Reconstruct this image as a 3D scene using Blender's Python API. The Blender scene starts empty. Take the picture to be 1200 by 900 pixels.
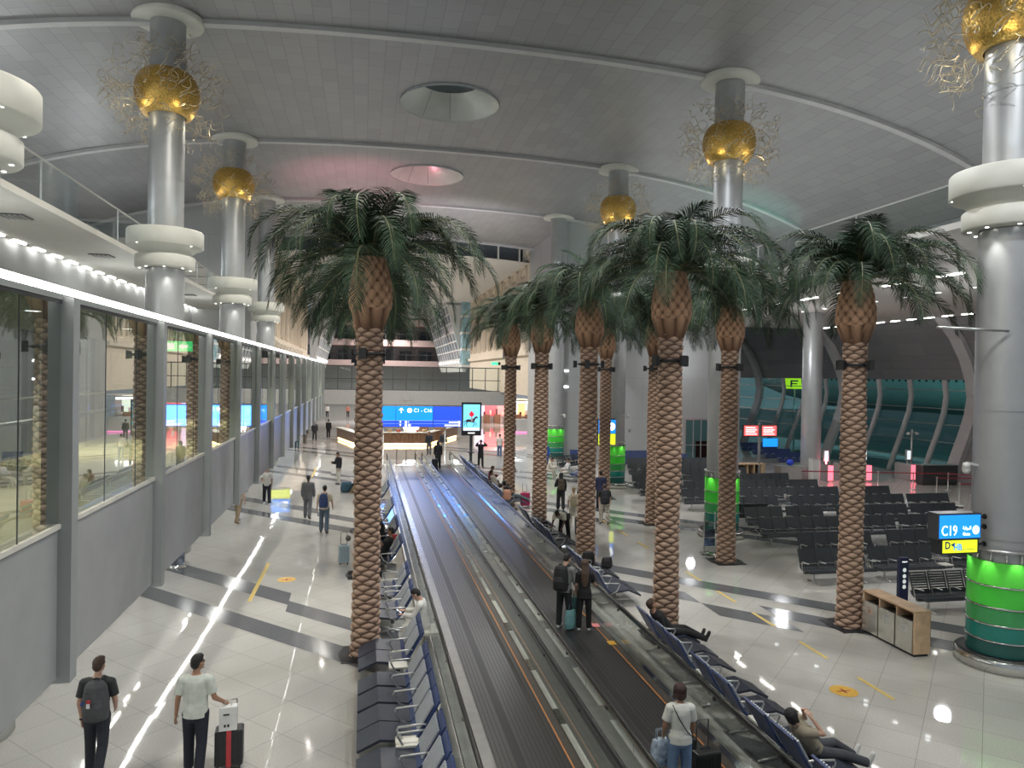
import bpy, bmesh, math, random
from mathutils import Vector, Matrix, Quaternion

D = bpy.data
SC = bpy.context.scene
COL = SC.collection
PI = math.pi
R = math.radians
rnd = random.Random(11)

# ------------------------------------------------------------------ camera, world, exposure
CAM_H = 6.2
FPX = 850.0
YAW, PITCH, ROLL = R(11.55), R(-0.62), R(1.0)
c_f = Vector((math.sin(YAW) * math.cos(PITCH), math.cos(YAW) * math.cos(PITCH), math.sin(PITCH)))
c_r = Vector((math.cos(YAW), -math.sin(YAW), 0))
c_u = c_r.cross(c_f)
c_r2 = c_r * math.cos(ROLL) + c_u * math.sin(ROLL)
c_u2 = c_u * math.cos(ROLL) - c_r * math.sin(ROLL)
cam_data = D.cameras.new('camera')
cam_data.sensor_width = 36.0
cam_data.lens = 36.0 * FPX / 1200.0
cam_data.clip_start = 0.1
cam_data.clip_end = 600
cam = D.objects.new('camera', cam_data)
COL.objects.link(cam)
cm = Matrix((c_r2, c_u2, -c_f)).transposed().to_4x4()
cm.translation = (0, 0, CAM_H)
cam.matrix_world = cm
SC.camera = cam


def floor_at(px, py, z=0.0):
    d = c_f + c_r2 * ((px - 600) / FPX) - c_u2 * ((py - 450) / FPX)
    t = (z - CAM_H) / d.z
    return Vector((d.x * t, d.y * t, z))


SC.view_settings.view_transform = 'Standard'
SC.view_settings.look = 'None'
SC.view_settings.gamma = 1.0
SC.view_settings.exposure = 0.42
SC.view_settings.use_curve_mapping = False
try:
    SC.cycles.max_bounces = 7
    SC.cycles.diffuse_bounces = 3
    SC.cycles.glossy_bounces = 4
    SC.cycles.transmission_bounces = 4
    SC.cycles.transparent_max_bounces = 14
    SC.cycles.sample_clamp_indirect = 4.0
    SC.cycles.sample_clamp_direct = 30.0
    SC.cycles.caustics_reflective = False
    SC.cycles.caustics_refractive = False
except Exception:
    pass

world = D.worlds.new('ambient_fill')  # even grey-blue ambient fill, raised to soften contrast
SC.world = world
world.use_nodes = True
wb = world.node_tree.nodes['Background']
wb.inputs[0].default_value = (0.55, 0.62, 0.68, 1)
wb.inputs[1].default_value = 0.36


def lamp(name, kind, loc, energy, color=(1, 1, 1), size=0.2, target=None, angle=120, blend=0.6, label=None):
    l = D.lights.new(name, kind)
    l.energy = energy
    l.color = color
    if kind == 'AREA':
        l.size = size
    else:
        l.shadow_soft_size = size
    if kind == 'SPOT':
        l.spot_size = R(angle)
        l.spot_blend = blend
    o = D.objects.new(name, l)
    COL.objects.link(o)
    o.location = loc
    if target is not None:
        d = Vector(target) - Vector(loc)
        o.rotation_euler = d.to_track_quat('-Z', 'Y').to_euler()
    return o


# ceiling downlights along the vault ribs
for yy in (7.0, 20.0, 32.9, 46.0, 59.0):
    for xx in (-3.0, 3.7, 10.0, 20.0):
        lamp('vault_downlight', 'SPOT', (xx, yy, 16.9 if xx < 15 else 15.6), 1500 if xx < 8 else 1700, (1.0, 0.955, 0.86) if xx < 8 else (0.93, 0.96, 1.0), 0.12,
             (xx, yy, 0), 150, 0.5)
# pools of light under the two side soffits and in the departure gate
for yy in (14, 24, 34, 44):
    lamp('soffit_downlight', 'SPOT', (25.9, yy, 10.2), 450, (0.95, 0.97, 1.0), 0.12, (25.0, yy, 0), 130, 0.6)
for yy in (8, 20, 32, 44):  # unseen fill lamps added in mid-air to brighten soffits and side walls
    lamp('soffit_fill', 'POINT', (-9.6, yy, 8.4), 75, (0.97, 1.0, 0.97), 0.3)
    lamp('soffit_fill', 'POINT', (24.0, yy + 6, 7.6), 130, (0.97, 0.98, 1.0), 0.3)
for yy in (9, 16, 24, 32, 42, 52):
    lamp('corridor_downlight', 'SPOT', (-4.6, yy, 6.86), 520, (1.0, 0.95, 0.72), 0.1, (-4.6, yy, 0), 130, 0.6)
# concourse end; the farthest lamp is added to brighten the dark end wall
for yy in (74, 90, 106, 122, 138):
    lamp('hall_light_and_fill', 'SPOT', (3.7, yy, 16.0), 4600, (1.0, 0.93, 0.88), 0.3, (3.7, yy, 0), 160, 0.5)
lamp('shop_glow', 'POINT', (18.0, 89, 2.9), 700, (1.0, 0.75, 0.72), 0.4)
lamp('underpass_glow', 'POINT', (-1.0, 94, 3.2), 500, (0.95, 0.93, 1.0), 0.4)
# coloured wall-washers on the vault
lamp('pink_uplight', 'SPOT', (-1.6, 41.0, 8.8), 2900, (1.0, 0.30, 0.38), 0.3, (-0.4, 46.5, 18.3), 66, 1.0)
lamp('white_uplight', 'SPOT', (7.0, 50.0, 8.6), 3200, (1.0, 0.93, 0.96), 0.3, (6.0, 58.0, 18.3), 100, 1.0)
lamp('teal_uplight', 'SPOT', (22.5, 36.0, 11.6), 420, (0.22, 1.0, 0.78), 0.3, (21.5, 41.0, 16.4), 95, 1.0)

# blue light thrown by the direction sign on the polished walkways
bl = lamp('sign_glow', 'AREA', (4.1, 50.05, 3.3), 50, (0.10, 0.30, 1.0), 1.0)
bl.data.shape = 'RECTANGLE'
bl.data.size = 6.6
bl.data.size_y = 1.4
bl.data.spread = R(110)
bl.rotation_euler = (R(-74), 0, 0)
for yy in (4, 14, 24, 34, 44):  # unseen fill lamps added above the upper floor to brighten the left vault
    lamp('gallery_fill', 'POINT', (-13.5, yy, 12.2), 210, (0.93, 0.98, 1.0), 0.3)

# ------------------------------------------------------------------ helpers


class MB:
    """collects vertices and faces for ONE mesh object"""

    def __init__(self):
        self.v, self.f, self.m, self.s = [], [], [], []

    def add(self, verts, faces, mi=0, smooth=False):
        o = len(self.v)
        self.v += [tuple(p) for p in verts]
        for f in faces:
            self.f.append(tuple(i + o for i in f))
            self.m.append(mi)
            self.s.append(smooth)
        return self

    def box(self, x0, x1, y0, y1, z0, z1, mi=0):
        vs = [(x0, y0, z0), (x1, y0, z0), (x1, y1, z0), (x0, y1, z0), (x0, y0, z1), (x1, y0, z1), (x1, y1, z1), (x0, y1, z1)]
        fs = [(0, 3, 2, 1), (4, 5, 6, 7), (0, 1, 5, 4), (1, 2, 6, 5), (2, 3, 7, 6), (3, 0, 4, 7)]
        return self.add(vs, fs, mi)

    def cbox(self, c, s, mi=0, rz=0.0, rx=0.0):
        m = Matrix.Rotation(rz, 3, 'Z') @ Matrix.Rotation(rx, 3, 'X')
        vs = []
        for k in (-1, 1):
            for i, j in ((-1, -1), (1, -1), (1, 1), (-1, 1)):
                vs.append(Vector(c) + m @ Vector((i * s[0] / 2, j * s[1] / 2, k * s[2] / 2)))
        fs = [(0, 3, 2, 1), (4, 5, 6, 7), (0, 1, 5, 4), (1, 2, 6, 5), (2, 3, 7, 6), (3, 0, 4, 7)]
        return self.add(vs, fs, mi)

    def quad(self, a, b, c, d, mi=0):
        return self.add([a, b, c, d], [(0, 1, 2, 3)], mi)

    def bar(self, a, b, w, h, mi=0, up=(0, 0, 1)):
        """rectangular bar from a to b"""
        a, b = Vector(a), Vector(b)
        t = (b - a).normalized()
        s = t.cross(Vector(up))
        if s.length < 1e-4:
            s = t.cross(Vector((1, 0, 0)))
        s.normalize()
        n = s.cross(t)
        vs = []
        for p in (a, b):
            for i, j in ((-1, -1), (1, -1), (1, 1), (-1, 1)):
                vs.append(p + s * (i * w / 2) + n * (j * h / 2))
        fs = [(0, 1, 2, 3), (7, 6, 5, 4), (0, 4, 5, 1), (1, 5, 6, 2), (2, 6, 7, 3), (3, 7, 4, 0)]
        return self.add(vs, fs, mi)

    def tube(self, pts, r, n=8, mi=0, cap=True):
        pts = [Vector(p) for p in pts]
        rs = r if isinstance(r, (list, tuple)) else [r] * len(pts)
        vs, fs = [], []
        prev = None
        for i, p in enumerate(pts):
            t = (pts[min(i + 1, len(pts) - 1)] - pts[max(i - 1, 0)]).normalized()
            if prev is None:
                u = t.cross(Vector((0, 0, 1)))
                if u.length < 1e-3:
                    u = t.cross(Vector((1, 0, 0)))
            else:
                u = prev - t * prev.dot(t)
            u.normalize()
            prev = u
            w = t.cross(u)
            for k in range(n):
                a = 2 * PI * k / n
                vs.append(p + (u * math.cos(a) + w * math.sin(a)) * rs[i])
        for i in range(len(pts) - 1):
            for k in range(n):
                k2 = (k + 1) % n
                fs.append((i * n + k, i * n + k2, (i + 1) * n + k2, (i + 1) * n + k))
        self.add(vs, fs, mi, True)
        if cap:
            o = len(self.v) - len(vs)
            self.f.append(tuple(o + k for k in range(n))[::-1]); self.m.append(mi); self.s.append(False)
            self.f.append(tuple(o + (len(pts) - 1) * n + k for k in range(n))); self.m.append(mi); self.s.append(False)
        return self

    def lathe(self, prof, c=(0, 0), n=32, mi=0, a0=0.0, a1=2 * PI, smooth=True):
        full = abs(a1 - a0 - 2 * PI) < 1e-6
        cols = n if full else n + 1
        vs, fs = [], []
        for r, z in prof:
            for k in range(cols):
                a = a0 + (a1 - a0) * k / n
                vs.append((c[0] + r * math.cos(a), c[1] + r * math.sin(a), z))
        for i in range(len(prof) - 1):
            for k in range(n):
                k2 = (k + 1) % cols
                fs.append((i * cols + k, i * cols + k2, (i + 1) * cols + k2, (i + 1) * cols + k))
        return self.add(vs, fs, mi, smooth)

    def disc(self, c, r, n=20, mi=0, rx=None, up=1):
        rx = rx or r
        vs = [(c[0] + r * math.cos(2 * PI * k / n), c[1] + rx * math.sin(2 * PI * k / n), c[2]) for k in range(n)]
        f = tuple(range(n))
        return self.add(vs, [f if up > 0 else f[::-1]], mi)

    def prism(self, poly, axis, a, b, mi=0):
        """2D polygon extruded along axis 'x','y' or 'z' from a to b"""
        def P(p, t):
            return {'x': (t, p[0], p[1]), 'y': (p[0], t, p[1]), 'z': (p[0], p[1], t)}[axis]
        n = len(poly)
        vs = [P(p, a) for p in poly] + [P(p, b) for p in poly]
        fs = [tuple(range(n))[::-1], tuple(range(n, 2 * n))]
        for i in range(n):
            j = (i + 1) % n
            fs.append((i, j, n + j, n + i))
        return self.add(vs, fs, mi)

    def mesh(self, name, mats, fix=True):
        me = D.meshes.new(name)
        me.from_pydata(self.v, [], self.f)
        if not isinstance(mats, (list, tuple)):
            mats = [mats]
        for m in mats:
            me.materials.append(m)
        me.polygons.foreach_set('material_index', self.m)
        me.polygons.foreach_set('use_smooth', self.s)
        if fix:
            bm = bmesh.new()
            bm.from_mesh(me)
            bmesh.ops.recalc_face_normals(bm, faces=bm.faces)
            bm.to_mesh(me)
            bm.free()
        me.update()
        return me

    def build(self, name, mats, parent=None, fix=True, loc=None, bevel=0.0):
        o = D.objects.new(name, self.mesh(name, mats, fix))
        COL.objects.link(o)
        if parent is not None:
            o.parent = parent
        if loc is not None:
            o.location = loc
        if bevel > 0:
            b = o.modifiers.new('bevel', 'BEVEL')
            b.width = bevel
            b.segments = 2
            b.limit_method = 'ANGLE'
        return o


def tag(o, label=None, cat=None, group=None, kind=None):
    if label:
        o['label'] = label
    if cat:
        o['category'] = cat
    if group:
        o['group'] = group
    if kind:
        o['kind'] = kind
    return o


def thing(name, label, cat, loc=(0, 0, 0), rz=0.0, group=None):
    o = D.objects.new(name, None)
    COL.objects.link(o)
    o.empty_display_size = 0.2
    o.location = loc
    o.rotation_euler = (0, 0, rz)
    return tag(o, label, cat, group)


def struct(o):
    o['kind'] = 'structure'
    return o


def inst(name, me, parent=None, loc=(0, 0, 0), rot=(0, 0, 0), scale=(1, 1, 1)):
    o = D.objects.new(name, me)
    COL.objects.link(o)
    o.parent = parent
    o.location = loc
    o.rotation_euler = rot
    o.scale = scale
    return o


# ------------------------------------------------------------------ materials


def mat(name, col, rough=0.5, metal=0.0, var=0.06, scale=6.0, bump=0.0, emis=None, estr=0.0, spec=0.5, coat=0.0):
    m = D.materials.new(name)
    m.use_nodes = True
    nt = m.node_tree
    b = nt.nodes['Principled BSDF']
    b.inputs['Roughness'].default_value = rough
    b.inputs['Metallic'].default_value = metal
    b.inputs['Specular IOR Level'].default_value = spec
    b.inputs['Coat Weight'].default_value = coat
    tc = nt.nodes.new('ShaderNodeTexCoord')
    nz = nt.nodes.new('ShaderNodeTexNoise')
    nz.inputs['Scale'].default_value = scale
    nz.inputs['Detail'].default_value = 3
    nt.links.new(tc.outputs['Object'], nz.inputs['Vector'])
    rp = nt.nodes.new('ShaderNodeValToRGB')
    c0 = [max(0, c * (1 - var * 1.6)) for c in col]
    c1 = [min(1, c * (1 + var * 1.6)) for c in col]
    rp.color_ramp.elements[0].color = (*c0, 1)
    rp.color_ramp.elements[1].color = (*c1, 1)
    rp.color_ramp.elements[0].position = 0.3
    rp.color_ramp.elements[1].position = 0.7
    nt.links.new(nz.outputs['Fac'], rp.inputs['Fac'])
    nt.links.new(rp.outputs['Color'], b.inputs['Base Color'])
    if bump > 0:
        bp = nt.nodes.new('ShaderNodeBump')
        bp.inputs['Strength'].default_value = bump
        bp.inputs['Distance'].default_value = 0.02
        nt.links.new(nz.outputs['Fac'], bp.inputs['Height'])
        nt.links.new(bp.outputs['Normal'], b.inputs['Normal'])
    if emis:
        b.inputs['Emission Color'].default_value = (*emis, 1)
        b.inputs['Emission Strength'].default_value = estr
    return m


def glass(name, tint=(0.80, 0.90, 0.88), refl=0.12, rough=0.02, boost=1.0):
    """thin architectural pane: clear with a fresnel reflection"""
    m = D.materials.new(name)
    m.use_nodes = True
    nt = m.node_tree
    nt.nodes.remove(nt.nodes['Principled BSDF'])
    out = nt.nodes['Material Output']
    tr = nt.nodes.new('ShaderNodeBsdfTransparent')
    tr.inputs[0].default_value = (*tint, 1)
    gl = nt.nodes.new('ShaderNodeBsdfGlossy')
    gl.inputs[0].default_value = (0.95, 0.97, 0.96, 1)
    gl.inputs['Roughness'].default_value = rough
    lw = nt.nodes.new('ShaderNodeLayerWeight')
    lw.inputs['Blend'].default_value = 0.5
    fr = nt.nodes.new('ShaderNodeMath')
    fr.operation = 'POWER'
    fr.inputs[1].default_value = 4.0
    nt.links.new(lw.outputs['Facing'], fr.inputs[0])
    mu = nt.nodes.new('ShaderNodeMath')
    mu.operation = 'MULTIPLY_ADD'
    mu.use_clamp = True
    mu.inputs[1].default_value = boost
    mu.inputs[2].default_value = refl
    nt.links.new(fr.outputs[0], mu.inputs[0])
    mx = nt.nodes.new('ShaderNodeMixShader')
    nt.links.new(mu.outputs[0], mx.inputs[0])
    nt.links.new(tr.outputs[0], mx.inputs[1])
    nt.links.new(gl.outputs[0], mx.inputs[2])
    nt.links.new(mx.outputs[0], out.inputs['Surface'])
    return m


def tiled(name, col, mortar, sx, sy, rough, metal, axes='xy', var=0.05, msize=0.012, offset=0.5, rough_var=0.0, spec=0.5):
    """panelled surface: brick texture over two object axes"""
    m = mat(name, col, rough, metal, var, 0.6, 0, spec=spec)
    nt = m.node_tree
    b = nt.nodes['Principled BSDF']
    tc = [n for n in nt.nodes if n.type == 'TEX_COORD'][0]
    sep = nt.nodes.new('ShaderNodeSeparateXYZ')
    nt.links.new(tc.outputs['Object'], sep.inputs[0])
    cmb = nt.nodes.new('ShaderNodeCombineXYZ')
    idx = {'x': 0, 'y': 1, 'z': 2}
    nt.links.new(sep.outputs[idx[axes[0]]], cmb.inputs[0])
    nt.links.new(sep.outputs[idx[axes[1]]], cmb.inputs[1])
    br = nt.nodes.new('ShaderNodeTexBrick')
    br.offset = offset
    br.inputs['Scale'].default_value = 1.0
    br.inputs['Brick Width'].default_value = sx
    br.inputs['Row Height'].default_value = sy
    br.inputs['Mortar Size'].default_value = msize
    br.inputs['Mortar Smooth'].default_value = 0.3
    br.inputs['Color1'].default_value = (*[c * (1 + var * 2) for c in col], 1)
    br.inputs['Color2'].default_value = (*[c * (1 - var * 2) for c in col], 1)
    br.inputs['Mortar'].default_value = (*mortar, 1)
    nt.links.new(cmb.outputs[0], br.inputs['Vector'])
    nt.links.new(br.outputs['Color'], b.inputs['Base Color'])
    return m


M = {}
M['metal_grey'] = mat('column_cladding', (0.46, 0.47, 0.475), 0.42, 0.5, 0.03, 2)
M['capital'] = mat('capital_plaster', (0.66, 0.66, 0.60), 0.55, 0, 0.02, 3)
M['white'] = mat('white_paint', (0.72, 0.72, 0.70), 0.5, 0, 0.02, 3)
M['soffit'] = mat('soffit_paint', (0.62, 0.61, 0.57), 0.6, 0, 0.02, 2)
M['rib'] = mat('rib_paint', (0.52, 0.52, 0.52), 0.5, 0, 0.03, 2)
M['vault'] = tiled('vault_panels', (0.30, 0.30, 0.305), (0.20, 0.20, 0.205), 1.25, 0.62, 0.46, 0.25, 'yx', 0.03, 0.012)
M['panel'] = mat('grey_wall_panel', (0.40, 0.41, 0.41), 0.45, 0.1, 0.03, 3)
M['post'] = mat('grey_post', (0.36, 0.38, 0.375), 0.42, 0.15, 0.03, 3)
M['wall'] = tiled('grey_wall_cladding', (0.44, 0.45, 0.45), (0.33, 0.34, 0.34), 4.2, 3.1, 0.5, 0.1, 'xz', 0.015, 0.012)
M['wally'] = tiled('grey_side_cladding', (0.42, 0.43, 0.44), (0.32, 0.33, 0.34), 4.2, 3.1, 0.5, 0.1, 'yz', 0.015, 0.012)
M['shell'] = tiled('curved_shell_panels', (0.27, 0.27, 0.28), (0.20, 0.20, 0.205), 2.4, 0.9, 0.45, 0.3, 'yz', 0.04, 0.015)
M['steel'] = mat('brushed_steel', (0.62, 0.62, 0.61), 0.28, 0.85, 0.04, 18)
M['chrome'] = mat('polished_steel', (0.74, 0.74, 0.72), 0.12, 1.0, 0.03, 8)
M['dark_steel'] = mat('dark_steel', (0.10, 0.105, 0.11), 0.35, 0.6, 0.05, 12)
M['black'] = mat('black_plastic', (0.018, 0.019, 0.021), 0.45, 0, 0.08, 15)
M['rubber'] = mat('handrail_rubber', (0.02, 0.02, 0.02), 0.30, 0, 0.08, 15)
M['belt'] = mat('walkway_belt', (0.056, 0.055, 0.055), 0.36, 0.25, 0.12, 30, 0.04)
M['belt_dark'] = mat('belt_dark_lane', (0.022, 0.022, 0.024), 0.5, 0.1, 0.1, 30)
M['deck'] = mat('walkway_deck', (0.30, 0.30, 0.29), 0.26, 0.5, 0.06, 5)
M['skirt_brown'] = mat('walkway_skirt', (0.085, 0.075, 0.068), 0.4, 0.3, 0.06, 9)
M['orange_line'] = mat('orange_edge_line', (0.62, 0.27, 0.09), 0.5, 0, 0.05, 9)
M['kerb'] = mat('kerb_granite', (0.36, 0.36, 0.33), 0.28, 0.2, 0.10, 4)
M['cream'] = mat('cream_inlay', (0.72, 0.70, 0.63), 0.3, 0, 0.05, 4)
M['lamp'] = mat('lit_diffuser', (0.9, 0.9, 0.9), 0.5, 0, 0.0, 1, 0, (1.0, 0.985, 0.93), 9.0)
M['lamp_warm'] = mat('lit_warm_strip', (0.9, 0.8, 0.6), 0.5, 0, 0.0, 1, 0, (1.0, 0.66, 0.26), 4.0)
M['lamp_soft'] = mat('lit_soft_panel', (0.9, 0.9, 0.9), 0.5, 0, 0.0, 1, 0, (0.95, 0.98, 1.0), 5.0)
M['under_strip'] = mat('lit_under_strip', (0.9, 0.9, 0.9), 0.5, 0, 0.0, 1, 0, (1.0, 0.985, 0.93), 20.0)
M['yellow'] = mat('yellow_floor_tape', (0.72, 0.54, 0.16), 0.5, 0, 0.06, 9)
M['sticker'] = mat('orange_floor_sticker', (0.78, 0.46, 0.07), 0.4, 0, 0.04, 9)
M['glass'] = glass('balustrade_glass', (0.78, 0.84, 0.82), 0.02)
M['corr_glass'] = glass('corridor_glass', (0.66, 0.70, 0.66), 0.34, 0.008, 0.8)
M['gate_glass'] = glass('gate_facade_glass', (0.20, 0.40, 0.40), 0.015, 0.02, 0.5)
M['bridge_glass'] = glass('bridge_glass', (0.84, 0.90, 0.87), 0.03)
M['dark_glass'] = mat('dark_window', (0.05, 0.07, 0.09), 0.12, 0, 0.1, 3)
M['gold'] = mat('gold_leaf', (0.72, 0.46, 0.13), 0.34, 1.0, 0.25, 22, 0.9)
M['gold_wire'] = mat('gold_wire', (0.62, 0.55, 0.42), 0.4, 0.9, 0.05, 9)
M['seat_black'] = mat('black_vinyl', (0.036, 0.042, 0.047), 0.42, 0, 0.08, 10)
M['seat_blue'] = mat('navy_vinyl', (0.026, 0.050, 0.155), 0.45, 0, 0.08, 10)
M['seat_slate'] = mat('slate_seat_pad', (0.030, 0.037, 0.058), 0.36, 0.1, 0.08, 10)
M['seat_slat'] = mat('pale_back_slats', (0.50, 0.53, 0.57), 0.35, 0.15, 0.05, 10)
M['wood_pale'] = mat('pale_wood', (0.58, 0.40, 0.25), 0.45, 0, 0.10, 5)
M['wood_dark'] = mat('brown_wood', (0.22, 0.115, 0.06), 0.4, 0, 0.15, 4)
M['facade'] = mat('cream_facade', (0.66, 0.58, 0.47), 0.6, 0, 0.03, 2)
M['pinkwall'] = mat('pink_fascia', (0.58, 0.44, 0.42), 0.6, 0, 0.03, 2)
M['mezz_floor'] = mat('corridor_floor_finish', (0.62, 0.58, 0.36), 0.35, 0, 0.05, 3)


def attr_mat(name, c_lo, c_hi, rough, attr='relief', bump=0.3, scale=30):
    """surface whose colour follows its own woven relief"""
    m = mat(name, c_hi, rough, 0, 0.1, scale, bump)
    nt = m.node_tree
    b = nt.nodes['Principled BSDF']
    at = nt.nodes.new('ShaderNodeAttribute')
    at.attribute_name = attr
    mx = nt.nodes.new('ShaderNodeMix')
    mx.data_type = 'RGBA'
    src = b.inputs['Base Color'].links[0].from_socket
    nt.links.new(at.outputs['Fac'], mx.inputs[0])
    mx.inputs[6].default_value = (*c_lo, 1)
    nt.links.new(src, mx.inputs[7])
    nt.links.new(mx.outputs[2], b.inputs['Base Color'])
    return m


M['trunk'] = attr_mat('palm_trunk_bark', (0.11, 0.062, 0.042), (0.61, 0.425, 0.315), 0.85, 'relief', 0.5, 45)  # dark crevice fibres plus crease shade put into the colour, upper lips lighter
M['boot'] = attr_mat('palm_boot_husk', (0.085, 0.038, 0.02), (0.52, 0.31, 0.19), 0.8)  # hollows between the knobs darkened in the colour to imitate their shade


def leaf_mat():
    m = mat('palm_leaf', (0.026, 0.050, 0.028), 0.60, 0, 0.35, 2.5, spec=0.22)
    return m


M['leaf'] = leaf_mat()
M['rachis'] = mat('palm_rachis', (0.11, 0.12, 0.05), 0.5, 0, 0.2, 5)


def text(body, size, m, parent, loc, rot, name='lettering', ax='LEFT', depth=0.004, sx=1.0, bold=0.0):
    c = D.curves.new(name, 'FONT')
    c.body = body
    c.size = size
    c.align_x = ax
    c.align_y = 'CENTER'
    c.extrude = depth
    c.offset = bold
    c.resolution_u = 3
    tmp = D.objects.new(name, c)
    COL.objects.link(tmp)
    dg = bpy.context.evaluated_depsgraph_get()
    me = D.meshes.new_from_object(tmp.evaluated_get(dg))
    D.objects.remove(tmp)
    D.curves.remove(c)
    me.materials.clear()
    me.materials.append(m)
    o = inst(name, me, parent, loc, rot, (sx, 1, 1))
    return o


def emat(name, col, s):
    return mat(name, col, 0.4, 0, 0.0, 1, 0, col, s)


M['e_white'] = emat('lit_white_lettering', (1.0, 1.0, 1.0), 1.3)
M['e_sky'] = emat('lit_sky_blue_face', (0.01, 0.24, 0.90), 1.0)
M['e_blue'] = emat('lit_deep_blue_face', (0.02, 0.07, 0.75), 0.95)
M['e_yellow'] = emat('lit_yellow_face', (0.62, 0.72, 0.02), 1.05)
M['e_navy'] = mat('navy_lettering', (0.02, 0.05, 0.28), 0.5)
M['e_green'] = emat('lit_green_sign', (0.05, 0.85, 0.25), 1.6)
M['e_red'] = emat('lit_red_screen', (0.90, 0.10, 0.10), 1.1)
M['e_cyan'] = emat('lit_pale_sky_screen', (0.16, 0.62, 0.85), 1.1)
M['e_sand'] = emat('lit_pale_sand_screen', (0.55, 0.62, 0.66), 1.0)
# ================================================================== THE SETTING


def floor_mat():
    m = mat('terrazzo_floor', (0.56, 0.545, 0.505), 0.032, 0, 0.04, 0.35)
    nt = m.node_tree
    b = nt.nodes['Principled BSDF']
    L = nt.links.new
    tc = [n for n in nt.nodes if n.type == 'TEX_COORD'][0]
    rot = nt.nodes.new('ShaderNodeVectorRotate')
    rot.rotation_type = 'Z_AXIS'
    rot.inputs['Angle'].default_value = R(45)
    L(tc.outputs['Object'], rot.inputs['Vector'])
    br = nt.nodes.new('ShaderNodeTexBrick')
    br.offset = 0.0
    br.inputs['Brick Width'].default_value = 0.91
    br.inputs['Row Height'].default_value = 0.91
    br.inputs['Mortar Size'].default_value = 0.006
    br.inputs['Mortar'].default_value = (0.62, 0.62, 0.62, 1)
    br.inputs['Color1'].default_value = (1, 1, 1, 1)
    br.inputs['Color2'].default_value = (0.93, 0.93, 0.93, 1)
    br.inputs['Scale'].default_value = 1.0
    L(rot.outputs[0], br.inputs['Vector'])
    sp = nt.nodes.new('ShaderNodeTexNoise')
    sp.inputs['Scale'].default_value = 55
    sp.inputs['Detail'].default_value = 2
    L(tc.outputs['Object'], sp.inputs['Vector'])
    r2 = nt.nodes.new('ShaderNodeValToRGB')
    r2.color_ramp.elements[0].position = 0.33
    r2.color_ramp.elements[0].color = (0.80, 0.80, 0.80, 1)
    r2.color_ramp.elements[1].position = 0.62
    r2.color_ramp.elements[1].color = (1.06, 1.06, 1.06, 1)
    L(sp.outputs['Fac'], r2.inputs['Fac'])
    src = b.inputs['Base Color'].links[0].from_socket
    prev = src
    for other in (br.outputs['Color'], r2.outputs['Color']):
        mx = nt.nodes.new('ShaderNodeMix')
        mx.data_type = 'RGBA'
        mx.blend_type = 'MULTIPLY'
        mx.inputs[0].default_value = 1.0
        L(prev, mx.inputs[6])
        L(other, mx.inputs[7])
        prev = mx.outputs[2]
    L(prev, b.inputs['Base Color'])
    # every tile lies at its own very slight tilt, so reflections jog at the joints
    sc = nt.nodes.new('ShaderNodeVectorMath'); sc.operation = 'SCALE'; sc.inputs['Scale'].default_value = 1 / 0.91
    fl = nt.nodes.new('ShaderNodeVectorMath'); fl.operation = 'FLOOR'
    L(rot.outputs[0], sc.inputs[0]); L(sc.outputs[0], fl.inputs[0])
    wn = nt.nodes.new('ShaderNodeTexWhiteNoise')
    L(fl.outputs[0], wn.inputs['Vector'])
    sb = nt.nodes.new('ShaderNodeVectorMath'); sb.operation = 'SUBTRACT'; sb.inputs[1].default_value = (0.5, 0.5, 0.5)
    L(wn.outputs['Color'], sb.inputs[0])
    s2 = nt.nodes.new('ShaderNodeVectorMath'); s2.operation = 'SCALE'; s2.inputs['Scale'].default_value = 0.007
    L(sb.outputs[0], s2.inputs[0])
    ge = nt.nodes.new('ShaderNodeNewGeometry')
    ad = nt.nodes.new('ShaderNodeVectorMath'); ad.operation = 'ADD'
    L(ge.outputs['Normal'], ad.inputs[0]); L(s2.outputs[0], ad.inputs[1])
    no = nt.nodes.new('ShaderNodeVectorMath'); no.operation = 'NORMALIZE'
    L(ad.outputs[0], no.inputs[0])
    L(no.outputs[0], b.inputs['Normal'])
    return m


M['floor'] = floor_mat()
M['granite'] = mat('dark_granite_inlay', (0.125, 0.13, 0.14), 0.14, 0, 0.22, 40)
M['grate'] = mat('black_tree_grate', (0.03, 0.03, 0.033), 0.45, 0.4, 0.2, 30, 0.3)

fb = MB()
fb.quad((-22, -6, 0), (45, -6, 0), (45, 165, 0), (-22, 165, 0), 0)
ZI = 0.003


def band(x0, x1, s0, s1):
    fb.quad((x0, s0 - x0, ZI), (x1, s0 - x1, ZI), (x1, s1 - x1, ZI), (x0, s1 - x0, ZI), 1)


for k in range(-1, 5):
    o = 12.86 * k
    band(-9.5, 0.9, 15.5 + o, 16.45 + o)
    band(-9.5, -1.9, 18.15 + o, 19.2 + o)
    band(-1.9, 0.9, 17.6 + o, 18.5 + o)
    if k >= 0:
        band(6.3, 26, 29.85 + o - 12.86, 30.9 + o - 12.86) if k > 0 else band(6.3, 9.4, 16.99, 18.04)
        if k > 0:
            q = o - 12.86
            band(6.3, 9.25, 27.8 + q, 28.85 + q)
            band(9.25, 10.75, 26.75 + q, 27.85 + q)
            band(10.75, 26, 27.8 + q, 28.9 + q)
floor = fb.build('floor', [M['floor'], M['granite']], fix=False)
struct(floor)

# ---- vault
XC = 3.66


def vz(x):
    d = x - XC
    return 18.4 - 0.0026 * d * d - 0.0000076 * d ** 4


SKY = [(3.6, 32.6), (3.6, 44.6)]
vb = MB()
xs = [-20 + 48 * i / 64 for i in range(65)]
ys = [-2, 0.6, 13.6, 20, 26.5, 39.3, 52.2, 66]


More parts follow.
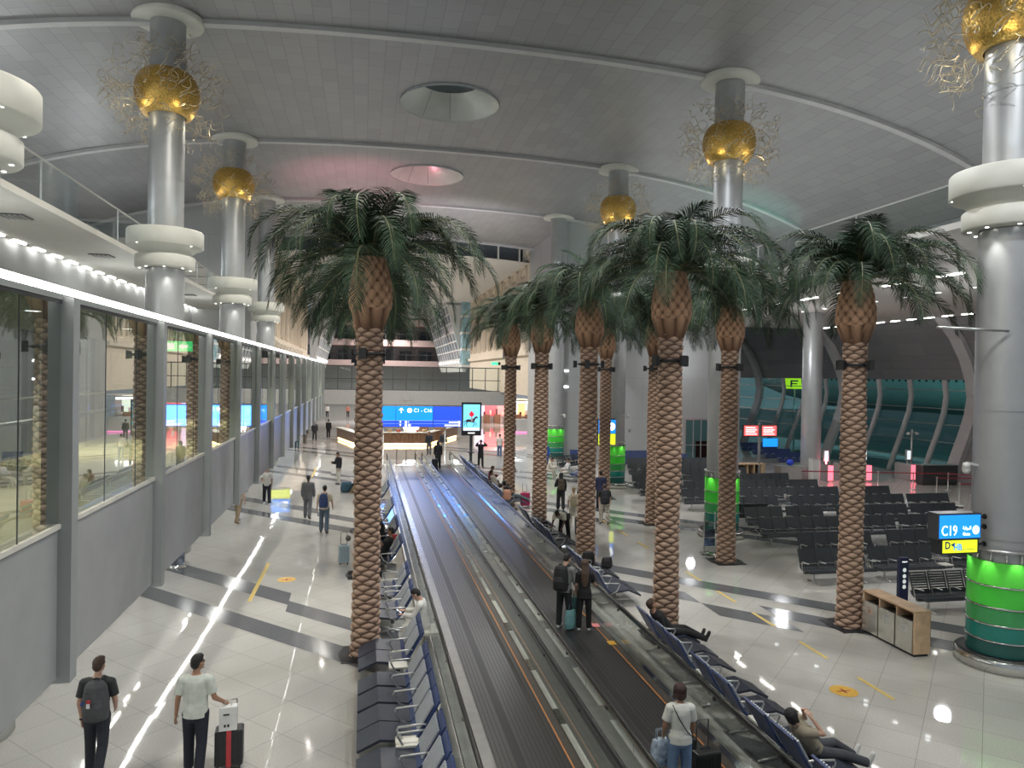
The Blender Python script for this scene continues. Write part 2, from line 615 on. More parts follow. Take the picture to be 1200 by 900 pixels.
def vault_strip(x0, x1, y0, y1):
    vb.add([(x0, y0, vz(x0)), (x1, y0, vz(x1)), (x1, y1, vz(x1)), (x0, y1, vz(x0))], [(0, 1, 2, 3)], 0, True)


HOLE = 2.6
for i in range(64):
    x0, x1 = xs[i], xs[i + 1]
    if x1 <= 3.6 - HOLE or x0 >= 3.6 + HOLE:
        vault_strip(x0, x1, -2, 66)
    else:
        vault_strip(x0, x1, -2, SKY[0][1] - HOLE)
        vault_strip(x0, x1, SKY[0][1] + HOLE, SKY[1][1] - HOLE)
        vault_strip(x0, x1, SKY[1][1] + HOLE, 66)
# square patches with round openings
xin0 = max(x for x in xs if x <= 3.6 - HOLE)
xin1 = min(x for x in xs if x >= 3.6 + HOLE)
for cx, cy in SKY:
    n = 64
    inner, outer = [], []
    q = n // 4
    sq = [(xin0 + (xin1 - xin0) * i / q, cy - HOLE) for i in range(q)] + [(xin1, cy - HOLE + 2 * HOLE * i / q) for i in range(q)]
    sq += [(xin1 - (xin1 - xin0) * i / q, cy + HOLE) for i in range(q)] + [(xin0, cy + HOLE - 2 * HOLE * i / q) for i in range(q)]
    for x, y in sq:
        a = math.atan2(y - cy, x - cx)
        inner.append((cx + 2.2 * math.cos(a), cy + 2.2 * math.sin(a), vz(cx + 2.2 * math.cos(a))))
        outer.append((x, y, vz(x)))
    vb.add(inner + outer, [(k, (k + 1) % n, n + (k + 1) % n, n + k) for k in range(n)], 0, True)
ceiling = vb.build('ceiling', M['vault'], fix=False)
struct(ceiling)

# ---- round roof openings
for q, (cx, cy) in enumerate(SKY):
    sb_ = MB()
    sb_.lathe([(2.22, vz(cx) - 0.10), (2.22, vz(cx) - 0.04), (2.16, vz(cx) - 0.02), (1.40, vz(cx) + 1.0)], (cx, cy), 48)
    sk = sb_.build('window_%d' % (q + 1), mat('opening_cone_%d' % q, (0.60, 0.62, 0.60), 0.35, 0.35, 0.03, 2))
    struct(sk)
    cp = MB()
    cp.disc((cx, cy, vz(cx) + 0.98), 1.43, 40)
    cp.build('pane', M['dark_glass'], sk)
    rg = MB()
    for k in range(10):
        a = 2 * PI * k / 10 + 0.2
        rg.bar((cx + 2.14 * math.cos(a), cy + 2.14 * math.sin(a), vz(cx) + 0.02), (cx + 1.44 * math.cos(a), cy + 1.44 * math.sin(a), vz(cx) + 0.96), 0.02, 0.02)
    rg.build('frame', M['dark_steel'], sk)

# ---- ribs
COLY = [13.6, 26.5, 39.3, 52.2]
LX, RX = -6.65, 14.0
for q, yy in enumerate([0.7] + COLY + [65.0]):
    rb = MB()
    W = 0.16
    n = 60
    for i in range(n):
        x0, x1 = -20 + 48 * i / n, -20 + 48 * (i + 1) / n
        for (ya, za, yb, zb) in ((yy - W, -0.16, yy + W, -0.16), (yy - W, 0.02, yy - W, -0.16), (yy + W, -0.16, yy + W, 0.02)):
            rb.add([(x0, ya, vz(x0) + za), (x1, ya, vz(x1) + za), (x1, yb, vz(x1) + zb), (x0, yb, vz(x0) + zb)], [(0, 1, 2, 3)], 0, True)
    struct(rb.build('trim_%d' % (q + 1), M['rib'], fix=False))

# ---- columns
def column(x, y, cap, flare=True, top=None, rlow=0.61, rup=0.56, base=0.0):
    zt = (top or vz(x)) + 0.05
    b = MB()
    r_top = rup if cap else rlow
    for r_, za, zb in ((rlow, base, 2.8), (rlow, 2.83, 5.6), (rlow, 5.63, 9.6), (r_top, 9.6, 12.6), (r_top, 12.63, zt)):
        b.lathe([(r_, za), (r_, zb)], (x, y), 40)
    for r_, za in ((rlow, 2.8), (rlow, 5.6), (r_top, 12.6)):
        b.lathe([(r_ - 0.012, za - 0.01), (r_ - 0.012, za + 0.04)], (x, y), 40)
    o = struct(b.build('column', M['metal_grey'], fix=False))
    if flare:
        f = MB()
        f.lathe([(rup, zt - 0.20), (rup + 0.54, zt - 0.19), (rup + 0.58, zt - 0.17), (rup + 0.58, zt)], (x, y), 40)
        f.build('collar', M['capital'], o)
    if cap:
        c = MB()
        c.lathe([(rlow - 0.02, 9.62), (0.90, 9.62), (0.94, 9.66), (0.94, 10.02), (0.90, 10.06), (0.80, 10.07), (0.80, 10.10),
                 (0.86, 10.17), (0.98, 10.27), (1.12, 10.33), (1.17, 10.34), (1.20, 10.37), (1.20, 10.86), (1.17, 10.90), (rup - 0.02, 10.90)], (x, y), 48)
        c.build('capital', M['capital'], o)
        l = MB()
        for k in range(8):
            a = 2 * PI * k / 8 + 0.2
            l.disc((x + 0.78 * math.cos(a), y + 0.78 * math.sin(a), 9.615), 0.038, 10, 0, None, -1)
            if k % 2:
                l.disc((x + 1.13 * math.cos(a), y + 1.13 * math.sin(a), 10.332), 0.034, 10, 0, None, -1)
        l.build('downlight', M['lamp'], o)
        for k in range(4):
            a = PI / 4 + PI / 2 * k
            lamp('column_uplight', 'SPOT', (x + 0.78 * math.cos(a), y + 0.78 * math.sin(a), 10.96), 17, (0.66, 0.85, 1.0), 0.04,
                 (x + 0.60 * math.cos(a), y + 0.60 * math.sin(a), 14.0), 60, 0.9)
        for k in range(4):
            a = 0.35 + PI / 2 * k
            lamp('capital_downlight', 'SPOT', (x + 0.80 * math.cos(a), y + 0.80 * math.sin(a), 9.58), 55, (1.0, 0.99, 0.94), 0.04,
                 (x + 0.66 * math.cos(a), y + 0.66 * math.sin(a), 4.0), 70, 0.9)
    return o


for yy in COLY:
    column(LX, yy, True)
column(RX, 13.6, True)
column(RX, 26.5, True)
column(RX, 39.3, True)
column(RX, 52.2, False)
column(27.0, 40.0, False, True, None, 0.58, 0.56)

# ---- grey cross walls at the end of the gate bays
w = MB()
def vault_wall(x0, x1, y, zb, holes=()):
    n = 24
    for i in range(n):
        a, b_ = x0 + (x1 - x0) * i / n, x0 + (x1 - x0) * (i + 1) / n
        w.quad((a, y, zb), (b_, y, zb), (b_, y, vz(b_) + 0.05), (a, y, vz(a) + 0.05), 0)
vault_wall(15.0, 24.6, 52.6, 0)
vault_wall(24.6, 27.2, 52.6, 3.1)
w.quad((15.0, 52.6, 0), (15.0, 57.5, 0), (15.0, 57.5, vz(15)), (15.0, 52.6, vz(15)), 1)
w.quad((27.2, 52.6, 0), (27.2, 80, 0), (27.2, 80, 10.5), (27.2, 52.6, 10.5), 1)
struct(w.build('wall_gate', [M['wall'], M['wally']], fix=False))
w = MB()
vault_wall(-20, -7.7, 52.6, 0)
w.quad((-7.7, 52.6, 0), (-7.7, 57.5, 0), (-7.7, 57.5, vz(-7.7)), (-7.7, 52.6, vz(-7.7)), 1)
struct(w.build('wall_cross', [M['wall'], M['wally']], fix=False))
# pilaster beside it
pl = MB()
pl.box(14.35, 15.0, 52.5, 53.4, 0, 18.2)
struct(pl.build('trim_20', M['panel']))
pl = MB()
for z in (5.4, 6.6):
    pl.box(14.30, 15.03, 52.46, 52.5, z, z + 0.14)
struct(pl.build('trim_21', M['lamp_soft']))

# ---- glass door screen at the right end of the gate wall
gd = MB()
for x in (24.6, 25.25, 25.9, 26.55, 27.15):
    gd.box(x - 0.03, x + 0.03, 52.55, 52.63, 0, 3.1)
gd.box(24.6, 27.2, 52.55, 52.63, 3.02, 3.1)
gd.box(24.6, 27.2, 52.55, 52.63, 1.05, 1.10)
d1 = struct(gd.build('door_1', M['steel']))
gp = MB()
gp.quad((24.6, 52.6, 0), (27.2, 52.6, 0), (27.2, 52.6, 3.1), (24.6, 52.6, 3.1))
gp.build('pane', M['gate_glass'], d1, fix=False)
rp = MB()
rp.box(25.9, 27.1, 53.4, 53.5, 0, 1.3)
tag(rp.build('banner_panel', mat('dull_red_panel', (0.42, 0.05, 0.05), 0.5)), 'dull red panel standing behind the glass doors of the grey wall', 'panel')

# ---- side walls, upper floor slabs and soffits
SOF = 10.4
sw = MB()
sw.quad((-11.5, -4, 0), (-11.5, 52.6, 0), (-11.5, 52.6, SOF), (-11.5, -4, SOF), 0)
sw.quad((-20, -4, SOF), (-20, 52.6, SOF), (-20, 52.6, vz(-20)), (-20, -4, vz(-20)), 0)
struct(sw.build('wall_left', M['wally'], fix=False))
sl = MB()
sl.box(-20, -8.3, -4, 52.5, SOF, SOF + 0.18)
struct(sl.build('trim_30', M['soffit']))
sl = MB()
sl.box(15.65, 37, -4, 52.5, SOF, SOF + 0.18)
struct(sl.build('trim_31', M['soffit']))
sl = MB()
sl.quad((28, -4, SOF), (28, 52.6, SOF), (28, 52.6, vz(28)), (28, -4, vz(28)), 0)
struct(sl.build('wall_upper', M['wally'], fix=False))
# upper floor balustrades
for q, x in enumerate((-8.3, 15.65)):
    ub = MB()
    for k in range(10):
        y = -3 + 6 * k
        ub.box(x - 0.02, x + 0.02, y - 0.02, y + 0.02, SOF + 0.18, SOF + 1.25)
    ub.bar((x, -4, SOF + 1.25), (x, 52.5, SOF + 1.25), 0.05, 0.04)
    o = struct(ub.build('trim_%d' % (32 + q), M['steel']))
    up = MB()
    up.quad((x, -4, SOF + 0.18), (x, 52.5, SOF + 0.18), (x, 52.5, SOF + 1.24), (x, -4, SOF + 1.24))
    up.build('pane', M['glass'], o, fix=False)

# soffit light rows and air grilles
def light_bar(x, y, z, wx, ly, label, group):
    b = MB()
    b.box(x - wx / 2, x + wx / 2, y - ly / 2, y + ly / 2, z - 0.05, z - 0.005)
    return tag(b.build('ceiling_light', M['lamp']), label, 'light', group)


for k in range(30):
    y = 9.0 + 1.5 * k
    light_bar(-11.30, y, SOF, 0.12, 0.75, 'short white ceiling light in the dashed row high above the glazed corridor', 'dashed ceiling lights on the corridor side')
for k in range(24):
    y = 16 + 1.5 * k
    light_bar(35.2, y, SOF, 0.12, 0.75, 'short white ceiling light in the dashed row above the curved gate window', 'dashed ceiling lights above the gate window')
for k in range(9):
    y = 15 + 3.0 * k
    light_bar(22.0, y, SOF, 0.14, 1.3, 'slim white ceiling light over the rows of black gate seats', 'slim ceiling lights over the gate seats')
for k in range(16):
    y = 10 + 2.1 * k
    b = MB()
    b.disc((25.9, y, SOF - 0.015), 0.13, 14, 0, None, -1)
    b.lathe([(0.13, SOF - 0.02), (0.16, SOF - 0.02), (0.16, SOF)], (25.9, y), 14, 1)
    tag(b.build('downlight', [M['lamp_soft'], M['steel']]), 'round recessed downlight in the soffit over the gate seats', 'light', 'round downlights over the gate seats')
for y, lb in ((22.5, 'square grey air grille in the white soffit nearest the corner of the photo'), (29.35, 'square grey air grille beside the first white capital'), (43.0, 'square grey air grille past the second white capital')):
    g = MB()
    g.box(-9.9, -9.2, y - 0.35, y + 0.35, SOF - 0.03, SOF - 0.005)
    t = g.build('air_grille', M['dark_steel'])
    tag(t, lb, 'vent', 'soffit air grilles')
    s = MB()
    for i in range(5):
        s.box(-9.86 + 0.14 * i, -9.82 + 0.14 * i, y - 0.33, y + 0.33, SOF - 0.05, SOF - 0.03)
    s.build('slat', M['steel'], t)

# ---- raised glazed corridor along the left side
CX = -3.05      # its glass plane
CB, CF, CT = 3.0, 4.6, 6.9
CY0, CY1 = 3.0, 58.6
cw = MB()
cw.box(CX - 0.14, CX - 0.01, CY0, CY1, CB, CF - 0.05)                 # spandrel
cw.box(CX - 0.16, CX + 0.02, CY0, CY1, CF - 0.05, CF, 1)            # sill
cw.box(CX - 3.1, CX - 0.14, CY0, CY1, CB, CB + 0.12)                   # underside
cw.box(CX - 3.1, CX - 0.14, CY0, CY1, CF - 0.16, CF - 0.04, 3)         # walking surface
cw.box(CX - 3.15, CX + 0.02, CY0, CY1, CT, CT + 0.06, 2)                    # roof slab
cw.box(CX - 3.15, CX - 3.05, CY0, CY1, CB, CF - 0.05, 0)
corridor = struct(cw.build('wall_corridor', [M['panel'], M['cream'], M['post'], M['mezz_floor']]))
k = 0
y = 8.30 - 3.45
while y < CY1:
    p = MB()
    p.box(CX - 0.17, CX + 0.12, y - 0.085, y + 0.085, CB - 0.05, CT + 0.03)
    p.build('post', M['post'], corridor)
    p = MB()
    p.box(CX - 3.2, CX - 3.0, y - 0.12, y + 0.12, CF, CT)
    p.build('rear_post', M['post'], corridor)
    y += 3.45
gp = MB()
y = 8.30 - 3.45
while y < CY1 - 1:
    gp.quad((CX, y + 0.1, CF), (CX, y + 3.36, CF), (CX, y + 3.36, CT), (CX, y + 0.09, CT))
    y += 3.45
gp.build('pane', M['corr_glass'], corridor, fix=False)
gm = MB()
y = 8.30 - 3.45
while y < CY1 - 1:
    for t in (1.25, 2.45):
        gm.box(CX - 0.006, CX + 0.004, y + t - 0.006, y + t + 0.006, CF, CT)
    gm.box(CX - 0.01, CX + 0.012, y + 0.1, y + 3.36, CT - 0.04, CT)
    y += 3.45
gm.build('glazing_joint', M['dark_steel'], corridor)
gp = MB()
gp.quad((CX - 3.1, CY0, CF), (CX - 3.1, CY1, CF), (CX - 3.1, CY1, CT), (CX - 3.1, CY0, CT))
gp.build('rear_pane', glass('rear_corridor_glass', (0.55, 0.60, 0.56), 0.05), corridor, fix=False)
hr = MB()
hr.tube([(CX - 0.28, CY0, 5.66), (CX - 0.28, CY1, 5.66)], 0.022, 8)
hr.tube([(CX - 2.85, CY0, 5.66), (CX - 2.85, CY1, 5.66)], 0.022, 8)
hr.build('handrail', M['steel'], corridor)
st = MB()
y = 3.4
while y < CY1 - 1:
    st.box(CX - 0.03, CX + 0.02, y, y + 1.93, 6.965, 7.035)
    y += 1.96
tag(st.build('strip_light', M['lamp']), 'long continuous white light line along the top of the glazed corridor', 'light')
st = MB()
y = 4.0
while y < 57:
    st.box(-5.38, -5.31, y, y + 1.9, CB - 0.05, CB - 0.005)
    y += 2.0
tag(st.build('underside_light', M['under_strip']), 'long white light line fixed under the raised corridor', 'light')
for k in range(14):
    y = 6.2 + 3.6 * k
    for x in (CX - 0.9, CX - 2.1):
        b = MB()
        b.disc((x, y, CT - 0.01), 0.10, 12, 0, None, -1)
        b.lathe([(0.10, CT - 0.015), (0.13, CT - 0.015), (0.13, CT)], (x, y), 12, 1)
        tag(b.build('corridor_downlight', [M['lamp_soft'], M['steel']]), 'small round downlight in the ceiling of the glazed corridor', 'light', 'corridor downlights')
# exit sign in the corridor
ex = thing('exit_sign', 'green running-man exit sign hanging inside the glazed corridor', 'sign', (CX - 0.9, 16.8, 6.72))
b = MB(); b.box(-0.30, 0.30, -0.02, 0.02, -0.11, 0.11); b.build('sign_face', M['e_green'], ex)
b = MB(); b.box(-0.02, 0.02, -0.01, 0.01, 0.11, 0.18); b.build('hanger', M['steel'], ex)
b = MB()
b.box(-0.22, -0.06, -0.024, -0.021, -0.07, 0.07)
b.add([(0.02, -0.024, 0.0), (0.12, -0.024, 0.07), (0.12, -0.024, 0.03), (0.22, -0.024, 0.03), (0.22, -0.024, -0.03), (0.12, -0.024, -0.03), (0.12, -0.024, -0.07)], [(0, 6, 5, 4, 3, 2, 1)])
b.build('arrow', M['e_white'], ex)

# kerb under the corridor
kb = MB()
kb.box(-6.35, -6.15, 2, 60, 0, 0.10)
struct(kb.build('baseboard_left', M['kerb']))
kb = MB()
kb.tube([(-6.1, 3, 0.16), (-6.1, 60, 0.16)], 0.03, 8)
for k in range(20):
    kb.box(-6.12, -6.08, 3.5 + 3 * k, 3.54 + 3 * k, 0, 0.16)
tag(kb.build('bumper_rail', M['steel']), 'low steel bumper rail on the floor along the foot of the corridor side', 'rail')

# ---- footbridge across the end of the concourse
BY = 80.0
bg = MB()
bg.box(-4.4, 16.6, BY, BY + 4.0, 2.86, 4.42)
bridge = struct(bg.build('wall_bridge', M['panel']))
bm_ = MB()
for k in range(15):
    x = -4.2 + 1.46 * k
    bm_.box(x - 0.04, x + 0.04, BY + 0.06, BY + 0.16, 4.42, 7.05)
bm_.box(-4.3, 16.4, BY + 0.05, BY + 0.17, 6.98, 7.08)
bm_.box(-4.3, 16.4, BY + 0.07, BY + 0.15, 5.60, 5.68)
bm_.box(-4.3, 16.4, BY + 0.07, BY + 0.15, 4.42, 4.50)
bm_.build('railing', M['dark_steel'], bridge)
bp = MB()
bp.quad((-4.3, BY + 0.11, 4.5), (16.4, BY + 0.11, 4.5), (16.4, BY + 0.11, 7.0), (-4.3, BY + 0.11, 7.0))
bp.build('pane', M['bridge_glass'], bridge, fix=False)
bl = MB()
bl.box(4.2, 5.4, BY - 0.03, BY, 3.35, 3.75)
bl.box(4.3, 4.42, BY - 0.05, BY - 0.03, 3.42, 3.70, 1)
bl.box(4.9, 5.05, BY - 0.05, BY - 0.03, 3.42, 3.70, 1)
bl.build('access_plate', [M['panel'], M['post']], bridge)
# curved balcony nose at its right end
nb = MB()
nb.lathe([(2.4, 3.1), (2.5, 3.1), (2.5, 3.5), (2.4, 3.5)], (18.4, 82.2), 24, 0, PI, 1.5 * PI)
nb.lathe([(2.52, 3.16), (2.52, 3.36)], (18.4, 82.2), 24, 1, PI, 1.5 * PI)
struct(nb.build('trim_40', [M['white'], M['lamp_soft']]))

# ---- side facades beyond the grey walls
def facade(x, sgn, y0, y1, ztop, name):
    f = MB()
    f.quad((x, y0, 4.4), (x, y1, 4.4), (x, y1, ztop), (x, y0, ztop), 0)
    f.box(min(x, x + 0.25 * sgn), max(x, x + 0.25 * sgn), y0, y1, 17.1, 17.45)
    f.box(min(x, x + 0.30 * sgn), max(x, x + 0.30 * sgn), y0, y1, 8.2, 8.6)
    y = y0 + 0.3
    while y < y1 - 0.5:                                    # dentil blocks
        f.box(min(x, x + 0.35 * sgn), max(x, x + 0.35 * sgn), y, y + 0.45, 17.45, 18.3)
        y += 0.95
    o = struct(f.build(name, M['facade'], fix=False))
    fr, gl_ = MB(), MB()
    y = y0 + 1.2
    while y < y1 - 3:
        fr.box(min(x, x + 0.22 * sgn), max(x, x + 0.22 * sgn), y - 0.25, y, 9.2, 16.6)
        fr.box(min(x, x + 0.22 * sgn), max(x, x + 0.22 * sgn), y + 2.5, y + 2.75, 9.2, 16.6)
        fr.box(min(x, x + 0.22 * sgn), max(x, x + 0.22 * sgn), y - 0.25, y + 2.75, 16.5, 16.75)
        for j in range(3):
            ya = y + 0.15 + 0.82 * j
            pts = [(ya, 9.6), (ya + 0.55, 9.6), (ya + 0.55, 14.9)]
            for t in range(1, 7):
                a = PI * t / 14
                pts.append((ya + 0.275 + 0.275 * math.cos(a * 1), 14.9 + 0.9 * math.sin(a)))
            pts.append((ya + 0.275, 15.85))
            for t in range(6, 0, -1):
                a = PI * t / 14
                pts.append((ya + 0.275 - 0.275 * math.cos(a), 14.9 + 0.9 * math.sin(a)))
            pts.append((ya, 14.9))
            gl_.prism(pts, 'x', x + 0.02 * sgn, x + 0.06 * sgn)
            fr.box(min(x, x + 0.16 * sgn), max(x, x + 0.16 * sgn), ya + 0.57, ya + 0.80, 9.4, 15.6)
        y += 4.1
    fr.build('window_surround', M['facade'], o)
    gl_.build('arched_pane', M['dark_glass'], o)
    return o


rs = MB()
rs.quad((15.0, 57.5, 0), (15.0, 66, 0), (15.0, 66, 18.4), (15.0, 57.5, 18.4))
rs.box(14.98, 15.0, 61.8, 61.9, 0, 18.3, 1)
struct(rs.build('wall_right', [M['wally'], M['post']], fix=False))
facade(15.0, -1, 66, 104, 19.2, 'wall_right_facade')
ls = MB()
ls.quad((-7.7, 57.5, 0), (-7.7, 63, 0), (-7.7, 63, 18.2), (-7.7, 57.5, 18.2))
struct(ls.build('wall_left_end', [M['wally']], fix=False))
facade(-7.7, 1, 63, 104, 19.2, 'wall_left_facade')
# stone-coloured zig-zag ledge under the left facade
zl = MB()
for k in range(10):
    y = 63 + 2.6 * k
    zl.prism([(-7.7, 9.4), (-6.9, 8.6), (-7.7, 7.4)], 'y', y, y + 2.1)
struct(zl.build('trim_41', M['facade']))

# far ceiling behind a clerestory slot
fc = MB()
for i in range(24):
    x0, x1 = -8 + 24 * i / 24, -8 + 24 * (i + 1) / 24
    fc.quad((x0, 66, vz(x0) - 1.2), (x1, 66, vz(x1) - 1.2), (x1, 155, vz(x1) - 1.2), (x0, 155, vz(x0) - 1.2))
    fc.quad((x0, 68.2, vz(x0) - 1.2), (x1, 68.2, vz(x1) - 1.2), (x1, 68.2, vz(x1) + 0.4), (x0, 68.2, vz(x0) + 0.4), 1)
    if i % 2 == 0:
        fc.box(x0 - 0.07, x0 + 0.07, 66.0, 66.2, vz(x0) - 1.3, vz(x0) + 0.05)
for yy in (74, 82, 90, 98, 108, 120):
    fc.box(-8, 15, yy, yy + 0.08, vz(0) - 1.28, vz(0) - 1.2, 1)
struct(fc.build('ceiling_far', [M['soffit'], M['dark_steel']], fix=False))

# end wall with balconies
ew = MB()
ew.quad((-12, 150, 0), (26, 150, 0), (26, 150, 19.5), (-12, 150, 19.5), 0)
for z in (7.6, 11.6, 15.6):
    ew.box(-12, 22, 142, 149.9, z, z + 1.2, 1)
struct(ew.build('wall_end', [M['wall'], M['pinkwall']], fix=False))
eg = MB()
for z in (8.8, 12.8):
    for k in range(16):
        x = -10 + 2.0 * k
        eg.box(x - 0.05, x + 0.05, 142.1, 142.2, z, z + 2.6)
    eg.box(-11, 21, 142.1, 142.2, z + 1.1, z + 1.2)
    for k in range(7):
        x = -9 + 4.0 * k
        eg.box(x, x + 2.4, 148.5, 148.6, z + 0.1, z + 2.0, 1)
struct(eg.build('trim_42', [M['dark_steel'], M['dark_glass']]))

# leaning glazed bay windows high on both sides of the end hall
def bay(xw, sgn, y0, y1, name):
    b, g = MB(), MB()
    n = 9
    x_out0, x_out1 = xw + 0.8 * sgn, xw + 3.0 * sgn        # bottom and top lean out
    z0, z1 = 8.6, 16.6
    def P(t, y):
        return (x_out0 + (x_out1 - x_out0) * t, y, z0 + (z1 - z0) * t)
    rows = 6
    for i in range(n + 1):
        y = y0 + (y1 - y0) * i / n
        b.bar(P(0, y), P(1, y), 0.16, 0.2)
    for j in range(rows + 1):
        b.bar(P(j / rows, y0), P(j / rows, y1), 0.16, 0.2)
    g.quad(P(0, y0), P(0, y1), P(1, y1), P(1, y0))
    # ribbed cove underneath
    for i in range(n):
        y = y0 + (y1 - y0) * i / n
        b.prism([(x_out0, z0), (xw, z0 - 1.9), (xw + 0.5 * sgn, z0 - 1.9), (x_out0 + 0.25 * sgn, z0 - 0.2)], 'y', y + 0.1, y + (y1 - y0) / n - 0.1)
    b.prism([(xw, z0 - 1.7), (x_out0, z0 - 0.1), (x_out0, z0 + 0.1), (xw, z0 + 0.1)], 'y', y0, y1)
    b.prism([(xw, z0), (x_out0, z0), (x_out1, z1), (xw, z1)], 'y', y0 + 0.02, y0 + 0.2, 0)
    o = struct(b.build(name, [M['white'], M['dark_glass']]))
    g.build('pane', mat(name + '_glass', (0.20, 0.26, 0.32), 0.2, 0.1, 0.3, 0.8), o, fix=False)
    lb = MB()
    for i in range(n):
        y = y0 + (y1 - y0) * (i + 0.5) / n
        lb.cbox((x_out0 + 0.12 * sgn, y, z0 - 0.35), (0.3, 0.5, 0.3), 0)
    lb.build('lamp', M['lamp_soft'], o)


bay(14.9, -1, 107, 138, 'window_10')
bay(-7.6, 1, 107, 138, 'window_11')
# blue glass stair tower between bay and facade
stw = MB()
stw.box(13.9, 16.4, 104.3, 106.8, 7.2, 17.8, 0)
for z in (7.4, 9.8, 12.2, 14.6, 17.0):
    stw.box(13.8, 16.5, 104.2, 106.9, z, z + 0.3, 1)
struct(stw.build('trim_43', [mat('blue_stair_glass', (0.30, 0.50, 0.58), 0.2, 0, 0.3, 1.0), M['white']]))

# ---- curved outer wall of the departure gate
prof = [(37.0, 0.0), (37.5, 1.4), (38.1, 2.9), (38.55, 4.2), (38.72, 5.3), (38.55, 6.45), (38.1, 7.7), (37.3, 9.1), (36.2, 10.3), (34.6, 11.5), (32, 12.8), (28, 14.0)]
NG = 6
sh = MB()
for i in range(NG - 1, len(prof) - 1):
    (xa, za), (xb, zb) = prof[i], prof[i + 1]
    sh.add([(xa, -6, za), (xa, 80, za), (xb, 80, zb), (xb, -6, zb)], [(0, 1, 2, 3)], 0, True)
for i in range(0, NG - 1):
    (xa, za), (xb, zb) = prof[i], prof[i + 1]
    sh.add([(xa, -6, za), (xa, 40, za), (xb, 40, zb), (xb, -6, zb)], [(0, 1, 2, 3)], 0, True)
struct(sh.build('wall_outer', M['shell'], fix=False))
gq = MB()
for i in range(NG - 1):
    (xa, za), (xb, zb) = prof[i], prof[i + 1]
    gq.add([(xa, 40, za), (xa, 80, za), (xb, 80, zb), (xb, 40, zb)], [(0, 1, 2, 3)], 0, True)
wg = struct(gq.build('window_20', M['gate_glass'], fix=False))
gr = MB()
for (x, z) in ((37.4, 1.1), (37.85, 2.3), (38.3, 3.45), (38.62, 4.5), (38.66, 5.75)):
    gr.bar((x - 0.05, 40, z), (x - 0.05, 80, z), 0.07, 0.06)
gr.build('mullion', M['steel'], wg)
for q, y in enumerate((42.1, 45.3, 48.5, 55.0, 58.2, 61.4)):
    r_ = MB()
    pts = [Vector((x - 0.16, y, z)) for x, z in prof[:NG]]
    r_.tube(pts, 0.19, 10)
    r_.build('rib', M['rib'], wg)
for q, y in enumerate((39.8, 52.7, 65.6)):
    r_ = MB()
    for i in range(len(prof) - 3):
        (xa, za), (xb, zb) = prof[i], prof[i + 1]
        r_.add([(xa, y - 0.45, za), (xa, y + 0.45, za), (xb, y + 0.45, zb), (xb, y - 0.45, zb),
                (xa - 0.35, y - 0.45, za), (xa - 0.35, y + 0.45, za), (xb - 0.35, y + 0.45, zb), (xb - 0.35, y - 0.45, zb)],
               [(4, 5, 6, 7), (0, 4, 7, 3), (1, 2, 6, 5), (0, 1, 5, 4), (2, 3, 7, 6)])
    struct(r_.build('trim_%d' % (50 + q), M['rib']))

# night outside: apron, aircraft side, terminal light
ap = MB()
ap.quad((38, 0, -0.6), (140, 0, -0.6), (140, 160, -0.6), (38, 160, -0.6))
struct(ap.build('ground', mat('apron_concrete', (0.10, 0.13, 0.13), 0.5, 0, 0.2, 0.3)))
pl_ = thing('aircraft', 'white airliner fuselage parked outside the curved gate window', 'aircraft', (62, 62, 6.1))
b = MB()
prof_a = []
ring = []
for i, (y, r) in enumerate(((-34, 0.4), (-33, 1.6), (-30.5, 2.6), (-27, 3.1), (-20, 3.2), (25, 3.2), (36, 2.0), (44, 0.4))):
    ring.append([(r * math.cos(2 * PI * k / 28), y, r * math.sin(2 * PI * k / 28)) for k in range(28)])
vs = [p for q in ring for p in q]
fs = []
for i in range(len(ring) - 1):
    for k in range(28):
        fs.append((i * 28 + k, i * 28 + (k + 1) % 28, (i + 1) * 28 + (k + 1) % 28, (i + 1) * 28 + k))
b.add(vs, fs, 0, True)
b.build('fuselage', mat('aircraft_white', (0.60, 0.66, 0.66), 0.35), pl_)
b = MB()
for k in range(46):
    y = -22 + 1.0 * k
    b.cbox((-3.17, y, 0.45), (0.08, 0.26, 0.36))
b.build('window_row', M['dark_glass'], pl_)
b = MB()
b.prism([(2, -6), (8, -22), (10.5, -22), (12, -6)], 'z', -1.6, -1.2)
b.build('wing', mat('aircraft_wing', (0.5, 0.56, 0.56), 0.35), pl_)
text('\uFE95\uFE8D\uFEAD\uFE8E\uFEE3\uFEF9\uFE8D', 2.6, M['dark_steel'], pl_, (-3.26, -9.0, -0.9), (PI / 2, 0, -PI / 2), 'lettering', 'CENTER', 0.02)
lamp('apron_floodlight', 'SPOT', (42, 50, 14), 5200, (0.55, 1.0, 0.92), 0.5, (60, 60, 5), 130, 0.6)

# ---- moving walkways
WY0, WY1 = 3.0, 49.5
dk = MB()
dk.box(1.55, 5.9, WY0, WY1 + 0.6, 0.0, 0.02)
struct(dk.build('trim_60', M['deck']))


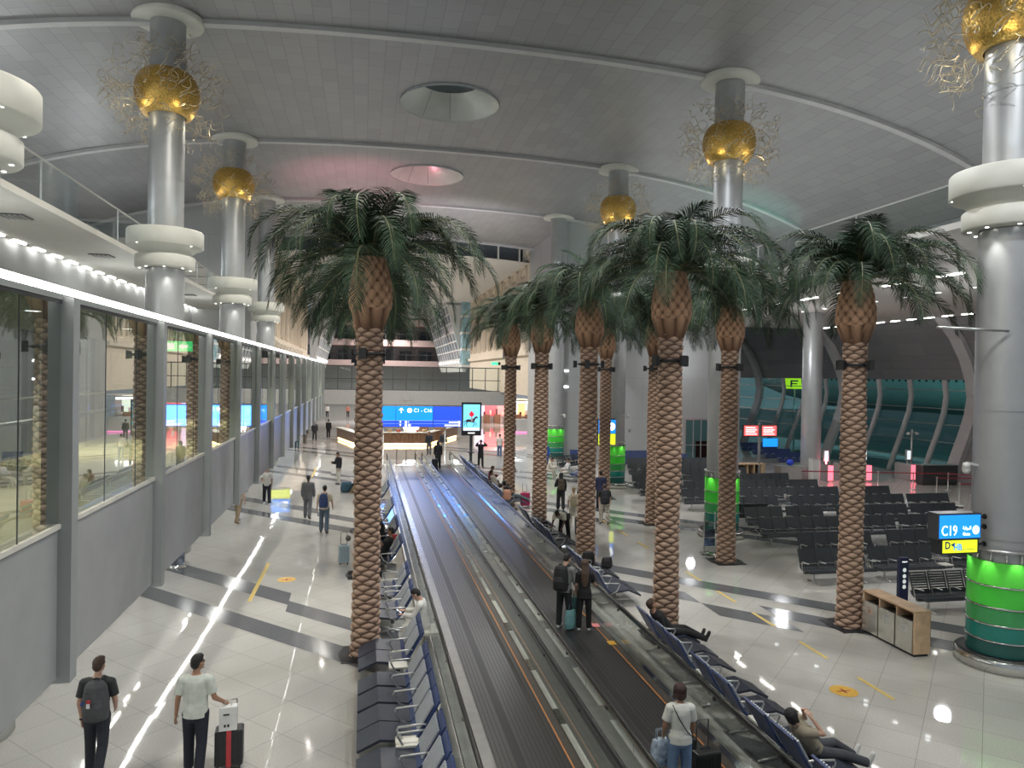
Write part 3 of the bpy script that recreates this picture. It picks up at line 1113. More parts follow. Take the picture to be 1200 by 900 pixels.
def walkway(x0, label):
    """x0: inner face of the left balustrade; width 1.9 m"""
    t = thing('moving_walkway', label, 'walkway', (x0, WY0, 0.02))
    L_ = WY1 - WY0
    b = MB(); b.box(0.50, 1.72, 0, L_, 0.0, 0.03)
    b.build('belt', M['belt'], t)
    b = MB()
    b.box(0.84, 0.98, 0, L_, 0.031, 0.035)
    for q in range(16):
        if q not in (4, 5):
            x = 0.53 + 0.075 * q
            b.box(x, x + 0.012, 0, L_, 0.031, 0.0335)
    b.build('dark_lane', M['belt_dark'], t)
    b = MB(); b.box(1.70, 1.725, 0, L_, 0.031, 0.037); b.build('edge_line', M['orange_line'], t)
    b = MB(); b.box(0.03, 0.50, 0, L_, 0.0, 0.06); b.build('inner_deck', M['deck'], t)
    b = MB(); b.box(1.725, 1.85, 0, L_, 0.0, 0.05); b.build('skirt', M['skirt_brown'], t)
    b = MB()
    b.box(1.85, 1.97, 0, L_, 0.0, 0.09)
    b.build('plinth', M['chrome'], t)
    b = MB()
    y = 0.4
    while y < L_ - 2 and x0 < 3:
        b.box(1.855, 1.965, y, y + 1.75, 0.091, 0.095)
        y += 2.35
    if b.v:
        b.build('pale_inlay', M['cream'], t)
    for xg in (0.0, 1.90):
        b = MB()
        y = 0.0
        while y < L_:
            b.quad((xg, y + 0.012, 0.09), (xg, min(y + 2.35, L_) - 0.012, 0.09), (xg, min(y + 2.35, L_) - 0.012, 0.86), (xg, y + 0.012, 0.86))
            y += 2.35
        b.build('glass_panel', M['balus'], t, fix=False)
        b = MB()
        b.box(xg - 0.035, xg + 0.035, -0.1, L_ + 0.1, 0.85, 0.885)
        b.build('rail_track', M['chrome'], t)
        b = MB()
        pts = [(xg, -0.2, 0.35), (xg, -0.42, 0.55), (xg, -0.42, 0.75), (xg, -0.2, 0.91), (xg, L_ + 0.2, 0.91), (xg, L_ + 0.42, 0.75), (xg, L_ + 0.42, 0.55), (xg, L_ + 0.2, 0.35)]
        b.tube(pts, 0.036, 10)
        b.build('handrail', M['rubber'], t)
        b = MB()
        b.cbox((0, 0, 0), (0.03, 0.06, 0.05))
        bme = b.mesh('bracket', M['dark_steel'])
        y = 1.17
        while y < L_:
            inst('bracket', bme, t, (xg - 0.02, y, 0.80))
            y += 2.35
    b = MB(); b.box(0.5, 1.72, L_ - 0.4, L_ + 0.5, 0.03, 0.045); b.build('comb_plate', M['steel'], t)
    return t


M['balus'] = glass('walkway_glass', (0.84, 0.89, 0.87), 0.10, 0.03, 1.0)
wl = walkway(1.62, 'left moving walkway, empty, between glass balustrades')
wr = walkway(3.98, 'right moving walkway with people standing on it between glass balustrades')
for (x, y, m_, lb) in ((5.22, 17.35, mat('pink_safety_label', (0.8, 0.25, 0.28), 0.5), 'small pink safety label beside the right walkway belt behind the couple'),
                       (5.30, 16.35, M['sticker'], 'small orange safety label beside the right walkway belt')):
    pass

# kerbs outside the walkways
for nm, x0, x1 in (('baseboard_walkway_left', 1.42, 1.60), ('baseboard_walkway_right', 5.92, 6.12)):
    b = MB()
    y = WY0
    while y < WY1:
        b.box(x0, x1, y + 0.004, y + 1.196, 0, 0.10)
        y += 1.2
    struct(b.build(nm, M['kerb']))
# barrier posts at the far end of the left walkway
for k, (x, lb) in enumerate(((2.3, 'thin dark post left of three at the far end of the empty walkway'), (2.95, 'thin dark post, middle of three at the far end of the empty walkway'), (3.6, 'thin dark post right of three at the far end of the empty walkway'))):
    b = MB()
    b.lathe([(0.12, 0.0), (0.12, 0.03), (0.025, 0.05), (0.025, 1.0), (0.03, 1.0), (0.0, 1.03)], (x, 50.6), 12)
    tag(b.build('barrier_post', M['dark_steel']), lb, 'post', 'walkway end posts')
# ================================================================== PALMS


def trunk_mesh():
    NA, H = 84, 7.35
    NZ = 520
    nb, rowh = 5, 0.104
    v, f, rel = [], [], []
    for j in range(NZ + 1):
        z = H * j / NZ
        flare = 0.06 * math.exp(-z / 0.25)
        r0 = 0.262 + flare + 0.012 * math.sin(z * 1.7)
        for i in range(NA):
            a = 2 * PI * i / NA
            best = 0.0
            rw = z / rowh
            for dr in (0, 1):
                row = math.floor(rw) - dr
                ph = (row % 2) * 0.5 + row * 0.045
                u = (a / (2 * PI) * nb + ph) % 1.0 - 0.5
                t = (rw - row) / 1.42                     # 0..1 over the height of one lens-shaped scar
                hgt = 1.0 - abs(2 * u) ** 1.5
                q = (t - 0.5) / (0.5 * max(hgt, 0.03))
                if abs(q) < 1:
                    d = math.sqrt(1 - q * q) * (0.72 + 0.28 * q) * (0.35 + 0.65 * hgt)
                    best = max(best, d)
            r = r0 + 0.066 * best
            v.append((r * math.cos(a), r * math.sin(a), z))
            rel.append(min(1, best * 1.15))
    for j in range(NZ):
        for i in range(NA):
            f.append((j * NA + i, j * NA + (i + 1) % NA, (j + 1) * NA + (i + 1) % NA, (j + 1) * NA + i))
    return v, f, rel


def boot_mesh():
    NA, NZ, z0, z1 = 96, 110, 7.15, 8.75
    nb, rowh = 12, 0.155
    v, f, rel = [], [], []
    for j in range(NZ + 1):
        t = j / NZ
        z = z0 + (z1 - z0) * t
        r0 = 0.27 + 0.13 * min(1, t / 0.35) - 0.16 * max(0, (t - 0.5) / 0.5) ** 1.5
        for i in range(NA):
            a = 2 * PI * i / NA
            if t < 0.30:                                   # long husk ridges
                u = (a / (2 * PI) * 8 + 0.3 * t) % 1.0 - 0.5
                d = math.sqrt(max(0, 1 - (2 * u) ** 2)) * (0.25 + 2.2 * t)
            else:
                rw = (z - z0) / rowh
                best = 0
                for dr in (0, 1):
                    row = math.floor(rw) - dr
                    u = (a / (2 * PI) * nb + (row % 2) * 0.5) % 1.0 - 0.5
                    w_ = (rw - row - 0.9) / 0.95
                    d2 = (2.05 * u) ** 2 + w_ * w_
                    if d2 < 1:
                        best = max(best, math.sqrt(1 - d2))
                d = best
            r = r0 + 0.085 * min(d, 1)
            v.append((r * math.cos(a), r * math.sin(a), z))
            rel.append(min(1, d ** 1.5 * 1.15))
    for j in range(NZ):
        for i in range(NA):
            f.append((j * NA + i, j * NA + (i + 1) % NA, (j + 1) * NA + (i + 1) % NA, (j + 1) * NA + i))
    v.append((0, 0, z1)); rel.append(0)
    n = len(v) - 1
    for i in range(NA):
        f.append((NZ * NA + i, NZ * NA + (i + 1) % NA, n))
    return v, f, rel


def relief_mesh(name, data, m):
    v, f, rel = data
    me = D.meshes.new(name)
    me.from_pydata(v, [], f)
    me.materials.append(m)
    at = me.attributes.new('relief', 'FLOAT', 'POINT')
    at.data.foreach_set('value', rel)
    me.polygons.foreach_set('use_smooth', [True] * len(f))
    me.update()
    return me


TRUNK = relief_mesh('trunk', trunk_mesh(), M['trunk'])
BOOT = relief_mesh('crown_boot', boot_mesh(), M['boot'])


def frond_mesh(elev, length, droop, seed):
    rg = random.Random(seed)
    N = 44
    v, f, mi = [], [], []
    p = Vector((0, 0, 0))
    ang = R(elev)
    pts, tans = [], []
    ds = length / N
    for i in range(N + 1):
        pts.append(p.copy())
        t = Vector((math.cos(ang), 0, math.sin(ang)))
        tans.append(t)
        p = p + t * ds
        s = i / N
        ang -= R(droop) / N * (0.35 + 1.5 * s)
        ang = max(ang, R(-86))
    side_sway = rg.uniform(-0.10, 0.10)
    for i, q in enumerate(pts):
        q.y += side_sway * (i / N) ** 2 * length
    # rachis: flattened three-sided strip
    for i in range(N + 1):
        w = 0.030 * (1 - 0.85 * i / N) + 0.003
        up = Vector((-tans[i].z, 0, tans[i].x))
        v += [pts[i] + Vector((0, w, 0)), pts[i] + up * w * 0.8, pts[i] - Vector((0, w, 0)), pts[i] - up * w * 0.5]
    for i in range(N):
        for k in range(4):
            f.append((i * 4 + k, i * 4 + (k + 1) % 4, i * 4 + 4 + (k + 1) % 4, i * 4 + 4 + k))
            mi.append(1)
    # leaflets
    M_ = 58
    for i in range(M_):
        s = 0.07 + 0.93 * i / (M_ - 1)
        q = s * N
        j = min(int(q), N - 1)
        b = pts[j].lerp(pts[j + 1], q - j)
        t = tans[j]
        up = Vector((-t.z, 0, t.x))
        ll = (0.22 + 0.46 * math.sin(PI * min(1, (s * 0.86 + 0.10)))) * (1.0 if s < 0.93 else 0.75)
        for sd in (-1, 1):
            fw = 0.42 + 0.55 * s + rg.uniform(-0.10, 0.10)
            d = (Vector((0, sd, 0)) * (1.0 - 0.35 * s) + t * fw + up * (0.28 + rg.uniform(-0.12, 0.12))).normalized()
            l = ll * rg.uniform(0.88, 1.08)
            w = 0.017
            wd = t.copy()
            m1 = b + d * l * 0.45 + Vector((0, 0, -0.03 * l))
            d2 = (d + Vector((0, 0, -0.45 - rg.uniform(0, 0.35)))).normalized()
            e = m1 + d2 * l * 0.55
            o = len(v)
            v += [b - wd * w * 0.7, b + wd * w * 0.7, m1 - wd * w, m1 + wd * w, e]
            f += [(o, o + 1, o + 3, o + 2), (o + 2, o + 3, o + 4)]
            mi += [0, 0]
    me = D.meshes.new('frond')
    me.from_pydata([tuple(x) for x in v], [], f)
    me.materials.append(M['leaf'])
    me.materials.append(M['rachis'])
    me.polygons.foreach_set('material_index', mi)
    me.update()
    return me


FROND_RINGS = [  # elevation, length, droop, count, height
    (84, 1.70, 70, 2, 8.80),
    (72, 2.35, 150, 6, 8.80),
    (60, 2.85, 165, 9, 8.82),
    (46, 3.05, 150, 10, 8.82),
    (30, 3.05, 126, 10, 8.80),
    (14, 2.95, 104, 9, 8.78),
    (-2, 2.60, 80, 5, 8.72),
]
FRONDS = [[frond_mesh(e + dv, l * (0.95 + 0.06 * q), d, 100 * i + q) for q, dv in enumerate((-5, 3, 8))] for i, (e, l, d, c, z) in enumerate(FROND_RINGS)]

sp = MB()
sp.cbox((0.44, 0, 0.0), (0.10, 0.14, 0.22), 0, 0, 0)
sp.bar((0.28, 0, 0), (0.42, 0, 0), 0.03, 0.03)
sp.cbox((0.50, 0, 0.0), (0.015, 0.16, 0.25), 0)
SPOTM = sp.mesh('clamp_spotlight', M['black'])
rg_ = MB()
rg_.lathe([(0.33, -0.035), (0.345, -0.035), (0.345, 0.035), (0.33, 0.035)], (0, 0), 32)
CLAMPM = rg_.mesh('clamp_ring', M['black'])
gt = MB()
gt.box(-0.51, 0.51, -0.51, 0.51, 0.002, 0.012)
for k in range(5):
    r0 = 0.36 + 0.05 * k
    gt.lathe([(r0, 0.012), (r0, 0.018), (r0 + 0.02, 0.018), (r0 + 0.02, 0.012)], (0, 0), 40)
GRATEM = gt.mesh('tree_grate', [M['grate']])


def palm(x, y, label, seed, fronds=True, ht=0.0, grate_label=None):
    rg = random.Random(seed)
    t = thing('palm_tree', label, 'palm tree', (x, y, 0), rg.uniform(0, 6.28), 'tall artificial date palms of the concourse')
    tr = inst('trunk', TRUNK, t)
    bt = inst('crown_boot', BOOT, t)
    inst('clamp_ring', CLAMPM, t, (0, 0, 6.63))
    for k in range(4):
        inst('spotlight', SPOTM, t, (0, 0, 6.63), (0, 0, k * PI / 2 + 0.4))
    for i, (e, l, d, c, z) in enumerate(FROND_RINGS):
        a0 = rg.uniform(0, 6.28)
        for q in range(c):
            a = a0 + 2 * PI * q / c + rg.uniform(-0.16, 0.16)
            me = FRONDS[i][rg.randrange(3)]
            s = rg.uniform(0.90, 1.08)
            rr = 0.10 if i < 3 else 0.20
            o = inst('frond', me, t, (rr * math.cos(a), rr * math.sin(a), z + rg.uniform(-0.05, 0.05)), (0, 0, a), (s, s, s))
    g = inst('tree_grate', GRATEM, None, (x, y, 0))
    tag(g, grate_label or 'black square tree grate around the foot of ' + label, 'grate', 'tree grates')
    return t


PX = (0.12, 7.2, 12.2)
PY = (16.3, 22.73, 29.16, 35.6)
palm(PX[0], PY[0], 'big date palm at the left benches, nearest on the left side', 1, grate_label='black square grate at the foot of the big left palm')
palm(PX[0], PY[1], 'date palm hidden almost wholly behind the big left palm', 2, grate_label='black square grate just behind the big left palm')
palm(PX[0], PY[2], 'third date palm in line behind the big left palm', 3, grate_label='black square grate third in line at the left benches')
palm(PX[0], PY[3], 'farthest date palm in line behind the big left palm', 33, grate_label='black square grate farthest along the left benches')
palm(PX[1], PY[0], 'nearest date palm of the row along the right benches', 4, grate_label='black square grate beside the reclining man in black')
palm(PX[1], PY[1], 'second date palm along the right benches, behind the couple on the walkway', 5, grate_label='black square grate second along the right benches')
palm(PX[1], PY[2], 'third date palm along the right benches, beside the bending traveller', 6, grate_label='black square grate beside the bending traveller')
palm(PX[1], PY[3], 'farthest date palm along the right benches, beside the pink suitcase', 7, grate_label='black square grate beside the pink suitcase')
palm(PX[2], PY[0], 'date palm standing beside the wooden recycling station', 8, grate_label='black square grate beside the recycling station')
palm(PX[2], PY[1], 'date palm standing before the green lit column and leaflet stand', 9, grate_label='black square grate before the leaflet stand')
palm(PX[2], PY[2], 'date palm half hidden behind the nearest right bench palm', 10, grate_label='black square grate before the mid gate seats')
palm(PX[2], PY[3], 'date palm standing before the second green lit column', 12, grate_label='black square grate before the second green lit column')

# ================================================================== GOLD COLUMN SCULPTURES


def sculpture(x, y, zc, label, seed):
    rg = random.Random(seed)
    t = thing('gold_sculpture', label, 'sculpture', (x, y, zc), 0, 'gilded bowls with curling wires round the columns')
    b = MB()
    n, prof = 40, [(0.60, -0.74), (0.76, -0.72), (0.90, -0.5), (1.0, -0.2), (1.03, 0.05), (1.0, 0.3), (0.9, 0.55), (0.74, 0.72), (0.58, 0.76)]
    b.lathe(prof, (0, 0), n)
    o = b.build('gilded_bowl', M['gold'], t)
    w = MB()
    for k in range(230):
        th = rg.uniform(0, 2 * PI)
        el = math.asin(rg.uniform(-0.85, 0.95))
        d = Vector((math.cos(el) * math.cos(th), math.cos(el) * math.sin(th), math.sin(el)))
        r0 = 0.75 + 0.2 * rg.random()
        u = d.cross(Vector((0, 0, 1))).normalized()
        v_ = u.cross(d)
        r1 = rg.uniform(1.5, 2.15)
        ph, am = rg.uniform(0, 6.28), rg.uniform(0.07, 0.15)
        pts = []
        n_ = 9
        st = r0 if rg.random() < 0.15 else rg.uniform(1.1, 1.75)
        r1 = max(r1, st + 0.42)
        for i in range(n_):
            s = i / (n_ - 1)
            q = st + (r1 - st) * s
            off = math.sin(ph + s * 8.0) * am
            off2 = math.cos(ph * 1.7 + s * 7.0) * am
            pp = d * q + u * off + v_ * off2
            if math.hypot(pp.x, pp.y) < 0.60:
                m_ = 0.60 / max(math.hypot(pp.x, pp.y), 1e-3)
                pp.x *= m_; pp.y *= m_
            pts.append(pp)
        w.tube(pts, 0.011, 4, 0, False)
    o = w.build('curling_wires', M['gold_wire'], t, fix=False)
    o['kind'] = 'stuff'
    for a in (0.6, 2.2, 3.8, 5.4):
        lamp('bowl_light', 'POINT', (x + 1.25 * math.cos(a), y + 1.25 * math.sin(a), zc - 0.85), 5, (1.0, 0.86, 0.55), 0.05)
    return t


sculpture(LX, 26.5, 15.5, 'gold wire sculpture round the left column with the nearest full white capital', 1)
sculpture(LX, 39.3, 15.7, 'gold wire sculpture round the second left column, smaller in view', 2)
sculpture(RX, 26.5, 15.5, 'gold wire sculpture round the right column above the tall palms', 3)
sculpture(RX, 39.3, 15.7, 'gold wire sculpture behind the palm fronds at the centre right column', 4)
sculpture(RX, 13.6, 14.35, 'gold wire sculpture cut by the upper right corner of the photo', 5)

# ================================================================== GREEN LIT COLUMN BASES
M['gr1'] = mat('lit_bright_green_glass', (0.10, 0.55, 0.06), 0.18, 0, 0.06, 2, 0, (0.06, 0.62, 0.03), 0.13, 0.5)
M['gr2'] = mat('lit_green_glass', (0.06, 0.42, 0.05), 0.18, 0, 0.06, 2, 0, (0.03, 0.45, 0.02), 0.16)
M['gr3'] = mat('mid_green_glass', (0.05, 0.26, 0.09), 0.18, 0, 0.06, 2, 0, (0.02, 0.20, 0.04), 0.14)
M['gr4'] = mat('teal_glass', (0.02, 0.16, 0.13), 0.18, 0, 0.06, 2, 0, (0.0, 0.10, 0.08), 0.2)
M['gr5'] = mat('dark_teal_glass', (0.02, 0.08, 0.07), 0.16, 0, 0.06, 2, 0, (0.0, 0.04, 0.035), 0.2)


def green_base(x, y, label):
    t = thing('column_base_light', label, 'column light', (x, y, 0), 0, 'green backlit drums at the foot of the columns')
    b = MB()
    b.lathe([(0.63, 0.0), (0.90, 0.0), (0.90, 0.24), (0.87, 0.28), (0.63, 0.28)], (0, 0), 48)
    b.build('plinth', M['chrome'], t)
    b = MB()
    b.lathe([(0.63, 0.285), (0.855, 0.285), (0.855, 0.292), (0.63, 0.292)], (0, 0), 48)
    b.build('plinth_top', M['black'], t)
    zs = [0.29, 0.62, 0.98, 1.36, 1.82, 2.36]
    for k, (m_) in enumerate(('gr5', 'gr4', 'gr3', 'gr2', 'gr1')):
        b = MB()
        b.lathe([(0.67, zs[k] + 0.015), (0.67, zs[k + 1] - 0.015)], (0, 0), 48)
        b.build('glass_band', M[m_], t, fix=False)
    b = MB()
    for z in zs[1:-1]:
        b.lathe([(0.66, z - 0.018), (0.69, z - 0.018), (0.69, z + 0.018), (0.66, z + 0.018)], (0, 0), 48)
    b.build('steel_ring', M['chrome'], t)
    b = MB()
    b.lathe([(0.625, 2.36), (0.60, 2.36), (0.60, 2.56)], (0, 0), 32)
    for k in range(14):
        a = 2 * PI * k / 14
        b.tube([(0.64 * math.cos(a), 0.64 * math.sin(a), 2.34), (0.64 * math.cos(a), 0.64 * math.sin(a), 2.58)], 0.03, 8)
    b.lathe([(0.62, 2.57), (0.70, 2.57), (0.70, 2.62), (0.62, 2.62)], (0, 0), 40, 1)
    b.build('mirror_gap', [M['chrome'], M['steel']], t)
    for k in range(8):
        a = 2 * PI * k / 8 + PI / 8
        lamp('base_spot', 'SPOT', (x + 0.80 * math.cos(a), y + 0.80 * math.sin(a), 2.56), 15, (0.9, 1.0, 0.8), 0.02,
             (x + 0.64 * math.cos(a), y + 0.64 * math.sin(a), 1.9), 62, 0.8)
    return t


green_base(RX, 13.6, 'green glowing drum round the big column below the C19 sign')
green_base(RX, 26.5, 'green glowing drum round the column behind the leaflet stand palm')
green_base(RX, 39.3, 'green glowing drum round the column left of the mid gate seats')
green_base(RX, 52.2, 'farthest green glowing drum, beside the grey wall pilaster')
for yy, lb in zip(COLY, ('white round plinth at the lower left corner under the corridor', 'round plinth of the second column under the corridor', 'round plinth of the third column under the corridor', 'round plinth of the fourth column under the corridor')):
    b = MB()
    b.lathe([(0.62, 0.0), (0.90, 0.0), (0.90, 0.30), (0.87, 0.34), (0.62, 0.34)], (LX, yy), 40)
    tag(b.build('column_plinth', M['white']), lb, 'plinth', 'plain column plinths')

# small white cameras on the columns
def camera_dome(x, y, z, a, label):
    t = thing('security_camera', label, 'camera', (x, y, z), a, 'white column cameras')
    b = MB()
    b.bar((0, 0, 0), (0.32, 0, 0.06), 0.05, 0.05)
    b.build('bracket', M['white'], t)
    b = MB()
    b.tube([(0.32, 0, 0.06), (0.32, 0, -0.06)], [0.07, 0.09], 12)
    b.lathe([(0.09, -0.06), (0.085, -0.12), (0.05, -0.17), (0.0, -0.18)], (0.32, 0), 12)
    b.build('dome', M['white'], t)


camera_dome(RX + 0.55, 39.1, 3.3, -0.3, 'white dome camera low on the column left of the mid gate seats')
camera_dome(RX + 0.35, 38.8, 4.1, -0.9, 'white dome camera higher on the column left of the mid gate seats')
camera_dome(RX + 0.3, 51.7, 3.4, -0.9, 'white dome camera on the farthest green based column')
camera_dome(RX - 0.58, 13.7, 4.4, PI, 'white dome camera on the left side of the big right column')
b = MB()
b.tube([(RX - 0.5, 13.1, 7.35), (RX - 2.1, 13.3, 7.40)], 0.03, 8)
tag(b.build('flag_arm', M['steel']), 'thin steel arm sticking out left from the big right column', 'arm')

# ================================================================== RECLINER BENCHES BESIDE THE WALKWAYS


def slab_profile(mb, prof, thick, y0, y1, mi=0):
    """bent sheet: polyline in x-z given thickness downwards, between y0 and y1"""
    pts = [Vector((p[0], 0, p[1])) for p in prof]
    lo = []
    for i, p in enumerate(pts):
        a = (pts[i] - pts[i - 1]).normalized() if i > 0 else None
        c = (pts[i + 1] - pts[i]).normalized() if i < len(pts) - 1 else None
        t = ((a or c) + (c or a)).normalized()
        n = Vector((-t.z, 0, t.x))
        if n.z > 0 and abs(n.z) > 0.2 or False:
            n = -n
        elif n.x < 0:
            n = -n
        lo.append(p + n * thick)
    n = len(pts)
    poly = [(p.x, p.z) for p in pts] + [(p.x, p.z) for p in reversed(lo)]
    mb.prism(poly, 'y', y0, y1, mi)


SW = 0.62
sb1 = MB(); slab_profile(sb1, [(-0.78, 0.30), (-0.42, 0.46), (0.12, 0.40)], 0.045, -SW / 2, SW / 2)
REC_SEAT = sb1.mesh('seat', M['seat_slate'])
sb2 = MB(); slab_profile(sb2, [(0.10, 0.40), (0.22, 0.52), (0.50, 1.00)], 0.035, -SW / 2, SW / 2)
REC_BACK = sb2.mesh('backrest', M['seat_blue'])
sb3 = MB()
for k in range(9):
    y = -0.25 + 0.0625 * k
    sb3.bar((0.175, y, 0.53), (0.415, y, 0.935), 0.030, 0.034, 0, (0, 1, 0))
REC_SLAT = sb3.mesh('back_slats', M['seat_slat'])
sb4 = MB()
pts = [(0.10, 0, 0.36), (-0.06, 0, 0.42), (-0.16, 0, 0.60), (-0.14, 0, 0.64), (0.10, 0, 0.655), (0.30, 0, 0.66)]
sb4.tube(pts, 0.018, 8)
REC_ARM = sb4.mesh('armrest', M['steel'])
sb5 = MB()
sb5.tube([(0.0, 0, 0.34), (0.0, 0, 0.06)], 0.03, 8)
sb5.tube([(-0.34, 0, 0.015), (-0.02, 0, 0.06), (0.05, 0, 0.06), (0.36, 0, 0.015)], 0.022, 8)
REC_LEG = sb5.mesh('leg', M['steel'])
sb6 = MB()
sb6.box(-0.18, 0.18, -0.16, 0.16, 0.42, 0.45)
sb6.tube([(0, 0, 0.36), (0, 0, 0.42)], 0.03, 8)
REC_TRAY = sb6.mesh('side_table', M['cream'])


def recliner(x, ys, facing, label, trays=(), group=None):
    """bank of reclining seats; facing -1 looks to -x, +1 to +x"""
    yc = sum(ys) / len(ys)
    t = thing('recliner_bench', label, 'bench', (x, yc, 0), 0 if facing < 0 else PI, group)
    sgn = 1 if facing < 0 else -1
    loc = sorted([(y - yc) * sgn for y in ys])
    for y in loc:
        s = inst('seat', REC_SEAT, t, (0, y, 0))
        bk = inst('backrest', REC_BACK, t, (0, y, 0))
        inst('slats', REC_SLAT, bk)
    arms = [loc[0] - SW / 2 - 0.02] + [y + SW / 2 + 0.02 for y in loc]
    for y in arms:
        inst('armrest', REC_ARM, t, (0, y, 0))
    b = MB()
    e0, e1 = min(loc) - 0.36, max(loc) + 0.36
    for q in trays:
        e0, e1 = min(e0, (q - yc) * sgn), max(e1, (q - yc) * sgn)
    b.box(-0.04, 0.04, e0, e1, 0.30, 0.36)
    b.build('beam', M['dark_steel'], t)
    for y in ((min(loc) - 0.1, max(loc) + 0.1) if len(loc) > 1 else (0,)):
        inst('leg', REC_LEG, t, (0, y, 0))
    for q in trays:
        inst('side_table', REC_TRAY, t, (0, (q - yc) * sgn, 0))
    return t


GL = 'reclining benches backing onto the left walkway'
GR = 'reclining benches backing onto the right walkway'
recliner(0.75, [10.95, 10.25, 9.55], -1, 'nearest navy reclining bench left of the walkway, cut by the frame bottom', (11.4,), GL)
recliner(0.75, [13.85, 13.15, 12.45, 11.80], -1, 'navy four-seat reclining bench just nearer than the big left palm', (), GL)
recliner(0.75, [15.62, 14.96], -1, 'navy pair of reclining seats beside the foot of the big left palm', (14.45,), GL)
recliner(0.75, [18.35, 17.65], -1, 'empty navy reclining pair just beyond the sitting man in white', (), GL)
recliner(0.75, [20.15, 19.45], -1, 'empty navy reclining pair between the white-shirted man and the sleeper in black', (), GL)
recliner(0.75, [23.7, 23.0], -1, 'navy reclining pair with the person in black resting on it', (), GL)
recliner(0.75, [26.9, 26.2, 25.5], -1, 'navy reclining bench where the person with the red jacket sits', (), GL)
recliner(0.75, [31.0, 30.3, 29.6], -1, 'far navy reclining bench of three seats hidden by the big left palm', (), GL)
recliner(0.75, [36.0, 35.3, 34.6], -1, 'farthest navy reclining bench hidden by the big left palm', (), GL)
recliner(6.72, [8.7, 7.95], 1, 'navy reclining pair right of the walkway, cut by the frame bottom', (), GR)
recliner(6.72, [10.55, 9.75], 1, 'navy reclining pair with the woman resting in a khaki jacket', (11.15,), GR)
recliner(6.72, [12.55, 11.7], 1, 'empty navy reclining pair between two white side tables', (13.15,), GR)
recliner(6.72, [15.35, 14.5, 13.75], 1, 'navy three-seat reclining bench with the reclining man in black', (16.0,), GR)
recliner(6.72, [19.6, 18.9], 1, 'navy reclining pair beside the couple on the walkway', (), GR)
recliner(6.72, [21.4, 20.6], 1, 'navy reclining pair with the black bags on it', (), GR)
recliner(6.72, [26.0, 25.2, 24.4], 1, 'navy reclining bench in front of the bending traveller', (), GR)
recliner(6.72, [28.6, 27.9], 1, 'empty navy reclining pair beside the third right palm', (), GR)
recliner(6.72, [34.6, 33.8, 33.0], 1, 'navy reclining bench with the person lying beside the pink suitcase', (), GR)
recliner(6.72, [38.8, 38.0, 37.2], 1, 'navy reclining bench with the person in maroon', (), GR)
recliner(6.72, [43.5, 42.7, 41.9, 41.1], 1, 'empty navy reclining bench near the far end of the walkway, right side', (), GR)
recliner(6.72, [47.0, 46.2, 45.4], 1, 'farthest navy reclining bench beside the advertising screen', (), GR)

# ================================================================== GATE SEATING
GW = 0.575
gs = MB(); slab_profile(gs, [(-0.26, 0.44), (0.14, 0.41)], 0.05, -0.26, 0.26)
g_ = MB()
for v_ in [0]:
    pass


def yprof(prof, thick, m, name, w=0.26):
    mb = MB()
    slab_profile(mb, prof, thick, -w, w)
    # turn so that the seat faces -y
    mb.v = [(y, x, z) for x, y, z in mb.v]
    mb.f = [f[::-1] for f in mb.f]
    return mb.mesh(name, m)


S_P, B_P = [(-0.33, 0.37), (-0.30, 0.455), (0.12, 0.405), (0.20, 0.46), (0.225, 0.54)], [(0.228, 0.56), (0.37, 0.98)]
G_SEAT = yprof(S_P, 0.045, M['seat_black'], 'seat', 0.278)
G_BACK = yprof(B_P, 0.04, M['seat_black'], 'backrest', 0.278)
B_SEAT = yprof(S_P, 0.045, M['seat_blue'], 'seat', 0.278)
B_BACK = yprof(B_P, 0.04, M['seat_blue'], 'backrest', 0.278)
mb = MB()
for k in range(9):
    t_ = k / 8.0
    mb.box(-0.25, 0.25, 0.18 + 0.16 * t_, 0.20 + 0.16 * t_, 0.46 + 0.50 * t_, 0.50 + 0.50 * t_)
for s in (-1, 1):
    mb.bar((0.25 * s, 0.18, 0.44), (0.25 * s, 0.36, 1.0), 0.025, 0.03)
S_BACK = mb.mesh('backrest', M['seat_black'])
mb = MB()
mb.tube([(0, 0.06, 0.36), (0, 0.13, 0.58), (0, 0.09, 0.635), (0, -0.24, 0.655)], 0.017, 6)
G_ARM = mb.mesh('armrest', M['steel'])
mb = MB()
mb.tube([(0, 0, 0.34), (0, 0, 0.07)], 0.03, 8)
mb.tube([(0, -0.30, 0.015), (0, -0.03, 0.08), (0, 0.05, 0.08), (0, 0.33, 0.015)], 0.02, 6)
G_LEG = mb.mesh('leg', M['steel'])


def gate_bank(x0, n, y, label, kind='black', rot=0.0, tray=False, group='rows of black gate seats'):
    x1 = x0 + n * GW
    t = thing('seat_bank', label, 'seats', ((x0 + x1) / 2, y, 0), rot, group)
    for k in range(n):
        x = (k - (n - 1) / 2) * GW
        inst('seat', B_SEAT if kind == 'blue' else G_SEAT, t, (x, 0, 0))
        inst('backrest', {'black': G_BACK, 'blue': B_BACK, 'slat': S_BACK}[kind], t, (x, 0, 0))
    for k in range(n + 1):
        inst('armrest', G_ARM, t, ((k - n / 2) * GW, 0, 0))
    b = MB()
    b.box(-n * GW / 2, n * GW / 2 + (0.5 if tray else 0), -0.05, 0.05, 0.30, 0.36)
    b.build('beam', M['dark_steel'], t)
    for s in (-1, 1):
        inst('leg', G_LEG, t, (s * (n * GW / 2 - 0.35), 0, 0))
    if tray:
        inst('side_table', REC_TRAY, t, (n * GW / 2 + 0.22, -0.05, 0))
    return t


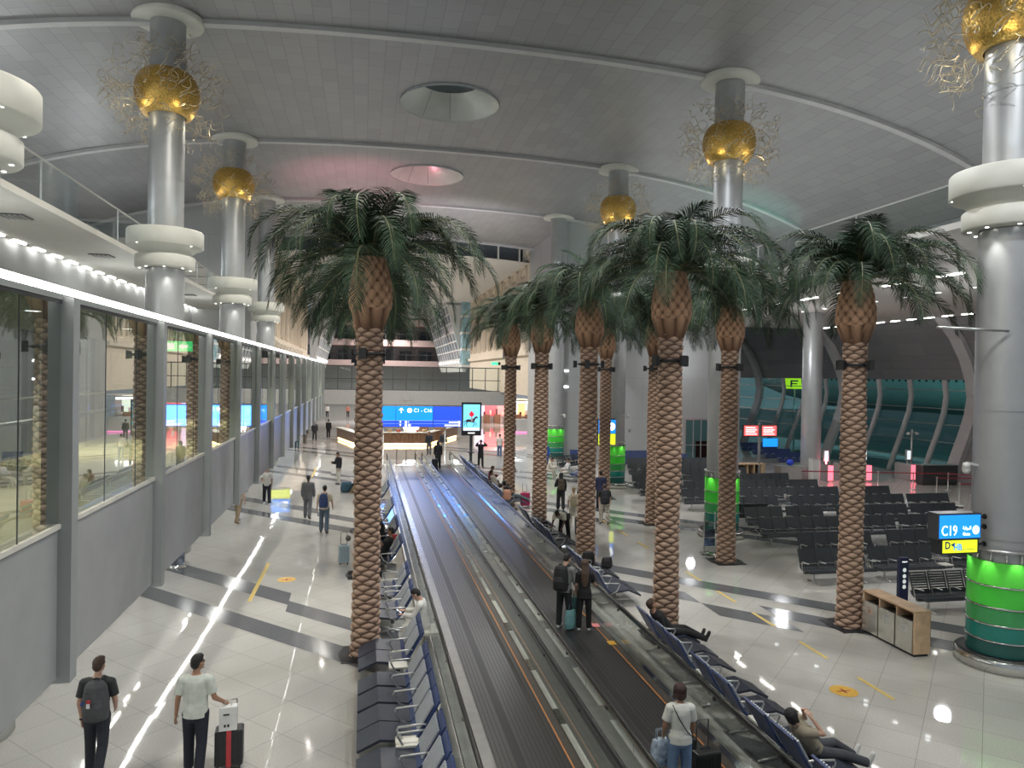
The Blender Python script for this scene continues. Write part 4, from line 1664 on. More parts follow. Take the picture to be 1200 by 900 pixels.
ROWS = [  # y, first x, number of seats per bank
    (19.9, 13.3, (4, 4, 4), 'first row of black gate seats'),
    (22.1, 14.7, (5, 4), 'second row of black gate seats'),
    (24.7, 14.75, (6, 4, 5), 'third row of black gate seats'),
    (26.9, 15.4, (3, 3, 6, 4), 'fourth row of black gate seats'),
    (29.4, 15.6, (5, 5, 5, 4), 'fifth row of black gate seats'),
    (31.8, 14.9, (5, 4, 5, 4), 'sixth row of black gate seats'),
    (34.3, 13.7, (4, 4, 5, 3), 'seventh row of black gate seats'),
    (36.8, 14.3, (5, 5, 5), 'eighth row of black gate seats'),
    (39.4, 15.9, (4, 4, 3), 'ninth row of black gate seats'),
    (42.0, 16.0, (5, 5), 'tenth row of black gate seats'),
    (44.6, 16.9, (5, 5), 'eleventh row of black gate seats'),
]
SEC = ['left end', 'second from the left', 'third from the left', 'right end']
for ri, (y, x, banks, nm) in enumerate(ROWS):
    for bi, n in enumerate(banks):
        where = 'right end' if bi == len(banks) - 1 else SEC[bi]
        bk = ri in (1, 3, 5) and bi == 0
        gate_bank(x, n, y, 'bank at the %s of the %s' % (where, nm), 'black', 0, (bi + ri) % 3 == 1)
        x += n * GW + (0.62 if (bi + ri) % 3 == 1 else 0.16)
gate_bank(14.75, 4, 16.95, 'black slatted four-seat bench behind the charging totem', 'slat')
gate_bank(17.3, 4, 46.9, 'navy bank in the first blue row before the grey wall', 'blue', 0, False, 'rows of navy gate seats')
gate_bank(20.0, 4, 46.9, 'navy bank at the right of the first blue row before the grey wall', 'blue', 0, False, 'rows of navy gate seats')
gate_bank(18.0, 4, 49.2, 'navy bank in the last row against the grey wall, left half', 'blue', 0, False, 'rows of navy gate seats')
gate_bank(20.8, 3, 49.2, 'black bank in the last row against the grey wall, right half', 'black')
gate_bank(14.6, 2, 49.9, 'navy pair of seats beside the grey pilaster', 'blue', 0, False, 'rows of navy gate seats')
gate_bank(11.9, 2, 41.6, 'navy pair where the person in white sits behind the group', 'blue', -PI / 2, False, 'rows of navy gate seats')
gate_bank(15.35, 2, 15.6, 'navy bench with a footrest half hidden by the big green drum', 'blue', -PI / 2)
gate_bank(15.2, 3, 28.4, 'black bank seen from behind beside the green drum of the leaflet stand', 'black', PI)
gate_bank(12.4, 4, 46.3, 'grey heap of stacked seats beside the farthest green drum', 'slat', 0.6)

# ================================================================== SIGNS
# C19 gate sign
cs = thing('gate_sign', 'blue and yellow lit C19 gate sign on three black arms of the big column', 'sign', (12.60, 13.30, 3.0))
b = MB(); b.box(-0.55, 0.53, 0.0, 0.30, -0.14, 0.42); b.build('upper_case', M['dark_steel'], cs)
b = MB(); b.box(-0.47, 0.51, 0.03, 0.29, -0.46, -0.14); b.build('lower_case', M['black'], cs)
b = MB(); b.box(-0.52, 0.50, -0.012, 0.0, -0.11, 0.385); f1 = b.build('blue_face', M['e_sky'], cs)
b = MB(); b.box(-0.40, 0.46, 0.016, 0.03, -0.43, -0.165); f2 = b.build('yellow_face', M['e_yellow'], cs)
text('C19', 0.31, M['e_white'], f1, (-0.48, -0.015, 0.045), (PI / 2, 0, 0), 'lettering', 'LEFT', 0.002, 0.76)
text('Gate', 0.095, M['e_white'], f1, (0.055, -0.015, -0.025), (PI / 2, 0, 0), 'lettering', 'LEFT', 0.002, 1.0, 0.001)
text('\uFE94\uFE91\uFE8D\uFEEE\uFE92\uFEDF\uFE8D', 0.10, M['e_white'], f1, (0.05, -0.015, 0.105), (PI / 2, 0, 0), 'lettering', 'LEFT', 0.002, 0.95, 0.0)
b = MB()
b.add([(0.385 + 0.085 * math.cos(2 * PI * k / 24), -0.016, 0.06 + 0.095 * math.sin(2 * PI * k / 24)) for k in range(24)], [tuple(range(24))])
b.build('round_badge', M['e_white'], f1, fix=False)
b = MB()
b.add([(0.34, -0.019, 0.07), (0.35, -0.019, 0.045), (0.43, -0.019, 0.075), (0.42, -0.019, 0.09)], [(0, 1, 2, 3)])
b.add([(0.375, -0.019, 0.085), (0.36, -0.019, 0.11), (0.375, -0.019, 0.11), (0.40, -0.019, 0.088)], [(0, 1, 2, 3)])
b.build('aeroplane_mark', M['e_sky'], f1, fix=False)
text('D', 0.22, M['e_navy'], f2, (-0.36, 0.012, -0.275), (PI / 2, 0, 0), 'lettering', 'LEFT', 0.002, 0.85, 0.006)
text('HB', 0.19, emat('sky_blue_lettering', (0.08, 0.35, 0.85), 0.7), f2, (-0.14, 0.012, -0.315), (PI / 2, 0, 0), 'lettering', 'LEFT', 0.002, 0.85, 0.006)
b = MB()
b.add([(-0.22, 0.010, -0.26), (-0.10, 0.010, -0.20), (-0.12, 0.010, -0.28), (-0.10, 0.010, -0.36), (-0.15, 0.010, -0.29)], [(0, 1, 2, 3, 4)])
b.add([(0.06, 0.012, -0.375), (0.40, 0.012, -0.362), (0.40, 0.012, -0.352), (0.06, 0.012, -0.365)], [(0, 1, 2, 3)])
b.build('bird_mark', M['e_navy'], f2, fix=False)
b = MB()
for z in (0.30, 0.08, -0.30):
    b.tube([(0.45, 0.15, z), (0.98, 0.22, z)], 0.028, 8)
    b.tube([(0.80, 0.19, z), (0.86, 0.20, z)], 0.06, 10)
b.build('arm', M['black'], cs)

# overhead direction sign at the end of the walkways
ds = thing('direction_sign', 'wide blue overhead direction sign for gates C1 to C16', 'sign', (4.1, 50.4, 0))
for x in (-2.75, 1.5):
    b = MB()
    b.lathe([(0.14, 0), (0.14, 0.03), (0.055, 0.05), (0.055, 4.0)], (x, 0), 14)
    b.build('pole', M['steel'], ds)
b = MB(); b.box(-4.0, 3.0, -0.12, 0.12, 2.58, 4.02); b.build('case', M['dark_steel'], ds)
faces = [(-3.98, -1.93, 'e_sky'), (-1.90, 0.62, 'e_sky'), (0.66, 2.98, 'e_blue')]
for x0, x1, m_ in faces:
    b = MB()
    if m_ == 'e_sky':
        b.box(x0, x1, -0.14, -0.12, 3.02, 4.0)
        b.box(x0, x1, -0.14, -0.12, 2.60, 2.99, 1)
    else:
        b.box(x0, x1, -0.14, -0.12, 3.05, 4.0, 0)
        b.box(x0, x1, -0.14, -0.12, 2.60, 3.03, 0)
    b.build('lit_face', [M[m_], M['e_blue']], ds)
b = MB()
for x0, x1, m_ in faces:
    b.box(x0, x1, -0.145, -0.14, 3.01, 3.03)
    b.box(x0, x1, -0.145, -0.14, 2.805, 2.82)
b.build('rule', mat('pale_rule', (0.4, 0.6, 0.9), 0.5, 0, 0, 1, 0, (0.4, 0.6, 0.9), 0.6), ds)


def arrow_up(mb, x, z, s, y=-0.15):
    mb.add([(x - 0.5 * s, y, z), (x, y, z + 0.5 * s), (x + 0.5 * s, y, z), (x + 0.30 * s, y, z), (x, y, z + 0.28 * s), (x - 0.30 * s, y, z)], [(0, 1, 4, 5), (1, 2, 3, 4)])
    mb.add([(x - 0.07 * s, y, z - 0.5 * s), (x + 0.07 * s, y, z - 0.5 * s), (x + 0.07 * s, y, z + 0.4 * s), (x - 0.07 * s, y, z + 0.4 * s)], [(0, 1, 2, 3)])


def dot(mb, x, z, r, y=-0.15):
    mb.add([(x + r * math.cos(2 * PI * k / 16), y, z + r * math.sin(2 * PI * k / 16)) for k in range(16)], [tuple(range(16))])


b = MB()
arrow_up(b, -1.55, 3.72, 0.36)
dot(b, -0.98, 3.72, 0.17)
arrow_up(b, -1.60, 2.91, 0.16); dot(b, -1.22, 2.91, 0.085)
arrow_up(b, -1.60, 2.70, 0.16); dot(b, -1.22, 2.70, 0.085); dot(b, -0.98, 2.70, 0.085)
for z in (2.91, 2.70):
    arrow_up(b, 2.80, z, 0.16); dot(b, 2.45, z, 0.085)
b.build('arrows', M['e_white'], ds, fix=False)
text('C1 - C16', 0.36, M['e_white'], ds, (-0.70, -0.15, 3.71), (PI / 2, 0, 0), 'lettering', 'LEFT', 0.002, 0.92)
text('?', 0.2, M['e_white'], ds, (-1.08, -0.15, 2.91), (PI / 2, 0, 0), 'lettering', 'LEFT', 0.002)
b = MB()
for z, x0 in ((2.91, 1.75), (2.70, 1.45)):
    x = x0
    while x < 2.3:
        b.box(x, x + 0.09, -0.150, -0.146, z - 0.05, z + 0.05)
        x += 0.13
b.build('small_script', M['e_white'], ds)

# advertising screen with the horse and rider picture
ad = thing('advertising_screen', 'portrait screen showing a galloping horse and rider on a black post', 'screen', (7.02, 47.6, 0))
b = MB()
b.lathe([(0.42, 0), (0.42, 0.03), (0.10, 0.05), (0.10, 2.3)], (0, 0), 16)
b.lathe([(0.10, 1.05), (0.22, 1.07), (0.22, 1.12), (0.10, 1.14)], (0, 0), 16)
b.build('post', M['black'], ad)
b = MB(); b.box(-0.66, 0.66, -0.10, 0.12, 2.22, 4.42); b.build('frame', M['black'], ad)
b = MB(); b.box(-0.55, 0.55, -0.115, -0.10, 2.55, 4.28, 0); b.box(-0.55, 0.55, -0.116, -0.10, 2.55, 2.75, 1); b.build('screen', [M['e_cyan'], M['e_sand']], ad)
b = MB(); b.box(-0.22, 0.22, -0.115, -0.10, 2.36, 2.42); b.build('badge', M['e_white'], ad)
hm = MB()
Y_ = -0.122
horse = [(-0.40, 3.22), (-0.30, 3.30), (-0.12, 3.30), (0.04, 3.28), (0.16, 3.40), (0.30, 3.52), (0.36, 3.50), (0.44, 3.38), (0.42, 3.34), (0.30, 3.38), (0.22, 3.24), (0.18, 3.12), (0.02, 3.10), (-0.18, 3.12), (-0.32, 3.10)]
hm.add([(x, Y_, z) for x, z in horse], [tuple(range(len(horse)))[::-1]])
for a, c, d in (((0.16, 3.14), (0.34, 3.00), (0.26, 2.84)), ((0.10, 3.12), (0.18, 2.94), (0.06, 2.82)), ((-0.26, 3.14), (-0.36, 2.98), (-0.28, 2.80)), ((-0.30, 3.14), (-0.46, 3.02), (-0.48, 2.86))):
    for p, q in ((a, c), (c, d)):
        hm.bar((p[0], Y_, p[1]), (q[0], Y_, q[1]), 0.045, 0.004, 0, (0, 1, 0))
hm.add([(-0.40, Y_, 3.24), (-0.54, Y_, 3.14), (-0.50, Y_, 3.08), (-0.38, Y_, 3.18)], [(3, 2, 1, 0)])
hm.build('horse_picture', mat('print_brown', (0.10, 0.04, 0.05), 0.5), ad, fix=False)
hm = MB()
hm.add([(x, Y_ - 0.003, z) for x, z in ((-0.20, 3.62), (-0.02, 3.88), (0.20, 3.62), (0.0, 3.42))], [(0, 3, 2, 1)])
hm.build('rider_picture', mat('print_red', (0.75, 0.03, 0.06), 0.5, 0, 0, 1, 0, (0.75, 0.02, 0.05), 0.5), ad, fix=False)
hm = MB()
hm.add([(x, Y_ - 0.004, z) for x, z in ((-0.08, 3.40), (0.06, 3.42), (0.10, 3.24), (-0.02, 3.12))], [(0, 3, 2, 1)])
hm.build('rider_legs_picture', mat('print_pale', (0.7, 0.7, 0.72), 0.5), ad, fix=False)

# small blue and yellow gate sign by the far wall, and others
def small_sign(x, y, z, w, h, label, rz=0.0):
    t = thing('gate_sign', label, 'sign', (x, y, z), rz)
    b = MB(); b.box(-w / 2 - 0.1, w / 2, 0, 0.25, -h * 0.45, h * 0.55); b.build('case', M['dark_steel'], t)
    b = MB(); b.box(-w / 2, w / 2, -0.01, 0, 0.0, h * 0.5); b.build('blue_face', M['e_sky'], t)
    b = MB(); b.box(-w / 2, w / 2, -0.01, 0, -h * 0.42, -0.03); b.build('yellow_face', M['e_yellow'], t)
    b = MB(); dot(b, w * 0.25, h * 0.25, h * 0.15, -0.015); b.build('round_badge', M['e_white'], t, fix=False)
    return t


small_sign(13.35, 38.6, 3.1, 1.0, 1.5, 'small blue and yellow gate sign half hidden by the second right palm')
lg = small_sign(-5.2, 49.0, 2.05, 1.25, 1.5, 'small blue and yellow gate sign hanging under the far end of the corridor')
text('C10', 0.42, M['e_white'], lg, (-0.55, -0.02, 0.35), (PI / 2, 0, 0), 'lettering', 'LEFT', 0.002)
b = MB(); b.box(-0.06, 0.0, 0.05, 0.15, 0.8, 0.95); b.build('hanger', M['steel'], lg)

# monitors at the gate counter
mt = thing('gate_monitor', 'red and blue information screens on a post beside the gate counters', 'monitor', (24.1, 41.0, 0))
b = MB(); b.box(-0.06, 0.06, -0.06, 0.06, 0, 3.6); b.build('post', M['steel'], mt)
b = MB(); b.box(-1.15, -0.1, -0.12, 0.05, 2.72, 3.45); b.box(0.06, 1.15, -0.12, 0.05, 2.72, 3.45); b.build('case', M['black'], mt)
b = MB(); b.box(-1.1, -0.15, -0.13, -0.12, 2.78, 3.40); b.box(0.11, 1.10, -0.13, -0.12, 2.78, 3.40); b.build('red_screen', M['e_red'], mt)
b = MB()
for x in (-1.0, 0.2):
    for k in range(4):
        b.box(x, x + 0.75 - 0.1 * (k % 2), -0.135, -0.13, 2.86 + 0.13 * k, 2.91 + 0.13 * k)
b.build('screen_rows', M['e_white'], mt)
b = MB(); b.box(0.25, 1.2, -0.12, 0.0, 2.1, 2.6); b.build('blue_panel', M['e_sky'], mt)

# ================================================================== CONCOURSE FURNITURE
# recycling station
rc = thing('recycling_station', 'pale wooden recycling station with three steel bin doors', 'bin', (12.47, 15.0, 0), 0)
W0, W1, L0, L1 = -0.22, 0.22, -0.86, 0.86
b = MB()
b.box(W0, W1, L0, L1, 1.00, 1.05)
b.box(W0, W1, L0, L0 + 0.04, 0.06, 1.0)
b.box(W0, W1, L1 - 0.04, L1, 0.06, 1.0)
b.box(W1 - 0.03, W1, L0, L1, 0.06, 1.0)
for y in (L0 + 0.575, L0 + 1.145):
    b.box(W0, W1, y - 0.015, y + 0.015, 0.06, 1.0)
b.build('carcass', M['wood_pale'], rc, bevel=0.012)
b = MB(); b.box(W0 + 0.04, W1 - 0.04, L0 + 0.04, L1 - 0.04, 0, 0.06); b.build('foot', M['black'], rc)
for k in range(3):
    y0 = L0 + 0.045 + 0.57 * k
    b = MB(); b.box(W0 - 0.012, W0 + 0.01, y0, y0 + 0.53, 0.07, 0.80)
    d = b.build('door', mat('brushed_bin_door_%d' % k, (0.66, 0.64, 0.58), 0.22, 0.8, 0.08, 4), rc)
    b = MB()
    for (za, zb, ya, yb) in ((0.50, 0.51, 0.17, 0.36), (0.68, 0.69, 0.17, 0.36), (0.50, 0.69, 0.17, 0.18), (0.50, 0.69, 0.35, 0.36)):
        b.box(W0 - 0.014, W0 - 0.012, y0 + ya, y0 + yb, za, zb)
    b.box(W0 - 0.014, W0 - 0.012, y0 + 0.23, y0 + 0.30, 0.55, 0.64)
    b.build('pictogram', M['seat_slat'] if k < 2 else mat('rust_pictogram', (0.5, 0.25, 0.15), 0.5), d)
    b = MB(); b.box(W0 + 0.015, W1 - 0.05, y0 + 0.03, y0 + 0.50, 0.78, 0.80); b.box(W0 + 0.05, W1 - 0.12, y0 + 0.08, y0 + 0.45, 0.801, 0.803, 1)
    b.build('bin_tray', [M['steel'], M['black']], rc)
# charging totem
tt = thing('charging_totem', 'dark navy charging totem with four round symbols behind the recycling station', 'totem', (13.95, 16.55, 0), 0.0)
b = MB(); b.box(-0.13, 0.13, -0.06, 0.06, 0.0, 1.62); b.box(-0.2, 0.2, -0.15, 0.15, 0, 0.02); b.build('body', mat('navy_totem', (0.012, 0.018, 0.06), 0.4), tt, bevel=0.008)
b = MB()
for k, z in enumerate((1.30, 1.14, 1.00, 0.86)):
    dot(b, 0, z, 0.055, -0.063)
b.build('symbol', mat('totem_symbol', (0.75, 0.78, 0.78), 0.5, 0, 0, 1, 0, (0.8, 0.85, 0.8), 0.35), tt, fix=False)
text('airport', 0.055, M['e_white'], tt, (0, -0.064, 1.52), (PI / 2, 0, 0), 'lettering', 'CENTER', 0.001)
# leaflet stand
lf = thing('leaflet_stand', 'narrow clear leaflet stand beside the palm before the green column', 'stand', (12.1, 23.75, 0))
b = MB(); b.lathe([(0.34, 0), (0.34, 0.03), (0.05, 0.05)], (0, 0), 20); b.build('base', M['chrome'], lf)
b = MB()
for x in (-0.2, 0.2):
    b.box(x - 0.015, x + 0.015, -0.02, 0.02, 0.03, 1.5)
b.build('frame', M['steel'], lf)
for k, z in enumerate((0.30, 0.62)):
    b = MB(); b.box(-0.19, 0.19, -0.05, -0.03, z, z + 0.28); b.build('leaflet', mat('leaflet_%d' % k, ((0.10, 0.16, 0.28), (0.06, 0.08, 0.12))[k], 0.4, 0, 0.6, 9), lf)
b = MB(); b.box(-0.19, 0.19, -0.04, -0.02, 1.0, 1.45); b.build('clear_panel', M['balus'], lf)
lf2 = thing('leaflet_stand', 'small leaflet stand on the floor under the left corridor', 'stand', (-5.75, 24.6, 0))
b = MB(); b.lathe([(0.40, 0), (0.40, 0.05), (0.05, 0.07)], (0, 0), 20); b.build('base', M['chrome'], lf2)
b = MB(); b.box(-0.25, 0.25, -0.04, 0.04, 0.06, 0.80); b.build('panel', mat('leaflet_print', (0.25, 0.28, 0.36), 0.4, 0, 0.8, 6), lf2)
# floor tape and stickers
k = 0
for y in (15.46, 13.38, 17.59, 19.55, 21.68, 23.8, 25.92, 28.0, 30.1, 32.2):
    b = MB(); b.box(10.21, 10.30, y - 1.06, y, 0.004, 0.007)
    tag(b.build('floor_tape', M['yellow']), 'yellow dash of the dashed tape line along the right floor', 'tape', 'yellow floor dashes on the right')
for y0, y1, lb in ((20.5, 24.5, 'long yellow tape line on the floor just ahead of the two nearest men'), (44.5, 49.0, 'long yellow tape line farther along the left floor')):
    b = MB(); b.box(-2.99, -2.88, y0, y1, 0.004, 0.007)
    tag(b.build('floor_tape', M['yellow']), lb, 'tape', 'yellow floor lines on the left')
for x, y, lb in ((9.52, 12.83, 'round orange sticker on the right floor near the recycling station'), (-2.17, 22.5, 'round orange sticker on the left floor beside the yellow line')):
    t = MB(); t.disc((x, y, 0.0055), 0.27, 28)
    s = tag(t.build('floor_sticker', M['sticker']), lb, 'sticker')
    t = MB(); t.box(x - 0.15, x + 0.15, y - 0.02, y + 0.02, 0.006, 0.0065); t.box(x - 0.03, x + 0.03, y - 0.10, y + 0.10, 0.006, 0.0065)
    t.build('print', mat('sticker_print', (0.45, 0.10, 0.05), 0.5), s)
for (x, y, z, m_, lb, nm) in ((5.82, 17.1, 0.0, mat('pink_safety_label', (0.85, 0.28, 0.30), 0.5), 'small pink safety label on the deck beside the couple', 0), (5.82, 15.9, 0, M['sticker'], 'small orange safety label on the deck nearer than the couple', 1)):
    b = MB(); b.box(5.62 + 0.0, 5.80, y - 0.12, y + 0.12, 0.071, 0.074)
    tag(b.build('safety_label', m_), lb, 'label', 'walkway safety labels')

# information counter beyond the walkways
ct = thing('counter', 'curved wooden counter with a glowing base under the direction sign', 'counter', (3.2, 70.0, 0))
n = 8
ptsc = [(-5.6, -0.6), (-3.9, -7.0), (2.4, -7.0), (6.0, 1.6)]
b, g, tp = MB(), MB(), MB()
for i in range(len(ptsc) - 1):
    a, c = Vector((*ptsc[i], 0)), Vector((*ptsc[i + 1], 0))
    nrm = (c - a).normalized().cross(Vector((0, 0, 1)))
    for q in range(18):
        s0, s1 = a.lerp(c, q / 18), a.lerp(c, (q + 0.94) / 18)
        b.add([s0 + Vector((0, 0, 0.30)), s1 + Vector((0, 0, 0.30)), s1 + Vector((0, 0, 1.15)), s0 + Vector((0, 0, 1.15)),
               s0 - nrm * 0.5 + Vector((0, 0, 0.30)), s1 - nrm * 0.5 + Vector((0, 0, 0.30)), s1 - nrm * 0.5 + Vector((0, 0, 1.15)), s0 - nrm * 0.5 + Vector((0, 0, 1.15))],
              [(0, 1, 2, 3), (4, 7, 6, 5), (0, 4, 5, 1), (3, 2, 6, 7), (0, 3, 7, 4), (1, 5, 6, 2)])
    g.add([a - nrm * 0.12 + Vector((0, 0, 0.04)), c - nrm * 0.12 + Vector((0, 0, 0.04)), c - nrm * 0.12 + Vector((0, 0, 0.24)), a - nrm * 0.12 + Vector((0, 0, 0.24))], [(0, 1, 2, 3)])
    tp.bar(a + Vector((0, 0, 1.18)) - nrm * 0.2, c + Vector((0, 0, 1.18)) - nrm * 0.2, 0.7, 0.05)
b.build('front_boards', M['wood_dark'], ct)
g.build('glowing_base', M['lamp_warm'], ct)
tp.build('worktop', M['cream'], ct)
b = MB()
for x, z in ((-2.6, 1.6), (0.4, 1.5), (1.6, 1.6), (3.2, 1.4)):
    b.box(x, x + 1.0, -4.2, -3.4, 0.1, z)
b.build('back_unit', M['wood_dark'], ct)
b = MB()
b.lathe([(0, 1.2), (0.55, 1.2), (0.75, 1.8), (0.6, 2.3), (0, 2.4)], (0.9, -6.3), 20)
b.build('globe_light', M['lamp_soft'], ct)
b = MB()
for k in range(8):
    b.cbox((-3.2 + 0.75 * k, -6.6, 1.32), (0.35, 0.3, 0.22), k % 2)
b.build('goods', [mat('goods_red', (0.35, 0.06, 0.04), 0.5), mat('goods_tan', (0.45, 0.3, 0.15), 0.5)], ct)

# brightly lit shop beyond the right palms
sh = thing('shop_front', 'brightly lit red and pink shop beyond the far right palms', 'shop', (18.0, 92, 0))
b = MB(); b.box(-3.6, 5.2, 3.0, 3.3, 0, 3.3); b.box(-3.6, 5.2, 0, 3.0, 3.2, 3.35); b.build('shell', M['white'], sh)
cols = [((0.85, 0.12, 0.14), -2.2, -0.6), ((0.80, 0.62, 0.85), -3.5, -2.3), ((0.95, 0.30, 0.28), -0.5, 0.9), ((0.9, 0.88, 0.8), 1.0, 2.2), ((0.95, 0.55, 0.25), 2.3, 3.2), ((0.75, 0.9, 0.75), 3.3, 4.4)]
for k, (c, x0, x1) in enumerate(cols):
    b = MB(); b.box(x0, x1, 2.9, 2.98, 0.9, 3.2); b.build('lit_poster', emat('shop_lit_%d' % k, c, 0.9), sh)
b = MB()
for k in range(5):
    b.box(-2.6 + 1.4 * k, -1.8 + 1.4 * k, 1.2, 1.9, 0, 1.15)
b.build('display_plinth', M['wood_dark'], sh)
b = MB()
for k in range(9):
    b.cbox((-2.5 + 0.8 * k, 1.5, 1.32 + 0.1 * (k % 3)), (0.25, 0.2, 0.35 + 0.2 * (k % 3)), k % 2)
b.build('goods', [mat('shop_goods_dark', (0.15, 0.03, 0.03), 0.4), mat('shop_goods_pale', (0.8, 0.7, 0.6), 0.4)], sh)
wc = thing('display_counter', 'low white display counter in front of the lit shop', 'counter', (17.3, 78.0, 0))
b = MB(); b.box(-1.2, 1.2, -0.5, 0.5, 0, 1.5); b.build('body', M['white'], wc, bevel=0.03)
b = MB(); b.box(-1.2, 1.2, -0.55, -0.51, 0.05, 0.12); b.build('pink_light', emat('pink_light', (1.0, 0.25, 0.6), 1.5), wc)
# exit sign and speaker on the far right facade
ex = thing('exit_sign', 'small green exit sign on the cream wall above the footbridge', 'sign', (14.2, 78.5, 7.55))
b = MB(); b.box(-0.5, 0.2, -0.03, 0.03, -0.16, 0.16); b.build('sign_face', M['e_green'], ex)
b = MB(); b.box(0.22, 0.5, -0.06, 0.06, -0.16, 0.16); b.build('case', M['black'], ex)
spk = thing('wall_speaker', 'dark rectangular speaker on the cream wall above the footbridge', 'speaker', (15.0, 76.5, 8.7))
b = MB(); b.box(-0.35, 0.0, -0.4, 0.4, -0.6, 0.6); b.build('case', M['dark_steel'], spk)
b = MB(); b.box(-0.37, -0.35, -0.34, 0.34, -0.5, 0.5); b.build('grille', M['black'], spk)

# ================================================================== DEPARTURE GATE FITTINGS
def egate(x, y, label):
    t = thing('boarding_gate', label, 'gate', (x, y, 0), 0, 'red lit boarding gates')
    b = MB(); b.box(-0.16, 0.16, -0.75, 0.75, 0, 1.05); b.build('pedestal', mat('gate_pedestal', (0.55, 0.5, 0.5), 0.25, 0.6), t, bevel=0.03)
    b = MB(); b.box(-0.18, 0.18, -0.77, -0.752, 0.1, 1.02); b.build('red_light', emat('gate_red', (1.0, 0.16, 0.22), 1.3), t)
    b = MB(); b.box(-0.05, 0.05, -0.3, -0.2, 1.05, 1.3); b.box(-0.17, 0.17, -0.32, -0.2, 1.25, 1.95); b.build('screen_mount', M['steel'], t)
    b = MB(); b.box(-0.13, 0.13, -0.335, -0.322, 1.32, 1.88); b.build('screen', M['e_sand'], t)
    b = MB(); b.box(0.16, 0.55, -0.02, 0.02, 0.3, 0.95); b.build('flap', mat('gate_flap', (0.7, 0.25, 0.28), 0.2, 0, 0, 1), t)
    return t


egate(28.3, 40.6, 'red lit boarding gate, leftmost, beside the plain gate column')
egate(29.7, 40.6, 'red lit boarding gate second from the plain gate column')
egate(31.0, 40.6, 'red lit boarding gate mostly hidden by the palm at the recycling station')
egate(34.2, 40.6, 'red lit boarding gate just right of the palm at the recycling station')
lamp('gate_red_glow', 'POINT', (29.2, 39.0, 0.9), 60, (1.0, 0.2, 0.25), 0.2)


def box_desk(x, y, w, d, h, m_, label, name, cat, extra=None):
    t = thing(name, label, cat, (x, y, 0))
    b = MB(); b.box(-w / 2, w / 2, -d / 2, d / 2, 0.06, h); b.build('body', m_, t, bevel=0.015)
    b = MB(); b.box(-w / 2 + 0.05, w / 2 - 0.05, -d / 2 + 0.05, d / 2 - 0.05, 0, 0.06); b.build('foot', M['black'], t)
    b = MB(); b.box(-w / 2 - 0.03, w / 2 + 0.03, -d / 2 - 0.03, d / 2 + 0.03, h, h + 0.03); b.build('top', M['steel'], t)
    return t


box_desk(25.4, 39.6, 1.7, 0.8, 1.05, M['steel'], 'silver gate counter beside the plain gate column', 'gate_counter', 'counter')
bl_ = MB(); bl_.lathe([(0, 1.08), (0.16, 1.14), (0.22, 1.28), (0.16, 1.42), (0, 1.48)], (25.3, 39.5), 16)
tag(bl_.build('blue_balloon', mat('blue_ball', (0.03, 0.08, 0.75), 0.3)), 'round blue ball on the silver gate counter', 'ball')
t = thing('wooden_shelf', 'pale wooden open shelf unit beside the gate counters', 'shelf', (23.6, 41.2, 0))
b = MB(); b.box(-1.2, 0.9, -0.3, 0.3, 0.98, 1.04); b.box(0.6, 0.9, -0.3, 0.3, 0, 1.0); b.box(-1.2, -1.1, -0.3, 0.3, 0, 1.0); b.box(-0.3, -0.24, -0.3, 0.3, 0, 1.0); b.box(0.14, 0.2, -0.3, 0.3, 0, 1.0); b.build('carcass', M['wood_pale'], t)
b = MB(); b.box(-1.1, 0.6, 0.25, 0.28, 0, 0.98); b.build('back', M['black'], t)
box_desk(26.3, 38.6, 0.45, 0.45, 1.6, M['white'], 'white upright scanner cabinet left of the plain gate column', 'scanner_cabinet', 'cabinet')
box_desk(34.6, 38.4, 2.5, 0.6, 1.2, M['dark_steel'], 'dark screen panel right of the red boarding gates', 'screen_panel', 'panel')
box_desk(36.0, 33.0, 0.9, 0.9, 1.3, M['panel'], 'grey cabinet by the curved window at the right of the gate', 'grey_cabinet', 'cabinet')
for x, y, lb in ((31.2, 42.0, 'tall steel camera pole beyond the red boarding gates'), (35.0, 41.0, 'tall steel camera pole right of the dark screen panel')):
    t = thing('camera_pole', lb, 'pole', (x, y, 0))
    b = MB(); b.tube([(0, 0, 0), (0, 0, 3.2)], 0.06, 10); b.lathe([(0.15, 0), (0.15, 0.03), (0.06, 0.03)], (0, 0), 14); b.build('mast', M['steel'], t)
    b = MB(); b.bar((-0.3, 0, 3.0), (0.35, 0, 3.0), 0.04, 0.04); b.cbox((0.35, -0.05, 2.92), (0.12, 0.22, 0.12)); b.cbox((-0.3, -0.05, 2.92), (0.12, 0.22, 0.12)); b.build('camera_head', M['white'], t)
# queue barriers with red belts
barr = [(25.0, 37.9), (27.2, 37.4), (29.4, 37.0), (31.4, 36.6), (33.4, 36.2), (31.2, 34.6), (33.2, 34.2), (30.6, 32.4), (33.0, 31.8), (35.2, 34.0)]
for k, (x, y) in enumerate(barr):
    b = MB()
    b.lathe([(0.17, 0), (0.17, 0.02), (0.03, 0.04), (0.03, 0.98), (0.045, 0.98), (0.045, 1.03), (0, 1.03)], (x, y), 14)
    tag(b.build('queue_post', M['steel']), 'steel queue barrier post among the red belts before the boarding gates', 'post', 'steel queue posts')
belts = [(0, 1), (1, 2), (2, 3), (3, 4), (5, 6), (7, 8), (4, 9), (8, 9)]
for k, (i, j) in enumerate(belts):
    a, c = barr[i], barr[j]
    b = MB(); b.bar((*a, 0.97), (*c, 0.97), 0.012, 0.06)
    tag(b.build('queue_belt', mat('red_belt_%d' % k, (0.30, 0.03, 0.045), 0.6)), 'dark red belt stretched between two steel queue posts', 'belt', 'red queue belts')
